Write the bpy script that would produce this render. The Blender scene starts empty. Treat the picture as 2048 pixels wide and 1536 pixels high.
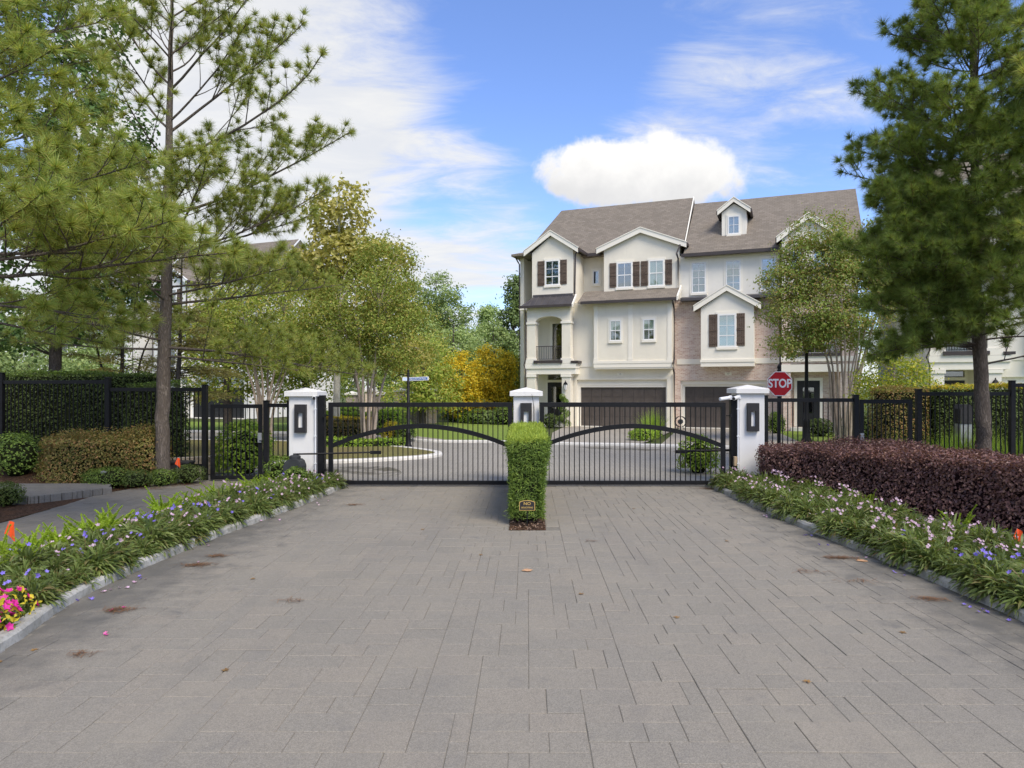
import bpy, bmesh, math, random
import numpy as np
from mathutils import Vector, Matrix

R = math.radians
rnd = random.Random(7)
SC = bpy.context.scene
COL = SC.collection
EYE, FOC, CXP, CYP = 2.15, 1365.0, 1055.0, 777.0      # eye height (m), focal length and principal point (photo pixels)

# ------------------------------------------------------------------ camera
cam = bpy.data.cameras.new('camera')
cam.sensor_width = 36.0
cam.lens = 36.0 * FOC / 2048.0
cam.shift_x = -(CXP - 1024.0) / 2048.0
cam.shift_y = (CYP - 768.0) / 2048.0
cam.clip_start = 0.1
cam.clip_end = 2000.0
cam_ob = bpy.data.objects.new('camera', cam)
cam_ob.location = (0, 0, EYE)
cam_ob.rotation_euler = (R(90), 0, 0)
COL.objects.link(cam_ob)
SC.camera = cam_ob

# ------------------------------------------------------------------ sun, sky, exposure
SUN_EL, SUN_AZ = R(50), R(146)        # azimuth clockwise from +Y: behind the camera, over its right shoulder
sun = bpy.data.lights.new('sun', 'SUN')
sun.energy = 1.5
sun.angle = R(28)
sun.color = (1.0, 0.90, 0.74)
sun_ob = bpy.data.objects.new('sun', sun)
sd = Vector((math.sin(SUN_AZ) * math.cos(SUN_EL), math.cos(SUN_AZ) * math.cos(SUN_EL), math.sin(SUN_EL)))
sun_ob.rotation_euler = sd.to_track_quat('Z', 'Y').to_euler()
sun_ob.location = sd * 60
COL.objects.link(sun_ob)

SC.view_settings.view_transform = 'Standard'
SC.view_settings.look = 'None'
SC.view_settings.exposure = 1.5
SC.view_settings.gamma = 1.0
SC.view_settings.use_curve_mapping = False
SC.cycles.use_denoising = True
SC.cycles.max_bounces = 6
SC.cycles.transparent_max_bounces = 12
SC.cycles.sample_clamp_indirect = 6.0


class NT:
    """tiny node-tree helper"""
    def __init__(self, tree):
        self.t = tree
        self.n = tree.nodes
        self.n.clear()

    def add(self, typ, **kw):
        nd = self.n.new(typ)
        for k, v in kw.items():
            setattr(nd, k, v)
        return nd

    def link(self, a, b):
        self.t.links.new(a, b)

    def put(self, sock, v):
        if hasattr(v, 'is_output') or isinstance(v, bpy.types.NodeSocket):
            self.link(v, sock)
        else:
            if isinstance(v, (tuple, list)) and len(v) == 3 and len(sock.default_value) == 4:
                v = (*v, 1.0)
            sock.default_value = v

    def math(self, op, a, b=0.0, c=0.0, clamp=False):
        nd = self.add('ShaderNodeMath', operation=op, use_clamp=clamp)
        self.put(nd.inputs[0], a)
        self.put(nd.inputs[1], b)
        self.put(nd.inputs[2], c)
        return nd.outputs[0]

    def mix(self, f, a, b, mode='MIX'):
        nd = self.add('ShaderNodeMix', data_type='RGBA', blend_type=mode)
        self.put(nd.inputs[0], f)
        self.put(nd.inputs[6], a)
        self.put(nd.inputs[7], b)
        return nd.outputs[2]

    def noise(self, vec, scale, detail=4.0, rough=0.55, dist=0.0):
        nd = self.add('ShaderNodeTexNoise')
        if vec is not None:
            self.link(vec, nd.inputs['Vector'])
        nd.inputs['Scale'].default_value = scale
        nd.inputs['Detail'].default_value = detail
        nd.inputs['Roughness'].default_value = rough
        nd.inputs['Distortion'].default_value = dist
        return nd.outputs[0]

    def smooth(self, x, a, b, lo=0.0, hi=1.0):
        nd = self.add('ShaderNodeMapRange', interpolation_type='SMOOTHSTEP')
        self.put(nd.inputs[0], x)
        nd.inputs[1].default_value = a
        nd.inputs[2].default_value = b
        nd.inputs[3].default_value = lo
        nd.inputs[4].default_value = hi
        return nd.outputs[0]

    def comb(self, x, y, z):
        nd = self.add('ShaderNodeCombineXYZ')
        self.put(nd.inputs[0], x)
        self.put(nd.inputs[1], y)
        self.put(nd.inputs[2], z)
        return nd.outputs[0]

    def sep(self, v):
        nd = self.add('ShaderNodeSeparateXYZ')
        self.link(v, nd.inputs[0])
        return nd.outputs

    def ramp(self, f, stops):
        nd = self.add('ShaderNodeValToRGB')
        cr = nd.color_ramp
        while len(cr.elements) < len(stops):
            cr.elements.new(0.5)
        for e, (p, c) in zip(cr.elements, stops):
            e.position = p
            e.color = (*c, 1.0)
        self.put(nd.inputs[0], f)
        return nd.outputs[0]


world = bpy.data.worlds.new('World')
SC.world = world
world.use_nodes = True
w = NT(world.node_tree)
tc = w.add('ShaderNodeTexCoord').outputs['Generated']
sky = w.add('ShaderNodeTexSky', sky_type='NISHITA')
sky.sun_disc = False
sky.sun_elevation = SUN_EL
sky.sun_rotation = SUN_AZ
sky.air_density = 1.0
sky.dust_density = 0.3
sky.ozone_density = 1.5
sx, sy, sz = w.sep(tc)
zz = w.math('MAXIMUM', sz, 0.0)
den = w.math('ADD', zz, 0.16)
plane = w.comb(w.math('DIVIDE', sx, den), w.math('DIVIDE', sy, den), 0.0)
# thin high cloud: two noise layers on a plane far overhead, stretched into streaks
mp = w.add('ShaderNodeMapping')
mp.inputs['Rotation'].default_value = (0, 0, R(-32))
mp.inputs['Scale'].default_value = (0.62, 1.25, 1.0)
mp.inputs['Location'].default_value = (3.3, 1.7, 0.0)
w.link(plane, mp.inputs['Vector'])
n1 = w.noise(mp.outputs[0], 0.85, 7.0, 0.56, 0.5)
n2 = w.noise(mp.outputs[0], 5.0, 9.0, 0.66, 0.5)
veil = w.math('ADD', n1, w.math('MULTIPLY', w.math('SUBTRACT', n2, 0.5), 0.42))
veil = w.math('ADD', veil, w.math('MULTIPLY', sx, -0.08))          # thicker towards the west
veil = w.math('ADD', veil, w.smooth(zz, 0.30, 0.02, 0.0, 0.12))     # and towards the horizon
yy = w.math('MAXIMUM', sy, 0.05)
qx = w.math('DIVIDE', sx, yy)
qz = w.math('DIVIDE', sz, yy)


def bank(cx, cz, rx, rz, k, slant=0.0):
    dx = w.math('DIVIDE', w.math('SUBTRACT', qx, cx), rx)
    dz = w.math('DIVIDE', w.math('SUBTRACT', w.math('SUBTRACT', qz, cz), w.math('MULTIPLY', w.math('SUBTRACT', qx, cx), slant)), rz)
    d = w.math('SQRT', w.math('ADD', w.math('MULTIPLY', dx, dx), w.math('MULTIPLY', dz, dz)))
    return w.math('MULTIPLY', w.math('MULTIPLY', w.smooth(d, 1.0, 0.15), k), w.smooth(sy, 0.1, 0.3))


# banks of thin cloud standing in this part of the sky
for q in ((-0.42, 0.38, 0.38, 0.50, 0.30, -0.35), (0.33, 0.42, 0.42, 0.20, 0.13, 0.35), (-0.06, 0.30, 0.10, 0.10, 0.13, -0.3), (-0.06, 0.20, 0.20, 0.10, 0.12, 0.3), (-0.10, 0.47, 0.20, 0.07, 0.07, 0.1),
          (0.02, 0.50, 0.26, 0.26, -0.16, 0.0), (0.20, 0.24, 0.38, 0.14, -0.12, 0.0), (0.46, 0.26, 0.2, 0.14, -0.1, 0.0)):
    veil = w.math('ADD', veil, bank(*q))
cov = w.smooth(veil, 0.41, 0.70)
cov = w.math('MULTIPLY', cov, 0.95)
# one fair-weather cumulus standing over the roofs
wob = w.noise(tc, 13.0, 5.0, 0.6, 0.2)
wob2 = w.noise(tc, 30.0, 4.0, 0.6, 0.0)
ex = w.math('DIVIDE', w.math('SUBTRACT', qx, 0.178), 0.156)
ez0 = w.math('SUBTRACT', qz, 0.315)
ez = w.math('DIVIDE', ez0, 0.060)
dd = w.math('SQRT', w.math('ADD', w.math('MULTIPLY', ex, ex), w.math('MULTIPLY', ez, ez)))
dd = w.math('ADD', dd, w.math('MULTIPLY', w.math('SUBTRACT', wob, 0.5), 1.25))
dd = w.math('ADD', dd, w.math('MULTIPLY', w.math('SUBTRACT', wob2, 0.5), 0.35))
cum = w.math('MULTIPLY', w.smooth(dd, 1.10, 0.78), w.smooth(sy, 0.1, 0.3))
cshade = w.mix(w.math('MULTIPLY', w.smooth(w.math('ADD', ez, w.math('MULTIPLY', w.math('SUBTRACT', wob, 0.5), 2.0)), 0.5, -0.9), 0.9), (3.75, 3.7, 3.62), (2.7, 2.7, 2.75))
vcol = w.mix(w.smooth(n2, 0.35, 0.7), (2.9, 2.95, 3.05), (3.3, 3.28, 3.2))
skyc = w.mix(1.0, sky.outputs[0], (0.65, 0.71, 0.93), 'MULTIPLY')
c1 = w.mix(cov, skyc, vcol)
c2 = w.mix(cum, c1, cshade)
bg = w.add('ShaderNodeBackground')
bg.inputs['Strength'].default_value = 0.1
w.link(c2, bg.inputs[0])
wo = w.add('ShaderNodeOutputWorld')
w.link(bg.outputs[0], wo.inputs[0])


# ------------------------------------------------------------------ materials
MATS = {}


def new_mat(name):
    m = bpy.data.materials.new(name)
    m.use_nodes = True
    t = NT(m.node_tree)
    MATS[name] = m
    return m, t


def finish(t, col, rough=0.7, bump=None, bdist=0.01, bstr=0.5, metal=0.0, spec=0.4):
    p = t.add('ShaderNodeBsdfPrincipled')
    t.put(p.inputs['Base Color'], col)
    t.put(p.inputs['Roughness'], rough)
    p.inputs['Metallic'].default_value = metal
    p.inputs['Specular IOR Level'].default_value = spec
    if bump is not None:
        b = t.add('ShaderNodeBump')
        b.inputs['Strength'].default_value = bstr
        b.inputs['Distance'].default_value = bdist
        t.link(bump, b.inputs['Height'])
        t.link(b.outputs[0], p.inputs['Normal'])
    o = t.add('ShaderNodeOutputMaterial')
    t.link(p.outputs[0], o.inputs[0])


def plain(name, c, rough=0.6, var=0.12, scale=6.0, bump=0.15, bdist=0.004, metal=0.0, spec=0.4, fine=60.0):
    """paint, metal, concrete: a base colour with blotches, fine grain and a little relief"""
    m, t = new_mat(name)
    pos = t.add('ShaderNodeNewGeometry').outputs['Position']
    a = t.noise(pos, scale, 5.0, 0.6)
    b = t.noise(pos, fine, 3.0, 0.6)
    f = t.math('ADD', t.math('MULTIPLY', a, 0.7), t.math('MULTIPLY', b, 0.3))
    k = t.smooth(f, 0.3, 0.7)
    col = t.mix(k, tuple(x * (1 - var) for x in c), tuple(min(1, x * (1 + var)) for x in c))
    rr = t.smooth(a, 0.3, 0.7, max(0.02, rough - 0.08), min(1, rough + 0.08))
    finish(t, col, rr, f, bdist, bump, metal, spec)
    return m


def leafmat(name, cols, trans=0.35, rough=0.5, spec=0.3, objvar=0.15):
    """foliage: a colour for each leaf, some light passing through"""
    m, t = new_mat(name)
    g = t.add('ShaderNodeNewGeometry')
    oi = t.add('ShaderNodeObjectInfo')
    n = len(cols)
    c = t.ramp(g.outputs['Random Per Island'], [(i / max(1, n - 1), cols[i]) for i in range(n)])
    blot = t.noise(g.outputs['Position'], 1.3, 3.0, 0.6)
    val = t.math('ADD', t.math('MULTIPLY', blot, 0.5), 0.75)
    val = t.math('ADD', val, t.math('MULTIPLY', t.math('SUBTRACT', oi.outputs['Random'], 0.5), objvar * 2))
    hsv = t.add('ShaderNodeHueSaturation')
    t.link(val, hsv.inputs['Value'])
    t.link(c, hsv.inputs['Color'])
    col = hsv.outputs[0]
    p = t.add('ShaderNodeBsdfPrincipled')
    t.link(col, p.inputs['Base Color'])
    p.inputs['Roughness'].default_value = rough
    p.inputs['Specular IOR Level'].default_value = spec
    tr = t.add('ShaderNodeBsdfTranslucent')
    t.link(t.mix(1.0, col, (1.25, 1.2, 0.7), 'MULTIPLY'), tr.inputs[0])
    ms = t.add('ShaderNodeMixShader')
    ms.inputs[0].default_value = trans
    t.link(p.outputs[0], ms.inputs[1])
    t.link(tr.outputs[0], ms.inputs[2])
    o = t.add('ShaderNodeOutputMaterial')
    t.link(ms.outputs[0], o.inputs[0])
    return m


def bark(name, c1, c2, sc=9.0):
    m, t = new_mat(name)
    pos = t.add('ShaderNodeTexCoord').outputs['Object']
    mpn = t.add('ShaderNodeMapping')
    mpn.inputs['Scale'].default_value = (1.0, 1.0, 0.2)
    t.link(pos, mpn.inputs[0])
    warp = t.add('ShaderNodeMixRGB', blend_type='LINEAR_LIGHT')
    warp.inputs[0].default_value = 0.06
    t.link(mpn.outputs[0], warp.inputs[1])
    nz = t.add('ShaderNodeTexNoise')
    nz.inputs['Scale'].default_value = 14.0
    t.link(mpn.outputs[0], nz.inputs['Vector'])
    t.link(nz.outputs['Color'], warp.inputs[2])
    v = t.add('ShaderNodeTexVoronoi', feature='DISTANCE_TO_EDGE')
    v.inputs['Scale'].default_value = sc * 4.0
    t.link(warp.outputs[0], v.inputs[0])
    crack = t.smooth(v.outputs[0], 0.0, 0.28, 0.3, 1.0)
    n = t.noise(mpn.outputs[0], sc * 1.2, 6.0, 0.65)
    f = t.math('MULTIPLY', crack, t.smooth(n, 0.25, 0.75, 0.35, 1.0))
    finish(t, t.mix(f, c1, c2), 0.9, f, 0.02, 0.9, 0.0, 0.15)
    return m


def make_pavers(name, per_object):
    m, t = new_mat(name)
    g = t.add('ShaderNodeNewGeometry')
    pos = g.outputs['Position']
    if per_object:
        r = t.add('ShaderNodeObjectInfo').outputs['Random']
    else:
        r = g.outputs['Random Per Island']
    base = t.ramp(r, [(0.0, (0.222, 0.204, 0.168)), (0.3, (0.242, 0.220, 0.180)), (0.55, (0.228, 0.210, 0.174)),
                      (0.8, (0.250, 0.224, 0.181)), (1.0, (0.235, 0.214, 0.175))])
    agg = t.add('ShaderNodeTexVoronoi')
    agg.inputs['Scale'].default_value = 170.0
    t.link(pos, agg.inputs[0])
    spk = t.smooth(agg.outputs['Color'], 0.2, 0.9, 0.82, 1.2)
    base = t.mix(1.0, base, spk, 'MULTIPLY')
    # light aggregate chips
    chips = t.add('ShaderNodeTexVoronoi')
    chips.inputs['Scale'].default_value = 95.0
    t.link(pos, chips.inputs[0])
    cf = t.math('MULTIPLY', t.smooth(chips.outputs['Distance'], 0.30, 0.16), 0.16)
    base = t.mix(cf, base, (0.5, 0.46, 0.42))
    big = t.noise(pos, 0.75, 6.0, 0.62, 0.4)
    base = t.mix(t.smooth(big, 0.46, 0.72, 0.0, 0.34), base, (0.30, 0.268, 0.21))
    mid = t.noise(pos, 3.1, 5.0, 0.65, 0.2)
    base = t.mix(t.smooth(mid, 0.55, 0.8, 0.0, 0.5), base, (0.15, 0.143, 0.135))
    # fine grime: specks, rubbed patches and faint tyre-dulled bands
    sm = t.noise(pos, 14.0, 6.0, 0.72, 0.3)
    base = t.mix(t.smooth(sm, 0.52, 0.78, 0.0, 0.42), base, (0.15, 0.138, 0.12))
    base = t.mix(t.smooth(sm, 0.46, 0.25, 0.0, 0.22), base, (0.34, 0.31, 0.265))
    bands = t.noise(t.comb(t.math('MULTIPLY', t.sep(pos)[0], 1.6), t.math('MULTIPLY', t.sep(pos)[1], 0.16), 0.0), 1.0, 4.0, 0.6)
    base = t.mix(t.smooth(bands, 0.5, 0.72, 0.0, 0.30), base, (0.175, 0.163, 0.145))
    # damp dirt that collects along both kerbs
    px, py, pz = t.sep(pos)
    edge = t.smooth(t.math('ADD', t.math('ABSOLUTE', px), t.math('MULTIPLY', t.math('SUBTRACT', mid, 0.5), 2.4)), 3.2, 4.5)
    dirt = t.math('MULTIPLY', edge, t.smooth(big, 0.25, 0.6, 0.35, 0.8))
    base = t.mix(dirt, base, (0.088, 0.086, 0.078))
    h = t.math('ADD', t.math('MULTIPLY', agg.outputs['Distance'], 0.5), t.noise(pos, 210.0, 2.0, 0.6))
    finish(t, base, t.smooth(big, 0.3, 0.7, 0.78, 0.9), h, 0.004, 0.45, 0.0, 0.3)
    return m


make_pavers('pavers', True)
make_pavers('pavers_joined', False)


def make_road(name, c1, c2, bw=0.24, bh=0.16):
    """pavers too far off to tell apart: joints and tones only"""
    m, t = new_mat(name)
    pos = t.add('ShaderNodeNewGeometry').outputs['Position']
    b = t.add('ShaderNodeTexBrick')
    b.inputs['Scale'].default_value = 1.0
    b.inputs['Brick Width'].default_value = bw
    b.inputs['Row Height'].default_value = bh
    b.inputs['Mortar Size'].default_value = 0.006
    b.inputs['Color1'].default_value = (*c1, 1)
    b.inputs['Color2'].default_value = (*c2, 1)
    b.inputs['Mortar'].default_value = tuple(x * 0.55 for x in c1) + (1,)
    t.link(pos, b.inputs[0])
    n = t.noise(pos, 0.5, 6.0, 0.65, 0.5)
    col = t.mix(t.smooth(n, 0.45, 0.8, 0.0, 0.4), b.outputs[0], tuple(x * 0.62 for x in c1))
    col = t.mix(t.smooth(t.noise(pos, 30.0, 3.0), 0.3, 0.7, 0.0, 0.25), col, (0.3, 0.28, 0.26))
    finish(t, col, 0.8, b.outputs['Fac'], -0.01, 0.4, 0.0, 0.3)
    return m


def walk_mat():
    m, t = new_mat('walk_pavers')
    r = t.add('ShaderNodeObjectInfo').outputs['Random']
    pos = t.add('ShaderNodeNewGeometry').outputs['Position']
    base = t.ramp(r, [(0.0, (0.135, 0.126, 0.106)), (0.5, (0.165, 0.152, 0.127)), (1.0, (0.185, 0.166, 0.135))])
    n = t.noise(pos, 2.5, 6.0, 0.68, 0.4)
    base = t.mix(t.smooth(n, 0.45, 0.75, 0.0, 0.6), base, (0.095, 0.086, 0.07))
    f = t.noise(pos, 60.0, 4.0, 0.7)
    base = t.mix(t.smooth(f, 0.3, 0.7, 0.0, 0.3), base, (0.24, 0.22, 0.19))
    finish(t, base, 0.85, f, 0.004, 0.5, 0.0, 0.3)


walk_mat()
make_road('road_pavers', (0.275, 0.258, 0.22), (0.32, 0.295, 0.25))
make_road('path_pavers', (0.145, 0.136, 0.116), (0.18, 0.166, 0.14), 0.3, 0.2)
make_road('drive_pavers', (0.31, 0.28, 0.235), (0.355, 0.32, 0.265))
plain('sand_joint', (0.185, 0.169, 0.138), 0.95, 0.3, 20)


def stain_mat():
    m, t = new_mat('wet_stain')
    pos = t.add('ShaderNodeNewGeometry').outputs['Position']
    n = t.noise(pos, 1.1, 7.0, 0.7, 0.8)
    p = t.add('ShaderNodeBsdfPrincipled')
    t.put(p.inputs['Base Color'], t.mix(t.noise(pos, 5.0), (0.11, 0.095, 0.07), (0.17, 0.15, 0.11)))
    p.inputs['Roughness'].default_value = 0.45
    tr = t.add('ShaderNodeBsdfTransparent')
    ms = t.add('ShaderNodeMixShader')
    t.put(ms.inputs[0], t.smooth(n, 0.42, 0.62, 0.0, 0.75))
    t.link(tr.outputs[0], ms.inputs[1])
    t.link(p.outputs[0], ms.inputs[2])
    o = t.add('ShaderNodeOutputMaterial')
    t.link(ms.outputs[0], o.inputs[0])


stain_mat()


def kerb_mat():
    m, t = new_mat('kerb_concrete')
    pos = t.add('ShaderNodeNewGeometry').outputs['Position']
    a = t.noise(pos, 2.2, 6.0, 0.65, 0.3)
    b = t.noise(pos, 24.0, 5.0, 0.65)
    col = t.mix(t.smooth(a, 0.35, 0.7), (0.46, 0.45, 0.41), (0.24, 0.235, 0.20))
    col = t.mix(t.smooth(b, 0.45, 0.75, 0.0, 0.55), col, (0.14, 0.14, 0.115))
    finish(t, col, 0.9, b, 0.01, 0.6, 0.0, 0.2)


kerb_mat()
plain('kerb_far', (0.62, 0.60, 0.55), 0.9, 0.15, 3.0)


def mulch_mat():
    m, t = new_mat('mulch')
    pos = t.add('ShaderNodeNewGeometry').outputs['Position']
    v = t.add('ShaderNodeTexVoronoi')
    v.inputs['Scale'].default_value = 38.0
    t.link(pos, v.inputs[0])
    a = t.noise(pos, 3.0, 6.0, 0.65)
    col = t.ramp(v.outputs['Color'], [(0, (0.035, 0.022, 0.016)), (0.5, (0.075, 0.046, 0.030)), (1, (0.14, 0.085, 0.055))])
    col = t.mix(t.smooth(a, 0.45, 0.75, 0.0, 0.5), col, (0.17, 0.085, 0.045))
    finish(t, col, 0.95, v.outputs['Distance'], 0.03, 0.9, 0.0, 0.1)


mulch_mat()


def lawn_mat(name, c1, c2, c3):
    m, t = new_mat(name)
    pos = t.add('ShaderNodeNewGeometry').outputs['Position']
    a = t.noise(pos, 0.6, 5.0, 0.6)
    b = t.noise(pos, 70.0, 4.0, 0.7)
    c = t.noise(pos, 6.0, 4.0, 0.6)
    col = t.mix(t.smooth(b, 0.3, 0.7), c1, c2)
    col = t.mix(t.smooth(t.math('ADD', t.math('MULTIPLY', a, 0.5), t.math('MULTIPLY', c, 0.5)), 0.42, 0.62, 0.0, 0.75), col, c3)
    finish(t, col, 0.9, b, 0.04, 1.0, 0.0, 0.1)


lawn_mat('lawn_green', (0.16, 0.24, 0.04), (0.26, 0.35, 0.07), (0.22, 0.28, 0.07))
lawn_mat('lawn_dry', (0.17, 0.17, 0.055), (0.27, 0.25, 0.10), (0.22, 0.17, 0.085))
lawn_mat('ground_far', (0.07, 0.10, 0.03), (0.10, 0.14, 0.04), (0.11, 0.10, 0.05))



def stucco(name, c, dirt):
    m, t = new_mat(name)
    pos = t.add('ShaderNodeNewGeometry').outputs['Position']
    mpn = t.add('ShaderNodeMapping')
    mpn.inputs['Scale'].default_value = (5.0, 5.0, 0.5)
    t.link(pos, mpn.inputs[0])
    streak = t.noise(mpn.outputs[0], 1.0, 6.0, 0.68, 0.2)
    blotch = t.noise(pos, 0.9, 6.0, 0.66)
    grain = t.noise(pos, 70.0, 4.0, 0.7)
    col = t.mix(t.smooth(blotch, 0.35, 0.7), tuple(v * 0.955 for v in c), tuple(min(0.9, v * 1.03) for v in c))
    col = t.mix(t.smooth(streak, 0.52, 0.80, 0.0, dirt), col, tuple(v * 0.62 for v in c))
    finish(t, col, 0.9, grain, 0.006, 0.4, 0.0, 0.25)


stucco('stucco_white', (0.75, 0.74, 0.715), 0.32)
stucco('stucco_cream', (0.80, 0.75, 0.63), 0.20)
stucco('stucco_ivory', (0.82, 0.785, 0.69), 0.18)
plain('stucco_trim', (0.83, 0.79, 0.69), 0.8, 0.03, 1.2, 0.2, fine=45)
plain('white_trim', (0.80, 0.80, 0.78), 0.6, 0.03, 1.5)
plain('black_metal', (0.008, 0.008, 0.009), 0.5, 0.25, 8.0, 0.1, 0.001, 0.0, 0.25)
plain('black_fixture', (0.022, 0.021, 0.022), 0.55, 0.2, 12.0)
plain('dark_gutter', (0.055, 0.045, 0.043), 0.5, 0.15, 3.0)
plain('bronze_metal_roof', (0.085, 0.078, 0.08), 0.45, 0.12, 2.0, metal=0.3)
plain('garage_brown', (0.085, 0.07, 0.06), 0.6, 0.18, 3.0, 0.3, fine=30)
plain('garage_black', (0.018, 0.019, 0.021), 0.5, 0.15, 3.0)
plain('door_black', (0.018, 0.018, 0.02), 0.4, 0.2, 4.0)
plain('grey_plastic', (0.035, 0.038, 0.04), 0.55, 0.15, 10.0)
plain('grey_metal', (0.35, 0.36, 0.36), 0.45, 0.1, 10.0, metal=0.6)
plain('white_plastic', (0.75, 0.76, 0.77), 0.35, 0.04, 8.0)
plain('tan_wood', (0.42, 0.31, 0.19), 0.75, 0.15, 14.0)
plain('frosted_glass', (0.86, 0.85, 0.82), 0.4, 0.03, 5.0)
plain('stop_red', (0.48, 0.006, 0.016), 0.4, 0.06, 8.0)
plain('sign_white', (0.80, 0.80, 0.80), 0.4, 0.03, 8.0)
plain('sign_blue', (0.06, 0.17, 0.45), 0.4, 0.06, 8.0)
plain('sign_pale_blue', (0.52, 0.62, 0.80), 0.4, 0.06, 8.0)
plain('gold_paint', (0.50, 0.34, 0.10), 0.4, 0.1, 20.0)
plain('flag_orange', (0.85, 0.10, 0.015), 0.6, 0.08, 10.0)
plain('paint_orange', (0.52, 0.30, 0.16), 0.9, 0.2, 30.0)
plain('stone_block', (0.42, 0.36, 0.27), 0.9, 0.2, 5.0, 0.6, 0.02)
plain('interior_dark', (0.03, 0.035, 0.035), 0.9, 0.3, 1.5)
plain('room_grey', (0.26, 0.32, 0.36), 0.8, 0.15, 1.5)
plain('blind_white', (0.62, 0.66, 0.60), 0.8, 0.03, 3.0)
plain('car_paint', (0.30, 0.38, 0.50), 0.2, 0.05, 3.0)
plain('car_glass', (0.02, 0.025, 0.03), 0.1, 0.05, 3.0)


def wood_mat():
    m, t = new_mat('shutter_wood')
    pos = t.add('ShaderNodeTexCoord').outputs['Object']
    mpn = t.add('ShaderNodeMapping')
    mpn.inputs['Scale'].default_value = (2.0, 2.0, 16.0)
    t.link(pos, mpn.inputs[0])
    n = t.noise(mpn.outputs[0], 1.6, 6.0, 0.65)
    col = t.mix(t.smooth(n, 0.3, 0.72), (0.065, 0.047, 0.037), (0.165, 0.123, 0.095))
    finish(t, col, 0.8, n, 0.01, 0.4, 0.0, 0.2)


wood_mat()


def brick_mat(name, c1, c2, mortar, bw=0.215, bh=0.075):
    m, t = new_mat(name)
    pos = t.add('ShaderNodeTexCoord').outputs['Object']
    x, y, z = t.sep(pos)
    vec = t.comb(t.math('ADD', x, y), z, 0.0)
    b = t.add('ShaderNodeTexBrick')
    b.inputs['Scale'].default_value = 1.0
    b.inputs['Brick Width'].default_value = bw
    b.inputs['Row Height'].default_value = bh
    b.inputs['Mortar Size'].default_value = 0.009
    b.inputs['Bias'].default_value = 0.0
    b.inputs['Color1'].default_value = (*c1, 1)
    b.inputs['Color2'].default_value = (*c2, 1)
    b.inputs['Mortar'].default_value = (*mortar, 1)
    t.link(vec, b.inputs[0])
    n = t.noise(vec, 3.0, 5.0, 0.65)
    n2 = t.noise(vec, 14.0, 3.0, 0.6)
    col = t.mix(t.smooth(n2, 0.42, 0.72, 0.0, 0.7), b.outputs[0], mortar)
    col = t.mix(t.smooth(n, 0.5, 0.75, 0.0, 0.3), col, tuple(v * 0.7 for v in c1))
    finish(t, col, 0.9, b.outputs['Fac'], -0.015, 0.6, 0.0, 0.2)


brick_mat('brick_pale', (0.52, 0.33, 0.265), (0.72, 0.58, 0.50), (0.76, 0.69, 0.61))
brick_mat('brick_dark', (0.16, 0.11, 0.095), (0.30, 0.24, 0.21), (0.42, 0.39, 0.36))


def shingle_mat():
    m, t = new_mat('shingles')
    pos = t.add('ShaderNodeTexCoord').outputs['Object']
    x, y, z = t.sep(pos)
    vec = t.comb(x, t.math('MULTIPLY', z, 1.0), 0.0)
    b = t.add('ShaderNodeTexBrick')
    b.inputs['Scale'].default_value = 1.0
    b.inputs['Brick Width'].default_value = 0.26
    b.inputs['Row Height'].default_value = 0.105
    b.inputs['Mortar Size'].default_value = 0.006
    b.inputs['Color1'].default_value = (0.175, 0.152, 0.122, 1)
    b.inputs['Color2'].default_value = (0.24, 0.207, 0.168, 1)
    b.inputs['Mortar'].default_value = (0.11, 0.092, 0.08, 1)
    t.link(vec, b.inputs[0])
    n = t.noise(pos, 0.9, 6.0, 0.65)
    n2 = t.noise(pos, 22.0, 4.0, 0.65)
    col = t.mix(t.smooth(n, 0.4, 0.7, 0.0, 0.35), b.outputs[0], (0.16, 0.14, 0.115))
    col = t.mix(t.smooth(n2, 0.4, 0.7, 0.0, 0.35), col, (0.265, 0.232, 0.19))
    finish(t, col, 0.95, b.outputs['Fac'], -0.02, 0.6, 0.0, 0.15)


shingle_mat()


def glass_mat(name, refl, tint):
    m, t = new_mat(name)
    gl = t.add('ShaderNodeBsdfGlossy')
    gl.inputs['Color'].default_value = (0.9, 0.93, 0.95, 1)
    gl.inputs['Roughness'].default_value = 0.03
    tr = t.add('ShaderNodeBsdfTransparent')
    tr.inputs['Color'].default_value = (*tint, 1)
    ms = t.add('ShaderNodeMixShader')
    ms.inputs[0].default_value = refl
    t.link(tr.outputs[0], ms.inputs[1])
    t.link(gl.outputs[0], ms.inputs[2])
    o = t.add('ShaderNodeOutputMaterial')
    t.link(ms.outputs[0], o.inputs[0])


glass_mat('window_glass', 0.24, (0.8, 0.86, 0.86))
glass_mat('dark_glass', 0.2, (0.5, 0.55, 0.55))

bark('pine_bark', (0.075, 0.060, 0.048), (0.225, 0.188, 0.155), 7.0)
bark('brown_bark', (0.05, 0.042, 0.036), (0.15, 0.125, 0.105), 9.0)
plain('pale_bark', (0.34, 0.28, 0.225), 0.8, 0.28, 5.0, 0.5, 0.01)
plain('sycamore_bark', (0.46, 0.45, 0.40), 0.85, 0.25, 5.0, 0.4, 0.01)
plain('twig', (0.09, 0.07, 0.055), 0.9, 0.2, 12.0)
plain('hedge_core', (0.022, 0.026, 0.012), 1.0, 0.4, 6.0, spec=0.0)
plain('purple_core', (0.026, 0.014, 0.016), 1.0, 0.4, 6.0, spec=0.0)

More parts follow.
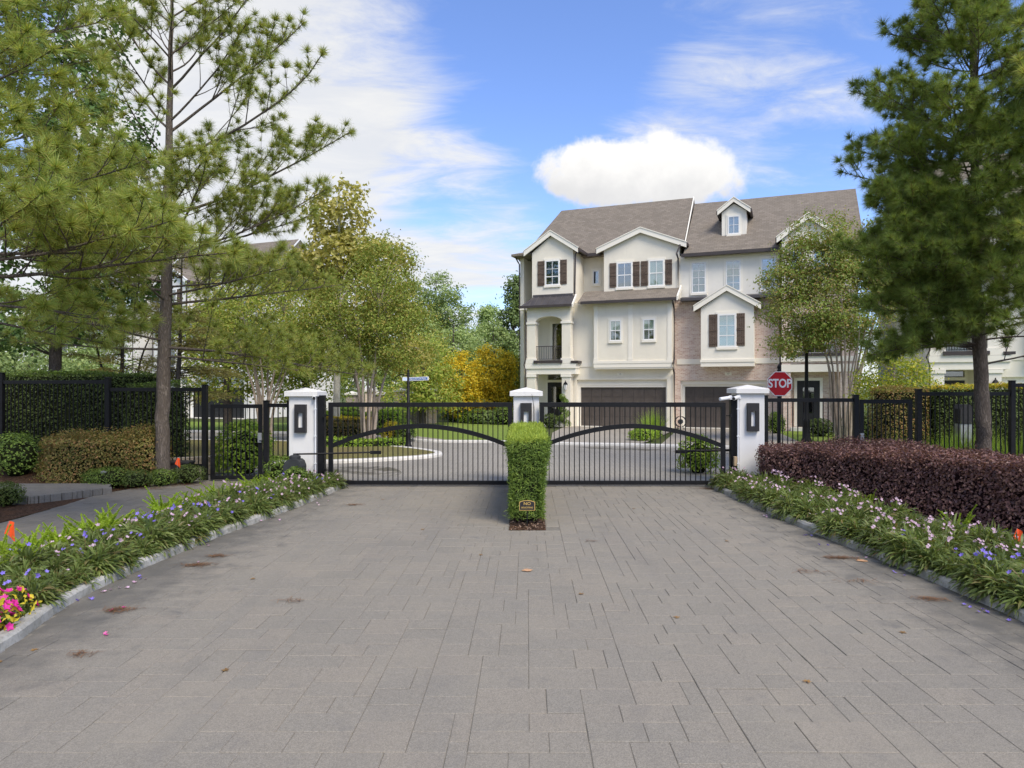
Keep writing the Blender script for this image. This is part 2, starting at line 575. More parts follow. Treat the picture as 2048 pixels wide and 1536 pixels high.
leafmat('needles', [(0.195, 0.110, 0.037), (0.262, 0.315, 0.072), (0.224, 0.327, 0.072), (0.341, 0.426, 0.103), (0.434, 0.478, 0.123), (0.577, 0.522, 0.153)], 0.45, 0.45)
leafmat('needles_dark', [(0.194, 0.132, 0.054), (0.176, 0.263, 0.065), (0.226, 0.327, 0.081), (0.291, 0.394, 0.095), (0.388, 0.458, 0.120)], 0.45, 0.45)
leafmat('leaf_dark', [(0.055, 0.110, 0.032), (0.083, 0.156, 0.039), (0.110, 0.193, 0.053), (0.156, 0.239, 0.070)], 0.3)
leafmat('leaf_olive', [(0.177, 0.226, 0.041), (0.257, 0.349, 0.056), (0.316, 0.394, 0.074), (0.415, 0.451, 0.096), (0.474, 0.385, 0.104)], 0.35)
leafmat('leaf_myrtle', [(0.149, 0.230, 0.049), (0.209, 0.303, 0.056), (0.268, 0.319, 0.077), (0.313, 0.303, 0.098), (0.328, 0.223, 0.084)], 0.35)
leafmat('leaf_sycamore', [(0.291, 0.291, 0.065), (0.408, 0.393, 0.091), (0.524, 0.480, 0.143), (0.612, 0.553, 0.221)], 0.4)
leafmat('leaf_yellow', [(0.24, 0.29, 0.035), (0.55, 0.44, 0.03), (0.74, 0.56, 0.03), (0.80, 0.64, 0.07)], 0.4)
leafmat('leaf_yellowgreen', [(0.135, 0.216, 0.034), (0.257, 0.338, 0.041), (0.405, 0.432, 0.061), (0.540, 0.486, 0.068)], 0.4)
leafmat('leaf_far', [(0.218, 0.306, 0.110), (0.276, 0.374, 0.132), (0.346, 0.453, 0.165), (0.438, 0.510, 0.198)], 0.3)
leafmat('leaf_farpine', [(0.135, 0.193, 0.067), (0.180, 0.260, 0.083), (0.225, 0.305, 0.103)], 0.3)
leafmat('leaf_cypress', [(0.238, 0.182, 0.077), (0.322, 0.280, 0.105), (0.364, 0.350, 0.126), (0.280, 0.294, 0.091)], 0.4)
leafmat('leaf_hedge', [(0.054, 0.077, 0.022), (0.092, 0.131, 0.031), (0.131, 0.185, 0.043)], 0.3)
leafmat('leaf_bright', [(0.125, 0.225, 0.027), (0.213, 0.338, 0.037), (0.312, 0.450, 0.056), (0.425, 0.525, 0.088)], 0.4)
leafmat('leaf_topiary', [(0.075, 0.128, 0.024), (0.128, 0.203, 0.039), (0.188, 0.277, 0.054), (0.285, 0.390, 0.075)], 0.35)
leafmat('leaf_tip', [(0.260, 0.364, 0.058), (0.390, 0.494, 0.078), (0.520, 0.598, 0.117)], 0.4)
leafmat('leaf_purple', [(0.098, 0.050, 0.050), (0.163, 0.081, 0.078), (0.250, 0.128, 0.109), (0.328, 0.189, 0.142)], 0.25, 0.4, 0.45)
leafmat('leaf_bronze', [(0.115, 0.115, 0.034), (0.192, 0.187, 0.049), (0.287, 0.243, 0.067), (0.383, 0.206, 0.092), (0.250, 0.280, 0.067)], 0.3)
leafmat('leaf_hedgetop', [(0.276, 0.317, 0.036), (0.442, 0.436, 0.048), (0.580, 0.488, 0.060), (0.455, 0.264, 0.060)], 0.4)
leafmat('leaf_blade', [(0.092, 0.131, 0.036), (0.124, 0.173, 0.045), (0.157, 0.210, 0.055), (0.205, 0.252, 0.075), (0.140, 0.184, 0.050), (0.216, 0.163, 0.070)], 0.35, 0.4)
leafmat('leaf_fern', [(0.247, 0.364, 0.036), (0.364, 0.507, 0.052), (0.494, 0.611, 0.078)], 0.4)
leafmat('leaf_gold', [(0.50, 0.42, 0.03), (0.62, 0.53, 0.045), (0.68, 0.58, 0.07)], 0.4)
leafmat('petal_pink', [(0.56, 0.36, 0.50), (0.62, 0.44, 0.56), (0.68, 0.54, 0.62)], 0.3, objvar=0.05)
leafmat('petal_purple', [(0.20, 0.15, 0.60), (0.26, 0.20, 0.70), (0.33, 0.27, 0.74)], 0.3, objvar=0.05)
leafmat('petal_magenta', [(0.60, 0.015, 0.26), (0.70, 0.03, 0.33), (0.76, 0.30, 0.50)], 0.3, objvar=0.05)
leafmat('petal_yellow', [(0.70, 0.50, 0.02), (0.75, 0.60, 0.05)], 0.3, objvar=0.05)
leafmat('pine_straw', [(0.120, 0.051, 0.022), (0.188, 0.085, 0.035), (0.247, 0.136, 0.060)], 0.1)
leafmat('dead_leaf', [(0.24, 0.12, 0.04), (0.33, 0.20, 0.07)], 0.2)
leafmat('mulch_chip', [(0.05, 0.03, 0.02), (0.10, 0.06, 0.04), (0.20, 0.13, 0.09), (0.32, 0.22, 0.15)], 0.0)


# ------------------------------------------------------------------ mesh helpers
def PX(px, d):
    """world X of a photo column at distance d"""
    return (px - CXP) / FOC * d


def PZ(py, d):
    """world Z of a photo row at distance d"""
    return EYE - (py - CYP) / FOC * d


class MB:
    """collects geometry for ONE mesh object"""
    def __init__(self):
        self.v, self.f, self.n = [], [], 0      # f: list of (array of faces, material index)

    def raw(self, verts, faces, mi=0):
        verts = np.asarray(verts, dtype=np.float64).reshape(-1, 3)
        self.v.append(verts)
        if isinstance(faces, np.ndarray):
            self.f.append((faces + self.n, mi))
        else:
            by = {}
            for fc in faces:
                by.setdefault(len(fc), []).append(fc)
            for fl in by.values():
                self.f.append((np.asarray(fl, dtype=np.int64) + self.n, mi))
        self.n += len(verts)
        return self

    def box(self, x0, x1, y0, y1, z0, z1, mi=0):
        v = [(x0, y0, z0), (x1, y0, z0), (x1, y1, z0), (x0, y1, z0), (x0, y0, z1), (x1, y0, z1), (x1, y1, z1), (x0, y1, z1)]
        return self.raw(v, [(0, 3, 2, 1), (4, 5, 6, 7), (0, 1, 5, 4), (1, 2, 6, 5), (2, 3, 7, 6), (3, 0, 4, 7)], mi)

    def cbox(self, x0, x1, y0, y1, z0, z1, c=0.006, mi=0):
        """box with chamfered vertical edges and top"""
        def ring(e, z):
            return [(x0 + e + c, y0 + e, z), (x1 - e - c, y0 + e, z), (x1 - e, y0 + e + c, z), (x1 - e, y1 - e - c, z),
                    (x1 - e - c, y1 - e, z), (x0 + e + c, y1 - e, z), (x0 + e, y1 - e - c, z), (x0 + e, y0 + e + c, z)]
        v = ring(0, z0) + ring(0, z1 - c) + ring(c, z1)
        f = []
        for k in range(2):
            for i in range(8):
                j = (i + 1) % 8
                f.append((k * 8 + i, k * 8 + j, k * 8 + 8 + j, k * 8 + 8 + i))
        f.append(tuple(range(16, 24)))
        f.append(tuple(range(7, -1, -1)))
        return self.raw(v, f, mi)

    def prism(self, poly, y0, y1, mi=0):
        """polygon in (x, z) extruded from y0 to y1"""
        n = len(poly)
        v = [(x, y0, z) for x, z in poly] + [(x, y1, z) for x, z in poly]
        f = [tuple(range(n)), tuple(range(2 * n - 1, n - 1, -1))]
        for i in range(n):
            j = (i + 1) % n
            f.append((i, i + n, j + n, j))
        return self.raw(v, f, mi)

    def slab(self, poly, z0, z1, mi=0):
        """polygon in (x, y) extruded from z0 to z1"""
        n = len(poly)
        v = [(x, y, z0) for x, y in poly] + [(x, y, z1) for x, y in poly]
        f = [tuple(range(n - 1, -1, -1)), tuple(range(n, 2 * n))]
        for i in range(n):
            j = (i + 1) % n
            f.append((i, j, j + n, i + n))
        return self.raw(v, f, mi)

    def tube(self, pts, radii, n=8, mi=0, cap=True):
        pts = np.asarray(pts, dtype=float)
        m = len(pts)
        radii = np.broadcast_to(np.asarray(radii, dtype=float), (m,))
        tan = np.gradient(pts, axis=0)
        tan /= np.linalg.norm(tan, axis=1, keepdims=True) + 1e-9
        ref = np.array([0, 0, 1.0]) if abs(tan[0][2]) < 0.9 else np.array([1.0, 0, 0])
        a = np.cross(tan, ref)
        a /= np.linalg.norm(a, axis=1, keepdims=True) + 1e-9
        b = np.cross(tan, a)
        ang = np.arange(n) * 2 * math.pi / n
        ring = (a[:, None, :] * np.cos(ang)[None, :, None] + b[:, None, :] * np.sin(ang)[None, :, None]) * radii[:, None, None] + pts[:, None, :]
        i = np.arange(m - 1)[:, None] * n
        j = np.arange(n)[None, :]
        k = (j + 1) % n
        q = np.stack([i + j, i + k, i + n + k, i + n + j], axis=-1).reshape(-1, 4)
        self.raw(ring.reshape(-1, 3), q, mi)
        if cap and n > 2:
            base = self.n - m * n
            self.f.append((np.array([list(range(base + n - 1, base - 1, -1))]), mi))
            self.f.append((np.array([list(range(self.n - n, self.n))]), mi))
        return self

    def lathe(self, prof, n=16, c=(0, 0), mi=0):
        """(radius, z) profile turned about a vertical axis at c"""
        ang = np.arange(n) * 2 * math.pi / n
        v = [(c[0] + r * math.cos(t), c[1] + r * math.sin(t), z) for r, z in prof for t in ang]
        m = len(prof)
        i = np.arange(m - 1)[:, None] * n
        j = np.arange(n)[None, :]
        k = (j + 1) % n
        q = np.stack([i + j, i + k, i + n + k, i + n + j], axis=-1).reshape(-1, 4)
        self.raw(v, q, mi)
        return self

    def build(self, name, mats, parent=None, smooth=False, loc=None):
        ob = bpy.data.objects.new(name, self.mesh(name, mats, smooth))
        COL.objects.link(ob)
        if parent is not None:
            ob.parent = parent
        if loc is not None:
            ob.location = loc
        return ob

    def mesh(self, name, mats, smooth=False):
        me = bpy.data.meshes.new(name)
        v = np.concatenate(self.v) if self.v else np.zeros((0, 3))
        me.vertices.add(len(v))
        me.vertices.foreach_set('co', v.ravel())
        loops, starts, mi, s = [], [], [], 0
        for fa, m in self.f:
            k = fa.shape[1]
            loops.append(fa.ravel())
            starts.append(s + np.arange(len(fa)) * k)
            mi.append(np.full(len(fa), m))
            s += fa.size
        if loops:
            me.loops.add(s)
            me.loops.foreach_set('vertex_index', np.concatenate(loops).astype(np.int32))
            st = np.concatenate(starts).astype(np.int32)
            me.polygons.add(len(st))
            me.polygons.foreach_set('loop_start', st)
            me.polygons.foreach_set('material_index', np.concatenate(mi).astype(np.int32))
            me.polygons.foreach_set('use_smooth', np.full(len(st), bool(smooth)))
        if isinstance(mats, str):
            mats = [mats]
        for m in mats:
            me.materials.append(MATS[m])
        me.update(calc_edges=True)
        return me


def tag(o, label=None, cat=None, group=None, kind=None):
    if label:
        o['label'] = label
    if cat:
        o['category'] = cat
    if group:
        o['group'] = group
    if kind:
        o['kind'] = kind
    return o


def thing(name, label, cat, loc=(0, 0, 0), rz=0.0, group=None):
    o = bpy.data.objects.new(name, None)
    o.empty_display_size = 0.2
    COL.objects.link(o)
    o.location = loc
    o.rotation_euler = (0, 0, rz)
    return tag(o, label, cat, group)


def dup(root, loc, rz=0.0, scale=1.0, label=None, group=None):
    r = root.copy()
    COL.objects.link(r)
    r.location = loc
    r.rotation_euler = (0, 0, rz)
    r.scale = (scale, scale, scale)
    if label:
        r['label'] = label
    if group:
        r['group'] = group
    for ch in list(root.children):
        c = ch.copy()
        COL.objects.link(c)
        c.parent = r
        for g in ch.children:
            d = g.copy()
            COL.objects.link(d)
            d.parent = c
    return r


def link_part(name, me, parent, loc=(0, 0, 0), rot=None):
    o = bpy.data.objects.new(name, me)
    COL.objects.link(o)
    o.parent = parent
    o.location = loc
    if rot:
        o.rotation_euler = rot
    return o


def text_part(name, body, size, parent, loc, rot, mat, fat=0.0, xs=1.0):
    cu = bpy.data.curves.new(name, 'FONT')
    cu.body = body
    cu.size = size
    cu.align_x = 'CENTER'
    cu.align_y = 'CENTER'
    cu.extrude = 0.001
    cu.offset = fat
    cu.materials.append(MATS[mat])
    tmp = bpy.data.objects.new(name, cu)
    COL.objects.link(tmp)
    bpy.context.view_layer.update()
    me = bpy.data.meshes.new_from_object(tmp.evaluated_get(bpy.context.evaluated_depsgraph_get()))
    bpy.data.objects.remove(tmp)
    bpy.data.curves.remove(cu)
    if not me.materials:
        me.materials.append(MATS[mat])
    o = link_part(name, me, parent, loc, rot)
    o.scale = (xs, 1, 1)
    return o


def unit(a):
    return a / (np.linalg.norm(a, axis=-1, keepdims=True) + 1e-9)


def add_leaves(mb, c, nrm, L, W, rng, mi=0, axis=None, spread=1.0):
    """rhombic, slightly folded leaves at points c with rough normals nrm"""
    n = len(c)
    nn = unit(nrm + rng.normal(0, 0.45 * spread, (n, 3)))
    if axis is None:
        axis = rng.normal(0, 1, (n, 3))
    a = unit(axis - nn * np.sum(axis * nn, axis=1, keepdims=True))
    b = np.cross(nn, a)
    l = (L * rng.uniform(0.65, 1.3, n))[:, None]
    wd = (W * rng.uniform(0.7, 1.25, n))[:, None]
    fold = nn * wd * rng.uniform(0.05, 0.35, n)[:, None]
    p0 = c
    p1 = c + a * l * 0.45 + b * wd * 0.5 + fold
    p2 = c + a * l - nn * l * 0.08
    p3 = c + a * l * 0.45 - b * wd * 0.5 + fold
    v = np.stack([p0, p1, p2, p3], axis=1).reshape(-1, 3)
    mb.raw(v, np.arange(n * 4).reshape(n, 4), mi)


def add_needles(mb, p, t, count, length, width, rng, mi=0, lo=20, hi=80, back=0.1):
    """count needles round each point p, leaning along its twig direction t"""
    m = len(p)
    P = np.repeat(p, count, axis=0)
    T = np.repeat(unit(t), count, axis=0)
    n = len(P)
    r = rng.normal(0, 1, (n, 3))
    perp = unit(r - T * np.sum(r * T, axis=1, keepdims=True))
    th = np.radians(rng.uniform(lo, hi, n))[:, None]
    d = T * np.cos(th) + perp * np.sin(th)
    d[:, 2] -= np.repeat(rng.uniform(0.0, 0.35, m), count)
    d = unit(d)
    l = length * (rng.uniform(0.7, 1.15, n) * np.repeat(rng.uniform(0.6, 1.2, m), count))[:, None]
    s = P - T * rng.uniform(0, back, n)[:, None]
    side = unit(np.cross(d, rng.normal(0, 1, (n, 3)))) * width * 0.5
    v = np.stack([s - side, s + side, s + d * l], axis=1).reshape(-1, 3)
    mb.raw(v, np.arange(n * 3).reshape(n, 3), mi)


def sheet(name, poly, z, mat, kind='structure', parent=None):
    mb = MB()
    mb.raw([(x, y, z) for x, y in poly], [tuple(range(len(poly)))])
    o = mb.build(name, mat, parent)
    if parent is None:
        tag(o, kind=kind)
    return o


def smoothline(pts, n=8):
    """Catmull-Rom through 2D/3D points"""
    p = np.asarray(pts, dtype=float)
    p = np.vstack([2 * p[0] - p[1], p, 2 * p[-1] - p[-2]])
    out = []
    for i in range(1, len(p) - 2):
        for k in range(n):
            t = k / n
            out.append(0.5 * ((2 * p[i]) + (-p[i - 1] + p[i + 1]) * t + (2 * p[i - 1] - 5 * p[i] + 4 * p[i + 1] - p[i + 2]) * t * t
                              + (-p[i - 1] + 3 * p[i] - 3 * p[i + 1] + p[i + 2]) * t ** 3))
    out.append(p[-2])
    return np.array(out)


def kerb(name, line, wd, h, mat, side=1, label=None, z0=0.0):
    """concrete kerb swept along a 2D line; side: +1 grows to the line's left"""
    ln = np.asarray(line)
    tan = unit(np.gradient(ln, axis=0))
    nr = np.stack([-tan[:, 1], tan[:, 0]], axis=1) * side
    prof = [(0, z0 - 0.05), (0.008, z0 + h - 0.03), (0.03, z0 + h), (wd - 0.02, z0 + h + 0.004), (wd, z0 + h - 0.02), (wd, z0 - 0.05)]
    m, k = len(ln), len(prof)
    rg = np.random.default_rng(len(name) + m)
    v = []
    for i in range(m):
        j = rg.normal(0, 0.0018, 2)
        for o, z in prof:
            q = ln[i] + nr[i] * (o + j[0])
            v.append((q[0], q[1], z + j[1] * (z > z0)))
    f = []
    for i in range(m - 1):
        for a in range(k - 1):
            q = (i * k + a, (i + 1) * k + a, (i + 1) * k + a + 1, i * k + a + 1)
            f.append(q if side < 0 else q[::-1])
    f.append(tuple(range(k)))
    f.append(tuple(range((m - 1) * k, m * k))[::-1])
    o = MB().raw(v, f).build(name, mat)
    return tag(o, kind='structure')


# ------------------------------------------------------------------ ground, drive, beds
def sstep(x, a, b):
    t = np.clip((x - a) / (b - a), 0, 1)
    return t * t * (3 - 2 * t)


def gz(x, y):
    """height of the ground: level, rising to a low bank behind the planting on both sides of the gate"""
    x, y = np.asarray(x, float), np.asarray(y, float)
    up = sstep(-x, 8.4, 12.6) * sstep(y, 13.6, 16.6) * (1 - sstep(y, 18.0, 22.0)) * 0.5
    up2 = sstep(x, 8.8, 12.0) * sstep(y, 13.0, 16.0) * (1 - sstep(y, 17.5, 21.0)) * 0.22
    return up + up2


def make_ground():
    xs = np.concatenate([[-900, -300, -120, -60], np.arange(-32, 32.1, 0.8), [60, 120, 300, 900]])
    ys = np.concatenate([[-300, -80, -20], np.arange(0, 60.1, 0.8), [90, 150, 300, 900, 1500]])
    X, Y = np.meshgrid(xs, ys)
    Zg = gz(X, Y) - 0.03
    v = np.stack([X, Y, Zg], axis=-1).reshape(-1, 3)
    nx, ny = len(xs), len(ys)
    i = np.arange(ny - 1)[:, None] * nx
    j = np.arange(nx - 1)[None, :]
    q = np.stack([i + j, i + j + 1, i + nx + j + 1, i + nx + j], axis=-1).reshape(-1, 4)
    return tag(MB().raw(v, q).build('ground', 'ground_far', smooth=True), kind='structure')


make_ground()


def draped(name, x0, x1, y0, y1, mat, dz, step=0.4, kind='structure', test=None):
    xs, ys = np.arange(x0, x1 + 1e-6, step), np.arange(y0, y1 + 1e-6, step)
    X, Y = np.meshgrid(xs, ys)
    rg = np.random.default_rng(5)
    Zg = gz(X, Y) + dz + rg.normal(0, 0.008, X.shape)
    v = np.stack([X, Y, Zg], axis=-1).reshape(-1, 3)
    nx, ny = len(xs), len(ys)
    i = np.arange(ny - 1)[:, None] * nx
    j = np.arange(nx - 1)[None, :]
    q = np.stack([i + j, i + j + 1, i + nx + j + 1, i + nx + j], axis=-1).reshape(-1, 4)
    if test is not None:
        cen = v[q].mean(axis=1)
        q = q[test(cen[:, 0], cen[:, 1])]
    return tag(MB().raw(v, q).build(name, mat, smooth=True), kind=kind)


KL = smoothline([(-4.3, 2.0), (-4.22, 4.0), (-4.28, 5.5), (-4.60, 7.2), (-4.50, 9.6), (-4.28, 11.4), (-4.08, 13.3), (-3.97, 15.1)], 8)
KR = smoothline([(4.45, 2.0), (4.52, 4.2), (4.57, 6.3), (4.46, 8.2), (4.25, 10.2), (4.10, 12.6), (3.96, 14.8), (3.95, 15.1)], 8)


def kx(line, y):
    return float(np.interp(y, line[:, 1], line[:, 0]))


kerb('kerb_by_walkway', KL, 0.14, 0.10, 'kerb_concrete', side=1)
kerb('kerb_by_purple_hedge', KR, 0.14, 0.10, 'kerb_concrete', side=-1)

# sand bed of the drive, pavers laid on it one by one
drive = MB()
dl = [(x, y, -0.0055) for x, y in KL] + [(x, y, -0.0055) for x, y in KR[::-1]]
drive.raw(dl, [tuple(range(len(dl) - 1, -1, -1))])
drive = tag(drive.build('driveway', 'sand_joint'), kind='structure')


def lay_pavers():
    cell, gap = 0.122, 0.0030
    y0, y1, x0, x1 = 3.3, 15.25, -4.75, 4.75
    nx, ny = int((x1 - x0) / cell), int((y1 - y0) / cell)
    occ = np.zeros((ny, nx), bool)
    kinds = [(2, 2, 3), (3, 2, 6), (4, 2, 4), (3, 3, 2), (4, 3, 2), (2, 3, 1)]
    own = np.full((ny, nx + 1), -1)
    out = []
    for j in range(ny):
        for i in range(nx):
            if occ[j, i]:
                continue
            opts = []
            for wv, hv, wt in kinds:
                if i + wv > nx or j + hv > ny or occ[j:j + hv, i:i + wv].any():
                    continue
                k = i + wv
                run = 0
                while k < nx and not occ[j, k] and run < 2:
                    run += 1
                    k += 1
                bad = 0.12 if run == 1 else 1.0
                if j > 0 and i + wv < nx and own[j - 1, i + wv - 1] != own[j - 1, i + wv]:
                    bad *= 0.12                      # break joints, as a layer would
                opts.append((wv, hv, wt * bad))
            if opts:
                tot = sum(o[2] for o in opts)
                r = rnd.random() * tot
                for wv, hv, wt in opts:
                    r -= wt
                    if r <= 0:
                        break
            else:
                wv, hv = 1, 1
                while j + hv < ny and hv < 3 and not occ[j + hv, i]:
                    hv += 1
                while i + wv < nx and wv < 3 and not occ[j, i + wv] and not occ[j:j + hv, i + wv].any():
                    wv += 1
            occ[j:j + hv, i:i + wv] = True
            own[j:j + hv, i:i + wv] = len(out)
            out.append((x0 + i * cell, y0 + j * cell, wv * cell, hv * cell))
    keep = []
    for x, y, wv, hv in out:
        cxm, cym = x + wv / 2, y + hv / 2
        l, r = kx(KL, cym), kx(KR, cym)
        a, b = max(x, l + 0.005), min(x + wv, r - 0.005)
        if b - a < 0.05:
            continue
        # the island bed for the clipped hedge stays open
        if b > -0.29 and a < 0.29 and y + hv > 10.34:
            if y < 10.34 and y + hv > 10.34:
                hv = 10.34 - y
            elif a < -0.29:
                b = -0.29
            elif b > 0.29:
                a = 0.29
            else:
                continue
            if b - a < 0.03 or hv < 0.03:
                continue
        keep.append((a, y, b - a, hv))

    def stone(mb, wv, hv, ox=0.0, oy=0.0, oz=0.0, tx=0.0, ty=0.0):
        a, b = wv / 2 - gap / 2, hv / 2 - gap / 2
        c = 0.004
        v = [(-a, -b, -0.02), (a, -b, -0.02), (a, b, -0.02), (-a, b, -0.02),
             (-a, -b, -c), (a, -b, -c), (a, b, -c), (-a, b, -c),
             (-a + c, -b + c, 0), (a - c, -b + c, 0), (a - c, b - c, 0), (-a + c, b - c, 0)]
        v = [(x + ox, y + oy, z + oz + x * tx + y * ty) for x, y, z in v]
        f = [(8, 9, 10, 11)]
        for k in range(4):
            n = (k + 1) % 4
            f += [(k, n, n + 4, k + 4), (k + 4, n + 4, n + 8, k + 8)]
        mb.raw(v, f)
    # show largest = nearest inside the frame
    vis = []
    for k, (x, y, wv, hv) in enumerate(keep):
        cxm, cym = x + wv / 2, y + hv / 2
        px = CXP + FOC * cxm / cym
        py = CYP + FOC * EYE / (y + hv)
        inside = -20 < px < 2068 and py < 1540
        vis.append((-(wv * hv) / cym ** 3 if inside else 1.0, k))
    vis.sort()
    near = set(k for s, k in vis[:300] if s < 0)
    cache = {}
    rest = MB()
    for k, (x, y, wv, hv) in enumerate(keep):
        cxm, cym = x + wv / 2, y + hv / 2
        dz, tx, ty = rnd.gauss(0, 0.0016), rnd.gauss(0, 0.004), rnd.gauss(0, 0.004)
        if k in near:
            key = (round(wv, 3), round(hv, 3))
            if key not in cache:
                mb = MB()
                stone(mb, wv, hv)
                cache[key] = mb.mesh('paver', 'pavers')
            link_part('paver', cache[key], drive, (cxm, cym, dz), (ty, -tx, 0))
        else:
            stone(rest, wv, hv, cxm, cym, dz, tx, ty)
    o = rest.build('paver_field', 'pavers_joined', drive)
    o['kind'] = 'stuff'


lay_pavers()

# planting beds either side of the drive (mulch), the island bed, soil behind the hedges
draped('planting_bed_by_walkway', -6.2, -3.9, 2.0, 15.6, 'mulch', 0.05, 0.2,
       test=lambda x, y: (x < np.interp(y, KL[:, 1], KL[:, 0]) - 0.12))
draped('planting_bed_by_hedge', 3.9, 6.2, 2.0, 15.6, 'mulch', 0.05, 0.2,
       test=lambda x, y: (x > np.interp(y, KR[:, 1], KR[:, 0]) + 0.12))
draped('hedge_bed_by_fence', -20.0, -8.2, 7.0, 19.0, 'mulch', 0.02, 0.4)
draped('hedge_bed_by_pine', 6.2, 18.0, 4.0, 18.0, 'mulch', 0.02, 0.4)
sheet('island_bed', [(-0.28, 10.33), (0.28, 10.33), (0.28, 14.75), (-0.28, 14.75)], 0.004, 'mulch')
# walkway of dark pavers leading to the side gate, with a raised landing
wk = smoothline([(-8.3, 2.0), (-8.25, 8.0), (-8.3, 10.7), (-8.4, 12.2), (-8.55, 13.9), (-7.9, 15.2), (-7.4, 15.9)], 6)
WALK = [(-6.0, 2.0), (-6.05, 10.0), (-6.0, 16.2), (-7.4, 16.2)] + [tuple(p) for p in wk[::-1]]
walk = sheet('walkway', WALK, 0.028, 'sand_joint')


def lay_walk():
    def inside(x, y):
        c = False
        n = len(WALK)
        for i in range(n):
            x0, y0 = WALK[i]
            x1, y1 = WALK[(i + 1) % n]
            if (y0 > y) != (y1 > y) and x < (x1 - x0) * (y - y0) / (y1 - y0) + x0:
                c = not c
        return c
    pw, ph = 0.42, 0.27
    cache = {}
    nrow = 0
    y = 6.6
    while y < 16.0:
        x = -8.6 + (0.21 if nrow % 2 else 0.0)
        while x < -5.9:
            xs = [q for q in np.linspace(x, x + pw, 9) if inside(q, y + ph / 2)]
            if len(xs) > 2:
                a, b = min(xs), max(xs)
                w_ = round(b - a, 2)
                if w_ not in cache:
                    m = MB()
                    m.cbox(-w_ / 2 + 0.003, w_ / 2 - 0.003, -ph / 2 + 0.003, ph / 2 - 0.003, -0.01, 0.0, 0.003)
                    cache[w_] = m.mesh('paver', 'walk_pavers')
                link_part('paver', cache[w_], walk, ((a + b) / 2, y + ph / 2, 0.038 + rnd.gauss(0, 0.0012)), (rnd.gauss(0, 0.004), rnd.gauss(0, 0.004), 0))
            x += pw
        y += ph
        nrow += 1


lay_walk()
sheet('walkway_by_hedge', [(5.8, 2.0), (8.4, 2.0), (7.6, 9.0), (6.6, 11.4), (5.9, 10.5)], 0.062, 'path_pavers')


def landing():
    mb = MB()
    mb.slab([(-14.0, 12.9), (-9.2, 12.6), (-8.45, 13.75), (-8.75, 14.35), (-14.0, 14.3)], 0.0, 0.155)
    o = tag(mb.build('raised_landing', 'path_pavers'), kind='structure')
    # edge blocks along the front
    line = smoothline([(-9.9, 12.6), (-9.2, 12.56), (-8.78, 13.15), (-8.40, 13.78)], 4)
    for k in range(len(line) - 1):
        a, b = line[k], line[k + 1]
        d = (b - a)
        L = float(np.linalg.norm(d)) - 0.008
        m2 = MB().cbox(-L / 2, L / 2, -0.03, 0.03, 0.0, 0.165, 0.008)
        p = m2.build('edge_block', 'path_pavers', o)
        c = (a + b) / 2
        p.location = (c[0], c[1], 0.0)
        p.rotation_euler = (0, 0, math.atan2(d[1], d[0]))


landing()

# street inside the gate
FK = smoothline([(-30.0, 36.0), (-14.0, 33.0), (-8.5, 31.0), (-5.9, 28.8), (-3.8, 27.2), (-0.9, 26.8), (0.7, 26.1), (3.9, 25.3), (7.05, 24.4), (12.0, 23.3), (26.0, 22.0)], 6)
sheet('street', [(-26.0, 15.12), (26.0, 15.12), (26.0, 22.0)] + [tuple(p) for p in FK[::-1]], 0.004, 'road_pavers')
kerb('far_kerb', FK, 0.22, 0.10, 'kerb_far', side=1)
# island between gate and street: dry grass with a pale kerb
IK = smoothline([(-20.0, 17.9), (-9.0, 18.9), (-5.9, 19.4), (-4.2, 20.1), (-3.1, 20.9), (-2.72, 21.8), (-3.1, 22.8), (-4.3, 24.2), (-6.2, 25.6), (-9.5, 27.0), (-20.0, 29.0)], 6)
kerb('island_kerb', IK, 0.26, 0.10, 'kerb_far', side=1)
IKi = IK + np.stack([-unit(np.gradient(IK, axis=0))[:, 1], unit(np.gradient(IK, axis=0))[:, 0]], axis=1) * 0.2
sheet('island_lawn', [tuple(p) for p in IKi], 0.09, 'lawn_dry')
# lawns and garage drives beyond the far kerb
sheet('lawn', [(-3.6, 27.6), (-0.8, 27.15), (0.7, 26.5), (0.9, 30.0), (-0.6, 37.0), (-0.9, 42.0), (-13.0, 46.0), (-14.0, 40.0), (-6.4, 32.0)], 0.012, 'lawn_green')
sheet('lawn_by_brick_house', [(8.9, 24.3), (26.0, 22.5), (26.0, 36.0), (11.6, 34.0)], 0.012, 'lawn_green')
sheet('lawn_by_white_house', [(-40.0, 40.0), (-14.5, 33.8), (-9.0, 32.0), (-12.0, 42.0), (-19.0, 43.0), (-40.0, 52.0)], 0.010, 'lawn_green')
sheet('garden_path', [(-5.55, 28.9), (-4.0, 27.7), (-3.5, 28.6), (-4.6, 30.0), (-7.2, 34.0), (-8.4, 33.6)], 0.020, 'drive_pavers')
sheet('garage_drive', [(0.9, 26.4), (3.8, 25.6), (4.75, 27.2), (8.1, 36.6), (2.2, 39.0), (1.2, 33.0)], 0.016, 'drive_pavers')
sheet('garage_drive_by_brick', [(4.9, 25.4), (10.2, 24.2), (12.6, 35.0), (8.2, 36.8)], 0.016, 'drive_pavers')
# damp gutters
def blot(name, pts, z):
    p = smoothline(pts + [pts[0]], 5)[:-1]
    return sheet(name, [tuple(q) for q in p], z, 'wet_stain')


blot('gutter_stain', [(1.6, 25.0), (3.6, 24.5), (6.2, 23.2), (8.6, 20.6), (7.4, 20.8), (6.0, 22.2), (4.0, 23.6), (2.4, 24.3)], 0.008)
blot('gutter_stain_by_island', [(-6.6, 18.6), (-5.6, 18.6), (-4.0, 18.8), (-3.2, 17.4), (-3.5, 16.6), (-4.6, 17.2), (-5.6, 17.6)], 0.008)


# ------------------------------------------------------------------ gate, pillars, fences
GY = 15.0


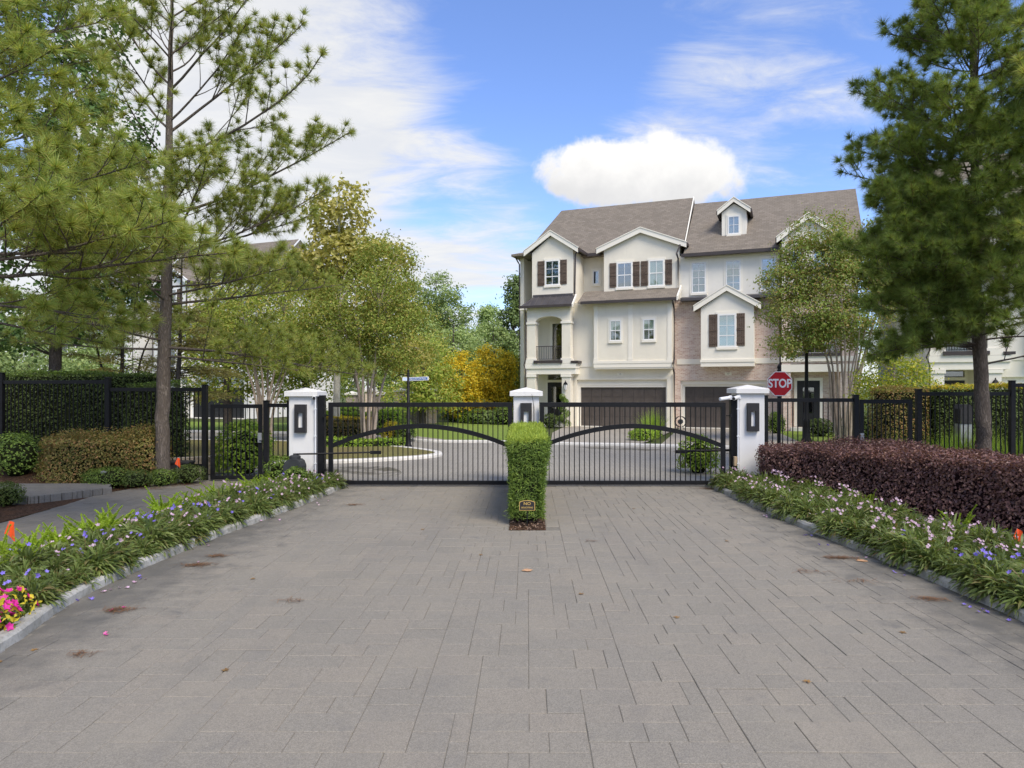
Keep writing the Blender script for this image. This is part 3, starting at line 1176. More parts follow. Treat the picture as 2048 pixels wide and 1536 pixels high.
def make_pillar(x, y, top, label, fixture_z, cap_mat='stucco_white'):
    t = thing('gate_pillar', label, 'pillar', (x, y, 0))
    MB().cbox(-0.285, 0.285, -0.285, 0.285, -0.05, top - 0.19, 0.012).build('shaft', 'stucco_white', t)
    cb = MB()
    h = 0.365
    zc = top - 0.19
    cb.cbox(-h, h, -h, h, zc, zc + 0.105, 0.008)
    a = h - 0.012
    cb.raw([(-a, -a, zc + 0.106), (a, -a, zc + 0.106), (a, a, zc + 0.106), (-a, a, zc + 0.106), (0, 0, top)],
           [(0, 1, 4), (1, 2, 4), (2, 3, 4), (3, 0, 4), (3, 2, 1, 0)])
    cb.build('cap', cap_mat, t)
    return t


def wall_light(x, y, z, label):
    """flat black lantern box with a slot showing a frosted pane"""
    t = thing('wall_light', label, 'wall light', (x, y, z), 0, 'lights on the gate pillars')
    w2, h2 = 0.125, 0.31
    sl, sb, st = 0.052, -0.2, 0.125
    f = MB()
    f.box(-w2, -sl, -0.1, 0, -h2, h2)
    f.box(sl, w2, -0.1, 0, -h2, h2)
    f.box(-sl, sl, -0.1, 0, st, h2)
    f.box(-sl, sl, -0.1, 0, -h2, sb)
    f.build('housing', 'black_fixture', t)
    MB().box(-sl, sl, -0.03, -0.005, sb, st).build('pane', 'frosted_glass', t)
    return t


pil_l = make_pillar(-4.985, 15.35, 2.17, 'white stucco pillar beside the grey gate motor', 1.5)
pil_c = make_pillar(-0.03, 15.42, 2.175, 'white stucco pillar between the two gate leaves, behind the clipped hedge', 1.5)
pil_r = make_pillar(4.95, 15.35, 2.235, 'white stucco pillar carrying two white security cameras', 1.5)
wall_light(-4.99, 15.064, 1.49, 'black slotted wall light on the pillar beside the gate motor')
wall_light(-0.03, 15.134, 1.52, 'black slotted wall light on the pillar behind the clipped hedge')
wall_light(4.96, 15.064, 1.52, 'black slotted wall light on the pillar with security cameras')


def make_gate(x0, x1, label):
    t = thing('gate_leaf', label, 'gate', (0, GY, 0), 0, 'double gate across the drive')
    zb, zt = 0.035, 1.845
    MB().cbox(x0, x1, -0.035, 0.035, zt - 0.10, zt, 0.004).build('top_rail', 'black_metal', t)
    MB().cbox(x0, x1, -0.035, 0.035, zb, zb + 0.09, 0.004).build('bottom_rail', 'black_metal', t)
    for a in (x0, x1 - 0.095):
        MB().box(a, a + 0.095, -0.033, 0.033, zb + 0.09, zt - 0.10).build('stile', 'black_metal', t)
    # arched band
    n = 28
    xa, xb = x0 + 0.095, x1 - 0.095
    lo, hi = 0.90, 1.325
    top, bot = [], []
    for i in range(n + 1):
        s = -1 + 2 * i / n
        xx = (xa + xb) / 2 + s * (xb - xa) / 2
        z = hi - (hi - lo) * (s * s * 0.86 + abs(s) ** 1.4 * 0.14)
        top.append((xx, z + 0.05))
        bot.append((xx, z - 0.05))
    ab = MB()
    for i in range(n):
        ab.prism([bot[i], bot[i + 1], top[i + 1], top[i]], -0.028, 0.028)
    ab.build('arch_band', 'black_metal', t)
    np_ = 34
    me = MB().box(-0.0095, 0.0095, -0.0095, 0.0095, zb + 0.09, zt - 0.10).mesh('picket', 'black_metal')
    for i in range(np_):
        link_part('picket', me, t, (xa + (xb - xa) * (i + 1) / (np_ + 1), 0, 0))
    return t


gl = make_gate(-4.37, -0.335, 'black picket gate leaf with arched band beside the grey gate motor')
gr = make_gate(0.27, 4.345, 'black picket gate leaf with arched band beside the pillar with cameras')
MB().cbox(0.2, 0.275, -0.05, 0.045, 0.45, 1.1, 0.01).build('latch_box', 'black_fixture', gr)

for x, lab in ((-4.58, 'black square gate post against the pillar beside the gate motor'),
               (4.585, 'black square gate post against the pillar with security cameras')):
    t = thing('gate_post', lab, 'post', (x, 15.2, 0), 0, 'hinge posts of the double gate')
    MB().cbox(-0.075, 0.075, -0.075, 0.075, 0, 2.0, 0.006).build('shaft', 'black_metal', t)
    s = 1 if x < 0 else -1
    for z in (0.35, 1.55):
        hb = MB().tube([(s * 0.075, -0.1, z), (s * 0.2, -0.15, z)], 0.012, 6)
        hb.box(s * 0.1 - 0.03, s * 0.1 + 0.03, -0.16, -0.1, z - 0.03, z + 0.03)
        hb.build('hinge', 'black_metal', t)

# gate motors with their push arms
t = thing('gate_motor', 'dark grey gate motor housing in front of the pillar, with long arm', 'gate motor', (-4.98, 14.62, 0))
mb = MB()
prof = [(-0.20, 0.0), (-0.20, 0.5), (-0.15, 0.60), (-0.10, 0.64), (0.10, 0.64), (0.15, 0.60), (0.19, 0.5), (0.19, 0.0)]
mb.prism(prof, -0.17, 0.17)
mb.build('housing', 'grey_plastic', t)
MB().lathe([(0.12, 0.64), (0.12, 0.70), (0.09, 0.72), (0.04, 0.73), (0.04, 0.76), (0.0, 0.76)], 14).build('crank', 'grey_plastic', t)
MB().tube([(0, 0, 0.745), (0.55, 0.1, 0.745), (1.62, 0.27, 0.76)], 0.02, 6).build('push_arm', 'black_metal', t)
MB().box(1.55, 1.78, 0.25, 0.31, 0.72, 0.79).build('arm_bracket', 'black_metal', t)
t = thing('gate_opener', 'black push arm bolted behind the gate leaf near the tan box', 'gate opener', (4.45, 15.32, 0.76))
MB().tube([(0.1, 0.05, 0), (-1.12, -0.15, 0)], 0.028, 6).build('tube', 'black_metal', t)
MB().box(-1.16, -0.9, -0.17, -0.1, -0.05, 0.02).build('bracket', 'black_metal', t)
MB().tube([(-0.05, 0.05, 0.03), (-0.3, 0.02, 0.055)], 0.02, 6).build('cylinder', 'black_metal', t)


def bullet_camera(base, tip, label, lens):
    t = thing('security_camera', label, 'security camera', base)
    d = Vector(tip) - Vector(base)
    u = d.normalized()
    MB().lathe([(0.0, -0.04), (0.05, -0.04), (0.05, 0.03), (0.03, 0.05), (0.0, 0.05)], 12).build('mount', 'white_plastic', t)
    body = MB()
    e = d * 1.0
    body.tube([tuple(u * 0.03), tuple(e)], 0.042, 10)
    body.box(e.x * 0.35 - 0.05, e.x * 1.02 + 0.03, e.y - 0.05, 0.02 + max(0, e.y * 0.3), e.z + 0.036, e.z + 0.046) if False else None
    body.build('barrel', 'white_plastic', t)
    MB().tube([tuple(e * 0.98), tuple(e + u * 0.012)], 0.034, 10).build('lens', lens, t)
    return t


bullet_camera((4.66, 15.06, 1.965), (4.49, 14.86, 1.93), 'white bullet security camera fixed to the pillar face', 'black_fixture')
bullet_camera((4.50, 15.14, 1.945), (4.24, 15.02, 1.915), 'white bullet security camera on the hinge post pointing across the gate', 'white_plastic')
bullet_camera((-4.72, 15.10, 1.97), (-4.68, 14.96, 1.94), 'white security camera with dark lens under the cap beside the gate motor', 'black_fixture')
for x, lab in ((-4.672, 'white conduit running down the pillar by the gate motor'), (4.636, 'white conduit running down the pillar with security cameras')):
    mb = MB().tube([(0, 0, 0.1), (0, 0, 1.97)], 0.018, 8)
    for z in (0.5, 1.1, 1.7):
        mb.box(-0.026, 0.026, -0.024, 0.03, z - 0.012, z + 0.012)
    o = mb.build('conduit_pipe', 'white_plastic', loc=(x, 15.03, 0))
    tag(o, lab, 'pipe', 'conduits on the gate pillars')
t = thing('junction_box', 'tan wooden box fixed to the hinge post near the purple hedge', 'box', (4.60, 15.07, 0.55))
MB().cbox(-0.05, 0.04, -0.05, 0.05, -0.1, 0.1, 0.006).build('case', 'tan_wood', t)
MB().box(0.0, 0.05, -0.03, 0.04, -0.15, -0.1).build('bracket', 'black_metal', t)
t = thing('antenna_mast', 'thin black antenna rod in front of the pillar behind the clipped hedge', 'antenna', (0.145, 15.02, 0))
MB().tube([(0, 0, 0.1), (-0.005, 0, 1.75)], 0.012, 6).build('rod', 'black_metal', t)
MB().tube([(-0.005, 0, 1.75), (-0.05, 0.01, 2.03)], [0.009, 0.003], 6).build('whip', 'black_metal', t)


def fence_run(name, pts, label, cat='fence', gap=0.115, caps=True, group=None):
    """pts: list of (x, y, bottom z, top z) at the posts; between two posts rails and pickets"""
    t = thing(name, label, cat, (0, 0, 0), 0, group)
    for (x0, y0, b0, t0), (x1, y1, b1, t1) in zip(pts[:-1], pts[1:]):
        L = math.hypot(x1 - x0, y1 - y0)
        ang = math.atan2(y1 - y0, x1 - x0)
        zt, zb = min(t0, t1) - 0.05, max(b0, b1) + 0.02
        for nm, z0, z1 in (('top_rail', zt - 0.085, zt), ('bottom_rail', zb, zb + 0.07)):
            o = MB().cbox(0.055, L - 0.055, -0.026, 0.026, z0, z1, 0.004).build(nm, 'black_metal', t)
            o.location = (x0, y0, 0)
            o.rotation_euler = (0, 0, ang)
        n = int((L - 0.11) / gap)
        me = MB().box(-0.0095, 0.0095, -0.0095, 0.0095, zb + 0.07, zt - 0.085).mesh('picket', 'black_metal')
        for i in range(1, n):
            s = 0.055 + (L - 0.11) * i / n
            link_part('picket', me, t, (x0 + math.cos(ang) * s, y0 + math.sin(ang) * s, 0), (0, 0, ang))
    for x, y, b, tp in pts:
        p = MB().cbox(-0.055, 0.055, -0.055, 0.055, b - 0.15, tp, 0.005)
        p.cbox(-0.066, 0.066, -0.066, 0.066, tp, tp + 0.02, 0.008)
        p.build('post', 'black_metal', t, loc=(x, y, 0))
    return t


def side_gate(x0, x1, y, zb, zt, label, lock_x):
    t = thing('side_gate', label, 'gate', (0, y, 0))
    MB().cbox(x0, x1, -0.026, 0.026, zt - 0.09, zt, 0.004).build('top_rail', 'black_metal', t)
    MB().cbox(x0, x1, -0.026, 0.026, zb, zb + 0.09, 0.004).build('bottom_rail', 'black_metal', t)
    for a in (x0, x1 - 0.09):
        MB().box(a, a + 0.09, -0.025, 0.025, zb + 0.09, zt - 0.09).build('stile', 'black_metal', t)
    n = 9
    me = MB().box(-0.0095, 0.0095, -0.0095, 0.0095, zb + 0.09, zt - 0.09).mesh('picket', 'black_metal')
    for i in range(1, n + 1):
        link_part('picket', me, t, (x0 + 0.09 + (x1 - x0 - 0.18) * i / (n + 1), 0, 0))
    lk = MB().cbox(lock_x - 0.045, lock_x + 0.045, -0.07, -0.03, 0.92, 1.14, 0.006)
    lk.build('lock', 'grey_metal', t)
    MB().tube([(lock_x, -0.075, 0.96), (lock_x + 0.08, -0.08, 0.96)], 0.012, 6).build('handle', 'black_metal', t)
    return t


# side with the walkway
fence_run('fence_panel', [(-5.95, 15.55, 0.0, 1.86), (-5.36, 15.4, 0.0, 1.86)], 'short black picket panel between pillar and walkway gate')
side_gate(-7.24, -6.06, 15.6, 0.07, 1.79, 'black picket side gate at the end of the walkway', -6.1)
fence_run('picket_fence', [(-7.43, 15.72, 0.16, 2.22), (-10.05, 16.35, 0.32, 2.40), (-13.1, 17.0, 0.58, 2.53), (-16.2, 17.6, 0.62, 2.58)],
          'stepped black picket fence in front of the tall dark hedge')
# side with the purple hedge
fence_run('fence_panel', [(5.36, 15.4, 0.0, 1.98), (7.43, 15.45, 0.0, 1.99)], 'black picket panel between pillar and gate behind the purple hedge')
side_gate(7.53, 8.72, 15.48, 0.07, 1.9, 'black picket side gate behind the purple hedge', 7.56)
fence_run('picket_fence', [(8.88, 15.5, 0.1, 2.12), (11.25, 15.85, 0.2, 2.32), (13.9, 16.1, 0.25, 2.34)],
          'black picket fence behind the pine trunk and purple hedge')

# utility box and flags
t = thing('utility_box', 'low black utility box at the foot of the fence by the pine', 'utility box', (-7.9, 15.55, 0.1))
MB().cbox(-0.24, 0.24, -0.15, 0.15, 0, 0.36, 0.01).build('case', 'black_fixture', t)
MB().cbox(-0.26, 0.26, -0.17, 0.17, 0.36, 0.40, 0.01).build('lid', 'black_fixture', t)


def marker_flag(x, y, z, h, s, label):
    t = thing('marker_flag', label, 'marker flag', (x, y, z), 0, 'orange marker flags in the beds')
    MB().tube([(0, 0, -0.05), (0, 0, h)], 0.003, 5).build('wire', 'grey_metal', t)
    v, f = [], []
    n = 6
    for i in range(n + 1):
        u = i / n
        yy = 0.02 * math.sin(u * 5.0)
        v += [(u * s * 0.75 - 0.3 * s, yy, h - u * s * 0.12 - s * (0.8 + 0.35 * u)), (u * s * 0.75 * (1 - 0.5 * u), yy + 0.002, h - 0.25 * s * u)]
    for i in range(n):
        f.append((2 * i, 2 * i + 2, 2 * i + 3, 2 * i + 1))
    MB().raw(v, f).build('flag', 'flag_orange', t)


marker_flag(-6.42, 8.45, 0.05, 0.46, 0.2, 'orange marker flag among the ferns by the walkway')
marker_flag(-7.75, 15.1, 0.1, 0.52, 0.18, 'small orange marker flag in front of the black utility box')
marker_flag(5.95, 8.3, 0.05, 0.40, 0.15, 'orange marker flag half hidden behind the flowers by the purple hedge')

t = thing('path_light', 'small cylindrical path light at the corner of the raised landing', 'path light', (-9.0, 14.5, 0.03))
MB().lathe([(0.03, 0), (0.03, 0.12), (0.045, 0.12), (0.045, 0.33), (0.06, 0.33), (0.06, 0.36), (0.0, 0.38)], 12).build('body', 'grey_metal', t)
MB().tube([(0, 0, -0.1), (0, 0, 0.02)], 0.015, 6).build('stake', 'black_metal', t)

# NO SOLICITING sign in front of the clipped hedge
t = thing('small_sign', 'small black sign with gold border reading NO SOLICITING', 'sign', (-0.005, 10.5, 0))


def plate(w2, zlo, zhi, rise):
    p = [(-w2, zlo), (w2, zlo), (w2, zhi)]
    for i in range(9):
        s = 0.82 - i * 0.82 / 4
        p.append((w2 * s, zhi + rise * (1 - (s / 0.82) ** 2 * 0.55) if abs(s) < 0.8 else zhi + rise * 0.45))
    p.append((-w2, zhi))
    return p


MB().prism(plate(0.122, -0.072, 0.058, 0.028), 0.0, 0.006).build('border', 'gold_paint', t, loc=(0, 0, 0.345))
MB().prism(plate(0.112, -0.062, 0.050, 0.026), -0.003, 0.003).build('panel', 'black_fixture', t, loc=(0, 0, 0.345))
text_part('lettering', 'NO', 0.062, t, (0, -0.0045, 0.378), (R(90), 0, 0), 'gold_paint', 0.001, 1.15)
text_part('lettering', 'SOLICITING', 0.034, t, (0, -0.0045, 0.318), (R(90), 0, 0), 'gold_paint', 0.0008)
MB().tube([(0, 0.012, -0.1), (0, 0.012, 0.30)], 0.011, 6).build('stake', 'black_metal', t)

# STOP sign
SY = 20.0
t = thing('stop_sign', 'red octagonal STOP sign on a black post with acorn finial', 'stop sign', (PX(1558, SY), SY, 0))
zc = PZ(767.5, SY)


def octa(r):
    return [(r * math.cos(R(22.5 + 45 * k)) / math.cos(R(22.5)), r * math.sin(R(22.5 + 45 * k)) / math.cos(R(22.5))) for k in range(8)]


MB().prism(octa(0.358), -0.001, 0.003).build('rim', 'sign_white', t, loc=(0, -0.07, zc))
MB().prism(octa(0.336), -0.005, -0.002).build('face', 'stop_red', t, loc=(0, -0.07, zc))
text_part('lettering', 'STOP', 0.345, t, (0, -0.0775, zc), (R(90), 0, 0), 'sign_white', 0.009, 0.82)
MB().tube([(0, 0, -0.1), (0, 0, zc + 0.40)], 0.05, 12).build('post', 'black_metal', t)
MB().lathe([(0.05, 0), (0.06, 0.01), (0.06, 0.03), (0.035, 0.045), (0.05, 0.08), (0.055, 0.11), (0.045, 0.15), (0.02, 0.19), (0.0, 0.21)], 12).build('finial', 'black_metal', t, True, (0, 0, zc + 0.38))

# street name sign on the island
NY = 24.2
t = thing('street_name_sign', 'black post carrying two blue street name blades on the grass island', 'street sign', (PX(816.5, NY), NY, 0.05))
MB().lathe([(0.13, 0), (0.13, 0.08), (0.10, 0.12), (0.085, 0.5), (0.10, 0.52), (0.055, 0.56), (0.05, 2.62), (0.0, 2.62)], 14).build('post', 'black_metal', t, True)
MB().lathe([(0.05, 2.62), (0.06, 2.64), (0.03, 2.67), (0.045, 2.71), (0.03, 2.77), (0.0, 2.80)], 12).build('finial', 'black_metal', t, True)
zb = PZ(758.5, NY) - 0.05
b = MB().box(0.05, 0.86, -0.02, 0.0, zb - 0.065, zb + 0.065).build('blade', 'sign_white', t)
b.rotation_euler = (0, R(-2), R(-14))
MB().box(0.09, 0.82, -0.024, -0.021, zb - 0.043, zb + 0.043).build('blade_face', 'sign_blue', b)
text_part('lettering', 'Memorial Cove Place', 0.082, b, (0.455, -0.0265, zb), (R(90), 0, 0), 'sign_white', 0.001, 0.86)
b2 = MB().box(-0.29, -0.05, -0.02, 0.0, zb - 0.065, zb + 0.065).build('blade', 'sign_white', t)
b2.rotation_euler = (0, R(2), R(20))
MB().box(-0.27, -0.07, -0.024, -0.021, zb - 0.05, zb + 0.05).build('blade_face', 'sign_pale_blue', b2)
MB().tube([(0, 0, 2.25), (0.25, -0.05, 2.36), (0.45, -0.1, zb - 0.07)], 0.012, 6).build('scroll_bracket', 'black_metal', t)
MB().tube([(-0.05, 0, 2.55), (-0.3, 0.15, 2.6), (-0.5, 0.2, 2.5), (-0.55, 0.2, 2.38), (-0.45, 0.2, 2.34)], 0.02, 6).build('sign_arm', 'black_metal', t)

# lamp post
LY = 27.4
t = thing('street_lamp', 'black street lamp with tapering lantern beside the crape myrtle', 'street lamp', (PX(1613, LY), LY, 0.0))
MB().lathe([(0.2, 0), (0.2, 0.1), (0.15, 0.2), (0.13, 0.8), (0.15, 0.85), (0.085, 0.95), (0.065, 3.55), (0.085, 3.58), (0.12, 3.72), (0.12, 3.8), (0.09, 3.86), (0.09, 3.95), (0.0, 3.95)], 16).build('post', 'black_metal', t, True)
MB().lathe([(0.12, 3.95), (0.14, 4.0), (0.26, 4.40), (0.0, 4.40)], 12).build('lantern_glass', 'frosted_glass', t)
rb = MB()
for k in range(6):
    a = k * math.pi / 3
    rb.tube([(0.125 * math.cos(a), 0.125 * math.sin(a), 3.95), (0.268 * math.cos(a), 0.268 * math.sin(a), 4.42)], 0.012, 5)
rb.build('lantern_ribs', 'black_metal', t)
MB().lathe([(0.36, 4.40), (0.37, 4.44), (0.30, 4.56), (0.14, 4.68), (0.06, 4.72), (0.05, 4.82), (0.0, 4.86)], 16).build('lantern_roof', 'black_metal', t, True)


# ------------------------------------------------------------------ houses
def hbox(mb, u0, u1, v0, v1, z0, z1, mi=0):
    """box in facade coordinates: u along the front, v out towards the street"""
    return mb.box(u0, u1, -v1, -v0, z0, z1, mi)


class House:
    def __init__(self, root, pal):
        self.r, self.p = root, pal

    def b(self, name, mat, boxes, parent=None):
        mb = MB()
        for q in boxes:
            hbox(mb, *q)
        return mb.build(name, self.p.get(mat, mat), parent or self.r)

    def window(self, u0, u1, z0, z1, v, nx=2, nz=2, back='interior_dark', sash=0.06, trim=True, split=None):
        f = MB()
        d = 0.05
        hbox(f, u0, u0 + sash, v, v + d, z0, z1)
        hbox(f, u1 - sash, u1, v, v + d, z0, z1)
        hbox(f, u0 + sash, u1 - sash, v, v + d, z0, z0 + sash)
        hbox(f, u0 + sash, u1 - sash, v, v + d, z1 - sash, z1)
        a0, a1, c0, c1 = u0 + sash, u1 - sash, z0 + sash, z1 - sash
        mz = 0.022
        for i in range(1, nx):
            x = a0 + (a1 - a0) * i / nx
            hbox(f, x - mz / 2, x + mz / 2, v + 0.012, v + 0.036, c0, c1)
        for k in range(1, nz):
            z = c0 + (c1 - c0) * k / nz
            t = 0.05 if (split and k == split) else mz
            hbox(f, a0, a1, v + 0.010, v + 0.038, z - t / 2, z + t / 2)
        w_ = f.build('window', 'white_trim', self.r)
        for i in range(nx):
            for k in range(nz):
                p = MB()
                hbox(p, a0 + (a1 - a0) * i / nx, a0 + (a1 - a0) * (i + 1) / nx, v + 0.020, v + 0.026,
                     c0 + (c1 - c0) * k / nz, c0 + (c1 - c0) * (k + 1) / nz)
                p.build('pane', 'window_glass', w_)
        bk = MB()
        if back == 'slats':
            hbox(bk, a0, a1, v + 0.002, v + 0.004, c0, c1)
            n = max(6, int((c1 - c0) / 0.075))
            for k in range(n):
                z = c0 + (c1 - c0) * (k + 0.5) / n
                hbox(bk, a0, a1, v + 0.005, v + 0.014, z - 0.022, z + 0.022)
            bk.build('blind', 'blind_white', w_)
        elif back == 'half':
            hbox(bk, a0, a1, v + 0.002, v + 0.004, c0, c1)
            bk.build('room', 'interior_dark', w_)
            hb = MB()
            zz0 = c0 + (c1 - c0) * 0.52
            n = 7
            for k in range(n):
                z = zz0 + (c1 - zz0) * (k + 0.5) / n
                hbox(hb, a0, a1, v + 0.005, v + 0.012, z - 0.033, z + 0.033)
            hb.build('blind', 'blind_white', w_)
        else:
            hbox(bk, a0, a1, v + 0.002, v + 0.004, c0, c1)
            bk.build('room', back, w_)
        if trim:
            s = MB()
            hbox(s, u0 - 0.07, u1 + 0.07, v, v + 0.075, z0 - 0.12, z0)
            hbox(s, u0 - 0.09, u1 + 0.09, v, v + 0.04, z1, z1 + 0.11)
            hbox(s, u0 - 0.09, u0, v, v + 0.03, z0, z1)
            hbox(s, u1, u1 + 0.09, v, v + 0.03, z0, z1)
            s.build('sill_and_surround', self.p['trim'], w_)
        return w_

    def shutter(self, u0, u1, z0, z1, v):
        m = MB()
        n = 4
        for k in range(n):
            a = u0 + (u1 - u0) * k / n
            hbox(m, a + 0.004, a + (u1 - u0) / n - 0.004, v, v + 0.035, z0, z1)
        for z in (z0 + 0.12, (z0 + z1) / 2 - 0.05, z1 - 0.22):
            hbox(m, u0 + 0.002, u1 - 0.002, v + 0.035, v + 0.05, z, z + 0.1)
        s = m.build('shutter', 'shutter_wood', self.r)
        return s

    def gable(self, uc, half, zlow, zpeak, vfront, vback, name='gable_roof', rake=0.17):
        """small gable roof: shingles, rake boards; half includes the overhang"""
        m = MB()
        th = 0.09
        for s in (-1, 1):
            a = [(uc, zpeak + 0.02), (uc + s * half, zlow + 0.02), (uc + s * half, zlow + 0.02 + th), (uc, zpeak + 0.02 + th)]
            if s < 0:
                a = a[::-1]
            m.prism(a, -vfront + 0.06, -vback)
        r = m.build(name, 'shingles', self.r)
        k = MB()
        for s in (-1, 1):
            a = [(uc, zpeak - rake), (uc + s * half, zlow - rake), (uc + s * half, zlow + 0.10), (uc, zpeak + 0.10)]
            if s < 0:
                a = a[::-1]
            k.prism(a, -vfront - 0.02, -vfront + 0.055)
            a = [(uc, zpeak + 0.10), (uc + s * (half + 0.02), zlow + 0.10), (uc + s * (half + 0.02), zlow + 0.15), (uc, zpeak + 0.15)]
            if s < 0:
                a = a[::-1]
            k.prism(a, -vfront - 0.05, -vfront + 0.1)
        k.build('rake_board', self.p['white'], r)
        g = MB()
        for s in (-1, 1):
            hbox(g, uc + s * half - 0.05, uc + s * half + 0.07, vback, vfront - 0.03, zlow - 0.06, zlow + 0.1)
        g.build('gutter', 'dark_gutter', r)
        return r

    def pent(self, u0, u1, zw, zpk, uc, vf, vb):
        """pentagonal gable wall block"""
        m = MB()
        m.prism([(u0, zw[0]), (u1, zw[0]), (u1, zw[1]), (uc, zpk), (u0, zw[1])], -vf, -vb)
        return m

    def garage(self, u0, u1, z1, vdoor, mat, vwall):
        d = MB()
        d.box(u0, u1, -vdoor, -vdoor + 0.06, 0.02, z1)
        dr = d.build('garage_door', mat, self.r)
        rows, cols = 4, 8
        for r_ in range(rows):
            for c in range(cols):
                p = MB()
                a0 = u0 + (u1 - u0) * c / cols
                a1 = u0 + (u1 - u0) * (c + 1) / cols
                b0 = 0.04 + (z1 - 0.04) * r_ / rows
                b1 = 0.04 + (z1 - 0.04) * (r_ + 1) / rows
                hbox(p, a0 + 0.01, a1 - 0.01, vdoor, vdoor + 0.016, b0 + 0.015, b1 - 0.008)
                p.build('panel', mat, dr)
        j = MB()
        hbox(j, u0 - 0.12, u0, vdoor - 0.05, vdoor + 0.12, 0, z1 + 0.12)
        hbox(j, u1, u1 + 0.12, vdoor - 0.05, vdoor + 0.12, 0, z1 + 0.12)
        hbox(j, u0, u1, vdoor - 0.05, vdoor + 0.12, z1, z1 + 0.12)
        j.build('garage_frame', self.p['trim'], self.r)
        th = MB()
        hbox(th, u0 - 0.12, u1 + 0.12, vdoor - 0.3, vwall + 0.25, -0.02, 0.035)
        th.build('threshold', 'kerb_far', self.r)

    def pipe(self, pts, r=0.045):
        MB().tube([(u, -v, z) for u, v, z in pts], r, 8).build('downspout', 'dark_gutter', self.r)

    def railing(self, u0, u1, v, z0, z1, alongv=False, v1=0, n=12):
        m = MB()
        if not alongv:
            hbox(m, u0, u1, v - 0.02, v + 0.02, z1 - 0.04, z1)
            hbox(m, u0, u1, v - 0.015, v + 0.015, z0, z0 + 0.03)
        else:
            hbox(m, u0 - 0.02, u0 + 0.02, v, v1, z1 - 0.04, z1)
            hbox(m, u0 - 0.015, u0 + 0.015, v, v1, z0, z0 + 0.03)
        rl = m.build('railing', self.p['rail'], self.r)
        for i in range(n + 1):
            b = MB()
            if not alongv:
                x = u0 + (u1 - u0) * i / n
                hbox(b, x - 0.01, x + 0.01, v - 0.01, v + 0.01, z0 + 0.03, z1 - 0.04)
            else:
                y = v + (v1 - v) * i / n
                hbox(b, u0 - 0.01, u0 + 0.01, y - 0.01, y + 0.01, z0 + 0.03, z1 - 0.04)
            b.build('baluster', self.p['rail'], rl)

    def lantern(self, u, v, z):
        m = MB().lathe([(0.0, -0.02), (0.06, 0.0), (0.11, 0.32), (0.0, 0.32)], 6, (u, -v))
        l = m.build('wall_lantern', 'frosted_glass', self.r, loc=(0, 0, z))
        MB().lathe([(0.14, 0.32), (0.09, 0.42), (0.03, 0.48), (0.02, 0.55), (0.0, 0.55)], 6, (u, -v)).build('lantern_cap', 'black_metal', l)
        k = MB()
        for i in range(6):
            a = i * math.pi / 3
            k.tube([(u + 0.065 * math.cos(a), -v + 0.065 * math.sin(a), 0.0), (u + 0.115 * math.cos(a), -v + 0.115 * math.sin(a), 0.33)], 0.008, 4)
        k.build('lantern_cage', 'black_metal', l)


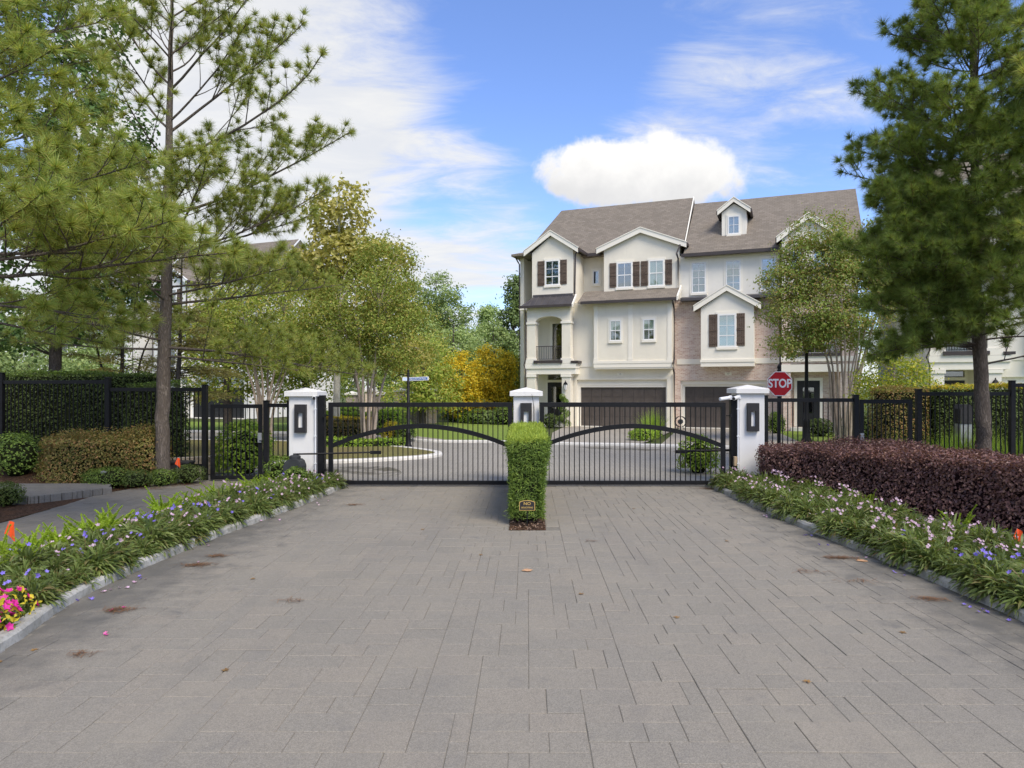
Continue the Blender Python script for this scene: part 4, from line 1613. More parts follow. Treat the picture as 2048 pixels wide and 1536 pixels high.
def stucco_house(label, loc, rz, pal, lantern=True, right_gable=True):
    root = thing('townhouse', label, 'house', loc, rz)
    h = House(root, pal)
    W = 'wall'
    # body behind, garage storey, recessed wall
    h.b('wall', W, [(-3.85, 5.2, -10.0, -1.85, 0, 10.0)])
    h.b('wall', W, [(-3.62, -0.6, -1.85, -1.25, 0, 7.4), (-3.85, -3.62, -1.85, -0.55, 0, 9.95)])
    h.b('wall', W, [(-0.62, -0.19, -1.85, 0.0, 0, 7.0), (4.89, 5.19, -1.85, 0.0, 0, 7.0), (-0.19, 4.89, -1.85, 0.0, 2.64, 7.0),
                    (-0.19, 4.89, -1.85, -0.5, 0, 2.64)])
    h.garage(-0.02, 4.80, 2.22, -0.30, pal['garage'], 0.0)
    h.b('garage_header', 'trim', [(-0.19, 4.89, -0.4, -0.16, 2.34, 2.64), (-0.19, -0.14, -0.4, -0.16, 0, 2.34), (4.85, 4.89, -0.4, -0.16, 0, 2.34)])
    h.b('trim_band', 'trim', [(-0.62, 5.19, 0.0, 0.035, 3.36, 3.60)])
    h.b('house_number_plate', 'white', [(2.15, 2.50, 0.0, 0.03, 2.86, 3.02)])
    text_part('house_number', '15', 0.12, root, (2.325, -0.034, 2.94), (R(90), 0, 0), 'dark_gutter')
    # projecting bay of the middle storey
    h.b('bay', W, [(0.94, 5.20, 0.0, 0.40, 3.60, 6.95)])
    h.b('bay_trim', 'trim', [(0.90, 5.23, 0.0, 0.45, 3.52, 3.66), (0.92, 5.22, 0.0, 0.43, 3.30, 3.52), (0.95, 5.19, 0.0, 0.40, 3.22, 3.30),
                             (0.93, 1.14, 0.40, 0.425, 3.66, 6.9), (2.86, 3.10, 0.40, 0.425, 3.66, 6.9), (4.98, 5.21, 0.40, 0.425, 3.66, 6.9),
                             (2.84, 3.12, 0.425, 0.445, 6.55, 6.72), (0.91, 1.16, 0.425, 0.445, 6.55, 6.72), (4.96, 5.22, 0.425, 0.445, 6.55, 6.72),
                             (2.84, 3.12, 0.425, 0.445, 3.66, 3.80), (0.91, 1.16, 0.425, 0.445, 3.66, 3.80), (4.96, 5.22, 0.425, 0.445, 3.66, 3.80)])
    h.window(1.83, 2.47, 4.76, 5.90, 0.40, 2, 2, 'half', split=1)
    h.window(3.67, 4.31, 4.76, 5.90, 0.40, 2, 2, 'half', split=1)
    # skirt roof over the bay
    m = MB()
    m.raw([(0.1, -0.80, 6.93), (5.52, -0.80, 6.93), (5.52, 0.62, 7.70), (0.1, 0.62, 7.70),
           (0.1, -0.80, 6.84), (5.52, -0.80, 6.84), (5.52, 0.62, 7.58), (0.1, 0.62, 7.58)],
          [(0, 1, 2, 3), (7, 6, 5, 4), (0, 4, 5, 1), (1, 5, 6, 2), (3, 7, 4, 0), (2, 6, 7, 3)])
    rf = m.build('skirt_roof', 'shingles', root)
    g = MB()
    hbox(g, 0.3, 5.50, 0.80, 0.92, 6.80, 6.95)
    g.build('gutter', 'dark_gutter', rf)
    k = MB()
    k.raw([(5.525, -0.86, 6.78), (5.60, -0.86, 6.78), (5.60, 0.5, 7.52), (5.525, 0.5, 7.52), (5.525, -0.86, 7.02), (5.60, -0.86, 7.02), (5.60, 0.5, 7.76), (5.525, 0.5, 7.76)],
          [(0, 3, 2, 1), (4, 5, 6, 7), (0, 1, 5, 4), (1, 2, 6, 5), (2, 3, 7, 6), (3, 0, 4, 7)])
    k.build('rake_board', pal['white'], rf)
    # upper storey with gable
    h.pent(1.26, 5.47, (7.0, 9.98), 10.82, 3.35, -0.5, -4.5).build('upper_wall', pal['wall'], root)
    h.gable(3.37, 2.5, 9.93, 10.93, -0.30, -4.6)
    h.window(2.02, 2.88, 7.79, 9.20, -0.5, 2, 2, 'interior_dark', split=1)
    h.window(3.82, 4.64, 7.79, 9.22, -0.5, 2, 2, 'blind_white', split=1)
    for a, b_ in ((1.59, 1.98), (2.92, 3.30), (3.37, 3.77), (4.70, 5.08)):
        h.shutter(a, b_, 7.83, 9.20, -0.5)
    # recess with the narrow window
    h.window(0.24, 0.65, 8.28, 9.10, -1.85, 1, 1)
    # upper bay over the porch
    h.pent(-2.78, -0.31, (7.0, 9.95), 10.86, -1.6, 0.3, -4.0).build('upper_bay', pal['wall'], root)
    h.gable(-1.6, 1.62, 9.93, 11.0, 0.5, -4.5)
    h.window(-1.97, -1.12, 8.03, 9.45, 0.3, 2, 3, 'interior_dark', split=1)
    h.shutter(-2.44, -2.01, 8.02, 9.44, 0.3)
    h.shutter(-1.08, -0.68, 8.05, 9.44, 0.3)
    # metal awning
    m = MB()
    A = [(-3.28, -0.98, 6.80), (-0.2, -0.98, 6.80), (-0.2, -0.30, 7.40), (-2.72, -0.30, 7.40)]
    m.raw(A + [(x, y, z - 0.07) for x, y, z in A], [(0, 1, 2, 3), (7, 6, 5, 4), (0, 4, 5, 1), (1, 5, 6, 2), (2, 6, 7, 3), (3, 7, 4, 0)])
    m.box(-2.72, -0.32, -0.33, -0.298, 7.38, 7.52)
    aw = m.build('awning_roof', 'bronze_metal_roof', root)
    for i in range(9):
        x = -3.1 + i * 0.36
        xt = max(x, -2.66) if i < 2 else x
        MB().tube([(x, -0.98, 6.815), (xt, -0.31, 7.405)], 0.018, 4).build('seam', 'bronze_metal_roof', aw)
    g = MB()
    hbox(g, -3.30, -0.18, 0.98, 1.08, 6.70, 6.83)
    g.build('gutter', 'dark_gutter', aw)
    k = MB()
    k.raw([(-0.19, -0.98, 6.66), (-0.12, -0.98, 6.66), (-0.12, -0.25, 7.30), (-0.19, -0.25, 7.30), (-0.19, -0.98, 6.84), (-0.12, -0.98, 6.84), (-0.12, -0.25, 7.47), (-0.19, -0.25, 7.47)],
          [(0, 3, 2, 1), (4, 5, 6, 7), (0, 1, 5, 4), (1, 2, 6, 5), (2, 3, 7, 6), (3, 0, 4, 7)])
    k.build('rake_board', pal['white'], aw)
    # porch: columns, arch, slab, doors
    for a, b_ in ((-2.95, -2.44), (-0.85, -0.35)):
        c = MB()
        hbox(c, a, b_, 0.2, 0.7, 0.0, 2.95)
        hbox(c, a, b_, 0.2, 0.7, 3.70, 5.90)
        col = c.build('column', pal['wall'], root)
        for nm, za, zb_ in (('column_cap', 2.80, 2.95), ('column_base', 3.56, 3.86), ('column_cap', 5.80, 5.92)):
            c = MB()
            hbox(c, a - 0.05, b_ + 0.05, 0.15, 0.75, za, zb_)
            c.build(nm, pal['trim'], col)
    ar = MB()
    n = 14
    for i in range(n):
        def pt(j):
            s = -1 + 2 * j / n
            return (-1.645 + s * 0.80, 5.90 + 0.34 * math.sqrt(max(0, 1 - s * s * 0.98)))
        (x0, z0), (x1, z1) = pt(i), pt(i + 1)
        ar.prism([(x0, z0), (x1, z1), (x1, 6.78), (x0, 6.78)], -0.68, -0.22)
    hbox(ar, -2.95, -2.445, 0.2, 0.7, 5.92, 6.78)
    hbox(ar, -0.845, -0.35, 0.2, 0.7, 5.92, 6.78)
    hbox(ar, -0.60, -0.36, -1.3, 0.2, 6.15, 6.78)
    ar.build('arch', pal['wall'], root)
    h.b('porch_ceiling', 'trim', [(-3.6, -0.36, -1.25, 0.2, 6.70, 6.79)])
    h.b('balcony_slab', 'trim', [(-3.0, -0.05, -1.25, 0.70, 2.96, 3.28), (-3.03, -0.02, -1.25, 0.76, 3.28, 3.55)])
    h.b('balcony_edge', 'dark_gutter', [(-2.5, -0.80, 0.55, 0.84, 3.58, 3.74), (-0.30, 0.12, 0.05, 0.80, 3.58, 3.70)])
    h.railing(-2.44, -0.85, 0.55, 3.80, 4.56, n=15)
    h.railing(-0.42, -0.42, -1.2, 3.80, 4.56, alongv=True, v1=0.2, n=9)
    d = MB()
    hbox(d, -2.22, -1.10, -1.25, -1.19, 3.60, 6.12)
    d = d.build('balcony_door', pal['trim'], root)
    MB().box(-2.05, -1.22, 1.175, 1.18, 3.85, 5.98).build('pane', 'dark_glass', d)
    MB().box(-2.05, -1.22, 1.183, 1.186, 3.85, 5.98).build('room', 'interior_dark', d)
    d = MB()
    hbox(d, -2.35, -1.30, -1.25, -1.17, 0.25, 2.50)
    d = d.build('front_door', 'door_black', root)
    MB().box(-2.10, -1.52, 1.155, 1.165, 0.95, 2.25).build('pane', 'dark_glass', d)
    MB().box(-1.42, -1.37, 1.10, 1.16, 1.2, 1.5).build('handle', 'grey_metal', d)
    d = MB()
    hbox(d, -2.47, -2.35, -1.25, -1.15, 0.2, 3.0)
    hbox(d, -1.30, -1.18, -1.25, -1.15, 0.2, 3.0)
    hbox(d, -2.35, -1.30, -1.25, -1.15, 2.52, 2.66)
    d.build('door_frame', pal['trim'], root)
    d = MB().box(-2.30, -1.35, 1.18, 1.22, 2.68, 2.94).build('transom_window', 'interior_dark', root)
    MB().box(-2.28, -1.37, 1.165, 1.17, 2.70, 2.92).build('pane', 'dark_glass', d)
    h.b('porch_step', 'kerb_far', [(-3.0, -0.62, -1.25, 0.75, 0, 0.16), (-3.0, -0.62, -1.25, 0.35, 0.16, 0.25)])
    if lantern:
        h.lantern(-0.60, 0.82, 2.05)
    # main roof: hipped at the porch end, gabled at the other
    ze, zr = 10.02, 13.68
    m = MB()
    p = [(-4.10, 1.25, ze), (5.62, 1.25, ze), (5.62, 9.6, ze), (-4.10, 9.6, ze), (-2.74, 5.0, zr), (5.62, 5.0, zr)]
    m.raw(p, [(0, 1, 5, 4), (2, 3, 4, 5), (3, 0, 4), (1, 2, 5), (3, 2, 1, 0)])
    m.box(-4.10, 5.62, 1.25, 9.6, ze - 0.16, ze - 0.002)
    rf = m.build('main_roof', 'shingles', root)
    k = MB()
    for ya, yb in ((1.15, 5.0), (9.7, 5.0)):
        k.raw([(5.63, ya, ze - 0.10), (5.68, ya, ze - 0.10), (5.68, yb, zr - 0.06), (5.63, yb, zr - 0.06), (5.63, ya, ze + 0.04), (5.68, ya, ze + 0.04), (5.68, yb, zr + 0.06), (5.63, yb, zr + 0.06)],
              [(0, 3, 2, 1), (4, 5, 6, 7), (0, 1, 5, 4), (1, 2, 6, 5), (2, 3, 7, 6), (3, 0, 4, 7)])
    k.build('rake_board', pal['white'], rf)
    g = MB()
    hbox(g, -4.16, -3.2, -1.25, -1.13, ze - 0.2, ze - 0.02)
    hbox(g, 0.0, 0.9, -1.25, -1.13, ze - 0.2, ze - 0.02)
    g.build('gutter', 'dark_gutter', rf)
    m = MB()
    m.raw([(-4.12, -0.22, 9.98), (-2.9, -0.22, 9.98), (-2.9, 1.4, 10.5), (-4.12, 1.4, 10.2), (-4.12, -0.22, 9.86), (-2.9, -0.22, 9.86), (-2.9, 1.4, 9.86), (-4.12, 1.4, 9.86)],
          [(0, 1, 2, 3), (7, 6, 5, 4), (0, 4, 5, 1), (1, 5, 6, 2), (2, 6, 7, 3), (3, 7, 4, 0)])
    m.build('corner_roof', 'shingles', rf)
    h.pipe([(-4.0, -0.1, 9.9), (-3.92, -0.3, 9.65), (-3.88, -0.48, 9.5), (-3.88, -0.48, 0.1)], 0.04)
    h.pipe([(-3.0, 0.9, 6.72), (-3.0, 0.8, 6.4), (-3.0, 0.74, 6.2), (-3.0, 0.74, 3.8), (-3.12, 0.74, 3.5), (-3.0, 0.74, 3.2), (-3.0, 0.74, 0.1)], 0.035)
    h.pipe([(0.0, 0.3, 9.95), (-0.2, 0.25, 9.7), (-0.24, 0.25, 7.45)], 0.05)
    h.pipe([(5.55, -0.2, 9.9), (5.40, 0.0, 9.4), (5.42, -0.42, 9.2), (5.42, -0.42, 7.2)], 0.05)
    h.pipe([(5.30, 0.75, 6.85), (5.28, 0.30, 6.6), (5.28, 0.06, 6.4), (5.28, 0.06, 3.7), (5.30, 0.5, 3.5), (5.30, 0.5, 3.2), (5.28, 0.06, 3.0), (5.28, 0.06, 0.1)], 0.05)
    return root


HA = R(21.04)
CREAM = dict(wall='stucco_cream', trim='stucco_trim', white='stucco_trim', garage='garage_brown', rail='dark_gutter')
IVORY = dict(wall='stucco_ivory', trim='stucco_trim', white='white_trim', garage='garage_brown', rail='black_metal')
WHITE = dict(wall='stucco_white', trim='white_trim', white='white_trim', garage='garage_black', rail='black_metal')
P0 = (2.969, 38.6)
stucco_house('cream stucco townhouse with arched balcony porch and brown garage door', (P0[0], P0[1], 0), -HA, CREAM)
stucco_house('ivory townhouse half hidden behind the pine with the bare trunk', (20.5, 29.2, 0), -HA, IVORY)
stucco_house('white townhouse with black garage door seen through the picket fence beside the pine trunk', (-24.6, 50.0, 0), -HA, WHITE)
stucco_house('white townhouse mostly hidden by the feathery cypress trees and tall dark hedge', (-34.2, 52.6, 0), -HA, WHITE)


def brick_house():
    root = thing('townhouse', 'townhouse of pale red brick with dormer, attached to the cream townhouse', 'house', (P0[0], P0[1], 0), -HA)
    pal = dict(wall='brick_pale', trim='stucco_trim', white='stucco_trim', rail='dark_gutter')
    h = House(root, pal)
    v0 = -0.6
    h.b('brick_wall', 'brick_pale', [(5.205, 5.52, -4, v0, 0, 6.95), (9.95, 14.2, -4, v0, 0, 6.95), (5.52, 9.95, -4, v0, 2.58, 6.95), (5.52, 9.95, -4, -1.3, 0, 2.58)])
    h.garage(5.72, 9.75, 2.25, -0.95, 'garage_brown', v0)
    h.b('garage_header', 'trim', [(5.52, 9.95, -1.1, -0.72, 2.37, 2.58), (5.52, 5.60, -1.1, -0.72, 0, 2.37), (9.87, 9.95, -1.1, -0.72, 0, 2.37)])
    h.b('trim_band', 'trim', [(5.33, 10.6, v0, v0 + 0.05, 3.46, 3.74)])
    h.b('house_number_plate', 'trim', [(7.85, 8.2, v0, v0 + 0.03, 2.85, 3.01)])
    text_part('house_number', '17', 0.12, root, (8.025, -(v0 + 0.034), 2.93), (R(90), 0, 0), 'dark_gutter')
    h.b('wall', 'stucco_ivory', [(5.48, 14.2, -10, v0, 6.96, 9.35), (5.205, 14.2, -10, -4.0, 0, 6.94)])
    for a, b_ in ((6.12, 6.86), (7.90, 8.65), (9.68, 10.42)):
        h.window(a, b_, 7.31, 8.94, v0, 2, 4, 'room_grey', 0.055)
    # strip roof
    m = MB()
    m.raw([(5.6, -0.05, 6.98), (10.6, -0.05, 6.98), (10.6, 0.6, 7.12), (5.6, 0.6, 7.12), (5.6, -0.05, 6.84), (10.6, -0.05, 6.84), (10.6, 0.6, 6.84), (5.6, 0.6, 6.84)],
          [(0, 1, 2, 3), (7, 6, 5, 4), (0, 4, 5, 1), (1, 5, 6, 2), (2, 6, 7, 3), (3, 7, 4, 0)])
    m.build('strip_roof', 'bronze_metal_roof', root)
    # bay with gable
    h.pent(6.71, 9.36, (3.62, 6.38), 7.22, 8.03, 0.3, v0).build('bay', 'stucco_ivory', root)
    h.b('bay_trim', 'trim', [(6.68, 9.39, v0, 0.36, 3.52, 3.66), (6.70, 9.37, v0, 0.33, 3.30, 3.52)])
    r = h.gable(8.03, 1.68, 6.36, 7.38, 0.48, v0 - 0.05, 'bay_roof')
    r.data.materials.clear()
    r.data.materials.append(MATS['bronze_metal_roof'])
    h.window(7.57, 8.49, 4.29, 6.03, 0.3, 2, 3, 'slats', 0.085, split=1)
    h.shutter(7.12, 7.55, 4.33, 6.02, 0.3)
    h.shutter(8.51, 8.92, 4.36, 6.03, 0.3)
    # main roof
    ze, zr = 9.38, 13.30
    m = MB()
    p = [(5.725, 0.25, ze), (14.5, 0.25, ze), (14.5, 9.8, ze), (5.725, 9.8, ze), (5.725, 5.0, zr), (14.5, 5.0, zr)]
    m.raw(p, [(0, 1, 5, 4), (2, 3, 4, 5), (3, 0, 4), (1, 2, 5), (3, 2, 1, 0)])
    m.box(5.725, 14.5, 0.25, 9.8, ze - 0.12, ze - 0.002)
    rf = m.build('main_roof', 'shingles', root)
    g = MB()
    hbox(g, 5.62, 10.7, -0.25, -0.11, ze - 0.16, ze + 0.01)
    g.build('gutter', 'dark_gutter', rf)
    # dormer
    vd = -1.62
    h.pent(7.60, 8.88, (10.0, 11.78), 12.22, 8.24, vd, -4.2).build('dormer', 'stucco_ivory', root)
    h.gable(8.24, 0.86, 11.74, 12.40, vd + 0.2, -4.3, 'dormer_roof', 0.13)
    h.window(7.92, 8.54, 10.55, 11.55, vd, 2, 2, 'room_grey', 0.06)
    # entrance bay
    h.b('entrance_brick', 'brick_pale', [(10.70, 11.12, v0, 0.2, 0, 7.2), (13.4, 14.2, v0, 0.2, 0, 7.2), (11.12, 13.4, v0, 0.2, 5.9, 7.2), (11.12, 13.4, v0, 0.2, 3.40, 3.50)])
    h.b('entrance_slab', 'trim', [(10.66, 14.2, v0, 0.26, 3.50, 3.76), (10.68, 14.2, v0, 0.24, 2.98, 3.36)])
    h.b('balcony_edge', 'dark_gutter', [(11.10, 13.4, 0.0, 0.34, 3.78, 3.92)])
    h.railing(11.14, 13.4, 0.1, 3.95, 4.78, n=16)
    h.b('balcony_wall', 'stucco_ivory', [(11.12, 13.4, v0 - 0.01, v0 + 0.01, 3.78, 5.9)])
    h.window(11.75, 12.75, 3.95, 5.7, v0 + 0.01, 2, 1, 'interior_dark')
    d = MB()
    hbox(d, 11.42, 12.5, v0, v0 + 0.06, 0.2, 2.55)
    d = d.build('front_door', 'door_black', root)
    MB().box(11.7, 12.22, -v0 - 0.075, -v0 - 0.065, 0.9, 2.2).build('pane', 'dark_glass', d)
    h.b('door_frame', 'trim', [(11.28, 11.42, v0, v0 + 0.09, 0.2, 2.7), (12.5, 12.64, v0, v0 + 0.09, 0.2, 2.7), (11.42, 12.5, v0, v0 + 0.09, 2.55, 2.7)])
    h.b('porch_step', 'kerb_far', [(11.12, 13.4, v0, 0.3, 0, 0.18)])
    h.pent(10.70, 13.2, (7.2, 9.7), 10.62, 11.95, 0.2, -3.5).build('upper_gable', 'stucco_ivory', root)
    h.gable(11.95, 1.5, 9.68, 10.78, 0.4, -4.0)
    h.window(11.05, 11.75, 7.6, 9.1, 0.2, 2, 3, 'room_grey')
    h.window(12.15, 12.85, 7.6, 9.1, 0.2, 2, 3, 'room_grey')
    h.pipe([(10.62, v0 + 0.05, 9.3), (10.62, v0 + 0.05, 0.1)], 0.05)
    return root


brick_house()


# ------------------------------------------------------------------ trees
def pine_tree(label, base, trunk, boughs, seed, needle_mat='needles', nl=0.2, nw=0.010, dens=1.0, tn=32):
    """trunk: list of (x, y, z, r) from the base; boughs: (height, azimuth deg, length, start slope, curl, density)"""
    rg = np.random.default_rng(seed)
    t = thing('pine_tree', label, 'pine tree', base)
    tp = np.array(trunk, float)
    tl = smoothline(tp, 6)
    tk = MB().tube(tl[:, :3] + np.stack([rg.normal(0, 0.01, len(tl)), rg.normal(0, 0.01, len(tl)), np.zeros(len(tl))], 1), tl[:, 3], 12)
    tk.build('trunk', 'pine_bark', t, True)
    wood, leaf = MB(), MB()
    P, T = [], []

    def twig(p, d, L, r0, curl, nseg=5):
        """curved twig; returns its points"""
        pts = [p]
        d = d / np.linalg.norm(d)
        for i in range(nseg):
            d = d + np.array([rg.normal(0, 0.06), rg.normal(0, 0.06), curl / nseg + rg.normal(0, 0.03)])
            d = d / np.linalg.norm(d)
            pts.append(pts[-1] + d * L / nseg)
        pts = np.array(pts)
        wood.tube(pts, np.linspace(r0, max(0.0035, r0 * 0.3), len(pts)), 5, cap=False)
        return pts

    def tufts(pts, start=0.45, step=0.17):
        seg = np.diff(pts, axis=0)
        ln = np.linalg.norm(seg, axis=1)
        tot = ln.sum()
        s = tot
        cum = np.concatenate([[0], np.cumsum(ln)])
        first = True
        while s > tot * start:
            k = min(len(ln) - 1, int(np.searchsorted(cum, s, 'right') - 1))
            q = pts[k] + seg[k] * (s - cum[k]) / max(ln[k], 1e-6)
            P.append(q)
            T.append(seg[k] / max(ln[k], 1e-6))
            if first:
                for _ in range(3):
                    P.append(q)
                    T.append(seg[k] / max(ln[k], 1e-6))
                first = False
            s -= step / dens * rg.uniform(0.8, 1.25)

    for (h, az, L, slope, curl, dn) in boughs:
        x = np.interp(h, tp[:, 2], tp[:, 0])
        y = np.interp(h, tp[:, 2], tp[:, 1])
        a = math.radians(az)
        d = np.array([math.sin(a), math.cos(a), slope])
        r0 = 0.008 + 0.0065 * L
        main = twig(np.array([x, y, h]), d, L, r0, curl, 9)
        tufts(main, 0.62)
        n = max(3, int(L * 4.6 * dn))
        for i in range(n):
            f = 0.22 + 0.76 * (i + rg.uniform(0, 0.8)) / n
            k = min(8, int(f * 9))
            q = main[k] + (main[k + 1] - main[k]) * (f * 9 - k)
            dm = main[k + 1] - main[k]
            dm = dm / np.linalg.norm(dm)
            side = np.cross(dm, [0, 0, 1.0])
            side = side / (np.linalg.norm(side) + 1e-6) * (1 if (i % 2) else -1)
            up = np.array([0, 0, rg.uniform(-0.35, 1.0)])
            dd = dm * rg.uniform(0.5, 1.0) + side * rg.uniform(0.4, 1.0) + up
            l2 = (0.30 + (1 - f) * L * 0.42) * rg.uniform(0.7, 1.2)
            sub = twig(q, dd, l2, 0.005 + 0.006 * l2, 0.35, 4)
            tufts(sub, 0.45)
            if l2 > 0.55:
                for j in range(int(l2 * 4)):
                    k2 = rg.integers(1, 4)
                    d2 = sub[k2 + 1] - sub[k2]
                    d2 = d2 / np.linalg.norm(d2) + rg.normal(0, 0.55, 3) + np.array([0, 0, 0.25])
                    s2 = twig(sub[k2], d2, l2 * 0.45 * rg.uniform(0.6, 1.2), 0.005, 0.4, 3)
                    tufts(s2, 0.55)
    wood.build('branches', 'pine_bark', t, True)
    P, T = np.array(P), np.array(T)
    add_needles(leaf, P, T, tn, nl, nw, rg, 0, 8, 92, 0.06)
    leaf.build('needles', needle_mat, t)
    return t, len(P)


def whorls(z0, z1, n, rfun, slope, curl, seed, dn=1.0, per=3):
    """n tiers of boughs from z0 up to z1, length rfun(height share)"""
    r = random.Random(seed)
    out = []
    for i in range(n):
        s = i / max(1, n - 1)
        h = z0 + (z1 - z0) * s + r.uniform(-0.15, 0.15)
        a0 = r.uniform(0, 360)
        for k in range(per):
            out.append((h + r.uniform(-0.12, 0.12), a0 + k * 360 / per + r.uniform(-30, 30), rfun(s) * r.uniform(0.7, 1.12),
                        slope(s) + r.uniform(-0.12, 0.12), curl + r.uniform(-0.1, 0.2), dn))
    return out


# pine by the walkway: clear stem, a skirt of long boughs, an airy top
bl = [
    (2.95, 88, 4.7, -0.02, -0.05, 0.9), (2.75, 100, 3.2, 0.02, -0.25, 0.8), (2.9, 262, 3.2, 0.05, 0.1, 0.8), (3.1, 200, 3.2, 0.0, 0.1, 0.8), (3.3, 330, 3.0, 0.05, 0.1, 0.8),
    (3.9, 75, 4.0, 0.18, 0.0, 1.0), (4.1, 112, 3.6, 0.12, 0.1, 1.0), (4.0, 180, 3.0, 0.15, 0.1, 1.0), (4.2, 285, 3.4, 0.15, 0.1, 1.0), (4.4, 240, 3.2, 0.18, 0.1, 1.0), (4.3, 20, 3.0, 0.15, 0.1, 0.9),
    (5.0, 95, 3.9, 0.25, 0.15, 1.1), (5.1, 60, 3.4, 0.22, 0.15, 1.0), (5.2, 130, 3.2, 0.25, 0.15, 1.0), (5.3, 205, 2.8, 0.25, 0.15, 1.0), (5.2, 300, 3.2, 0.25, 0.15, 1.0), (5.4, 255, 3.2, 0.25, 0.15, 1.0),
    (5.9, 85, 4.6, 0.30, 0.30, 0.9), (6.0, 150, 2.6, 0.3, 0.2, 0.8), (6.2, 320, 2.6, 0.3, 0.2, 0.7), (6.3, 270, 2.6, 0.3, 0.2, 0.6),
    (7.05, 92, 4.3, 0.42, 0.35, 0.6), (7.0, 275, 2.2, 0.2, 0.2, 0.35), (7.1, 190, 2.3, 0.35, 0.2, 0.5), (7.4, 15, 2.4, 0.35, 0.2, 0.5),
    (7.75, 80, 3.9, 0.85, 0.2, 0.7), (7.8, 285, 3.2, 0.85, 0.2, 0.5), (8.0, 110, 2.8, 0.7, 0.3, 0.6), (8.1, 205, 2.4, 0.7, 0.3, 0.5),
    (8.7, 95, 3.3, 0.8, 0.3, 0.7), (8.8, 265, 2.6, 0.75, 0.3, 0.6), (8.9, 160, 2.2, 0.7, 0.3, 0.6), (9.1, 20, 2.2, 0.7, 0.3, 0.6),
]
bl += whorls(9.5, 12.6, 6, lambda s: 2.3 - 1.7 * s, lambda s: 0.75 + 0.4 * s, 0.3, 3, 0.6, 3)
pt1, n1_ = pine_tree('tall pine with clear stem and drooping lower boughs beside the walkway fence', (-8.15, 15.25, 0.12),
                     [(0, 0, -0.1, 0.185), (0.0, 0, 0.5, 0.15), (0.02, 0, 2.5, 0.138), (0.10, 0, 5, 0.108), (0.16, 0, 8, 0.07), (0.2, 0, 10.5, 0.035), (0.2, 0, 12.8, 0.01)], bl, 11)

# nearer pine whose stem stands outside the frame: only its boughs reach in
bn = [
    (3.15, 40, 2.2, -0.1, -0.2, 1.0), (3.3, 60, 2.4, -0.05, -0.1, 1.0),
    (3.6, 76, 3.7, 0.02, 0.12, 1.25), (3.75, 95, 3.4, 0.05, 0.12, 1.25), (3.9, 55, 3.2, 0.05, 0.1, 1.1), (3.9, 115, 3.0, 0.0, 0.1, 1.0),
    (4.5, 70, 2.7, 0.15, 0.15, 1.1), (4.6, 95, 2.4, 0.15, 0.15, 1.1), (4.9, 45, 2.6, 0.15, 0.15, 1.0), (5.2, 80, 2.2, 0.2, 0.2, 1.1), (5.1, 120, 2.2, 0.2, 0.2, 1.0),
    (5.7, 68, 2.5, 0.28, 0.15, 1.1), (5.9, 92, 2.2, 0.3, 0.15, 1.1), (6.3, 50, 2.4, 0.3, 0.2, 1.0), (6.1, 110, 2.0, 0.3, 0.2, 1.0),
    (6.5, 78, 2.9, 0.42, 0.1, 1.1), (6.9, 60, 2.4, 0.4, 0.2, 1.0), (7.0, 95, 2.2, 0.4, 0.2, 1.0), (7.6, 75, 2.2, 0.45, 0.2, 1.0), (7.5, 110, 2.2, 0.45, 0.2, 1.0),
    (4.2, 200, 2.6, 0.1, 0.1, 0.8), (5.0, 270, 2.6, 0.1, 0.1, 0.8), (5.8, 320, 2.6, 0.1, 0.1, 0.8), (6.6, 230, 2.4, 0.2, 0.1, 0.8), (7.4, 330, 2.2, 0.3, 0.1, 0.8),
]
bn = [(h, az, L * (1.0 if h < 4.6 else 0.8), sl, cu, dn * (0.85 if h < 4.6 else 0.62)) for h, az, L, sl, cu, dn in bn]
bn += whorls(8.2, 11.5, 5, lambda s: 2.2 - 1.5 * s, lambda s: 0.6 + 0.3 * s, 0.3, 5, 0.8, 4)
pt2, n2_ = pine_tree('pine beside the walkway, only its long dense boughs in view over the landing', (-7.75, 8.9, 0.0),
                     [(0, 0, -0.1, 0.2), (0, 0, 2, 0.16), (0.05, 0, 6, 0.11), (0.1, 0, 11.8, 0.02)], bn, 12, 'needles', 0.21, 0.0085, 1.0, 42)

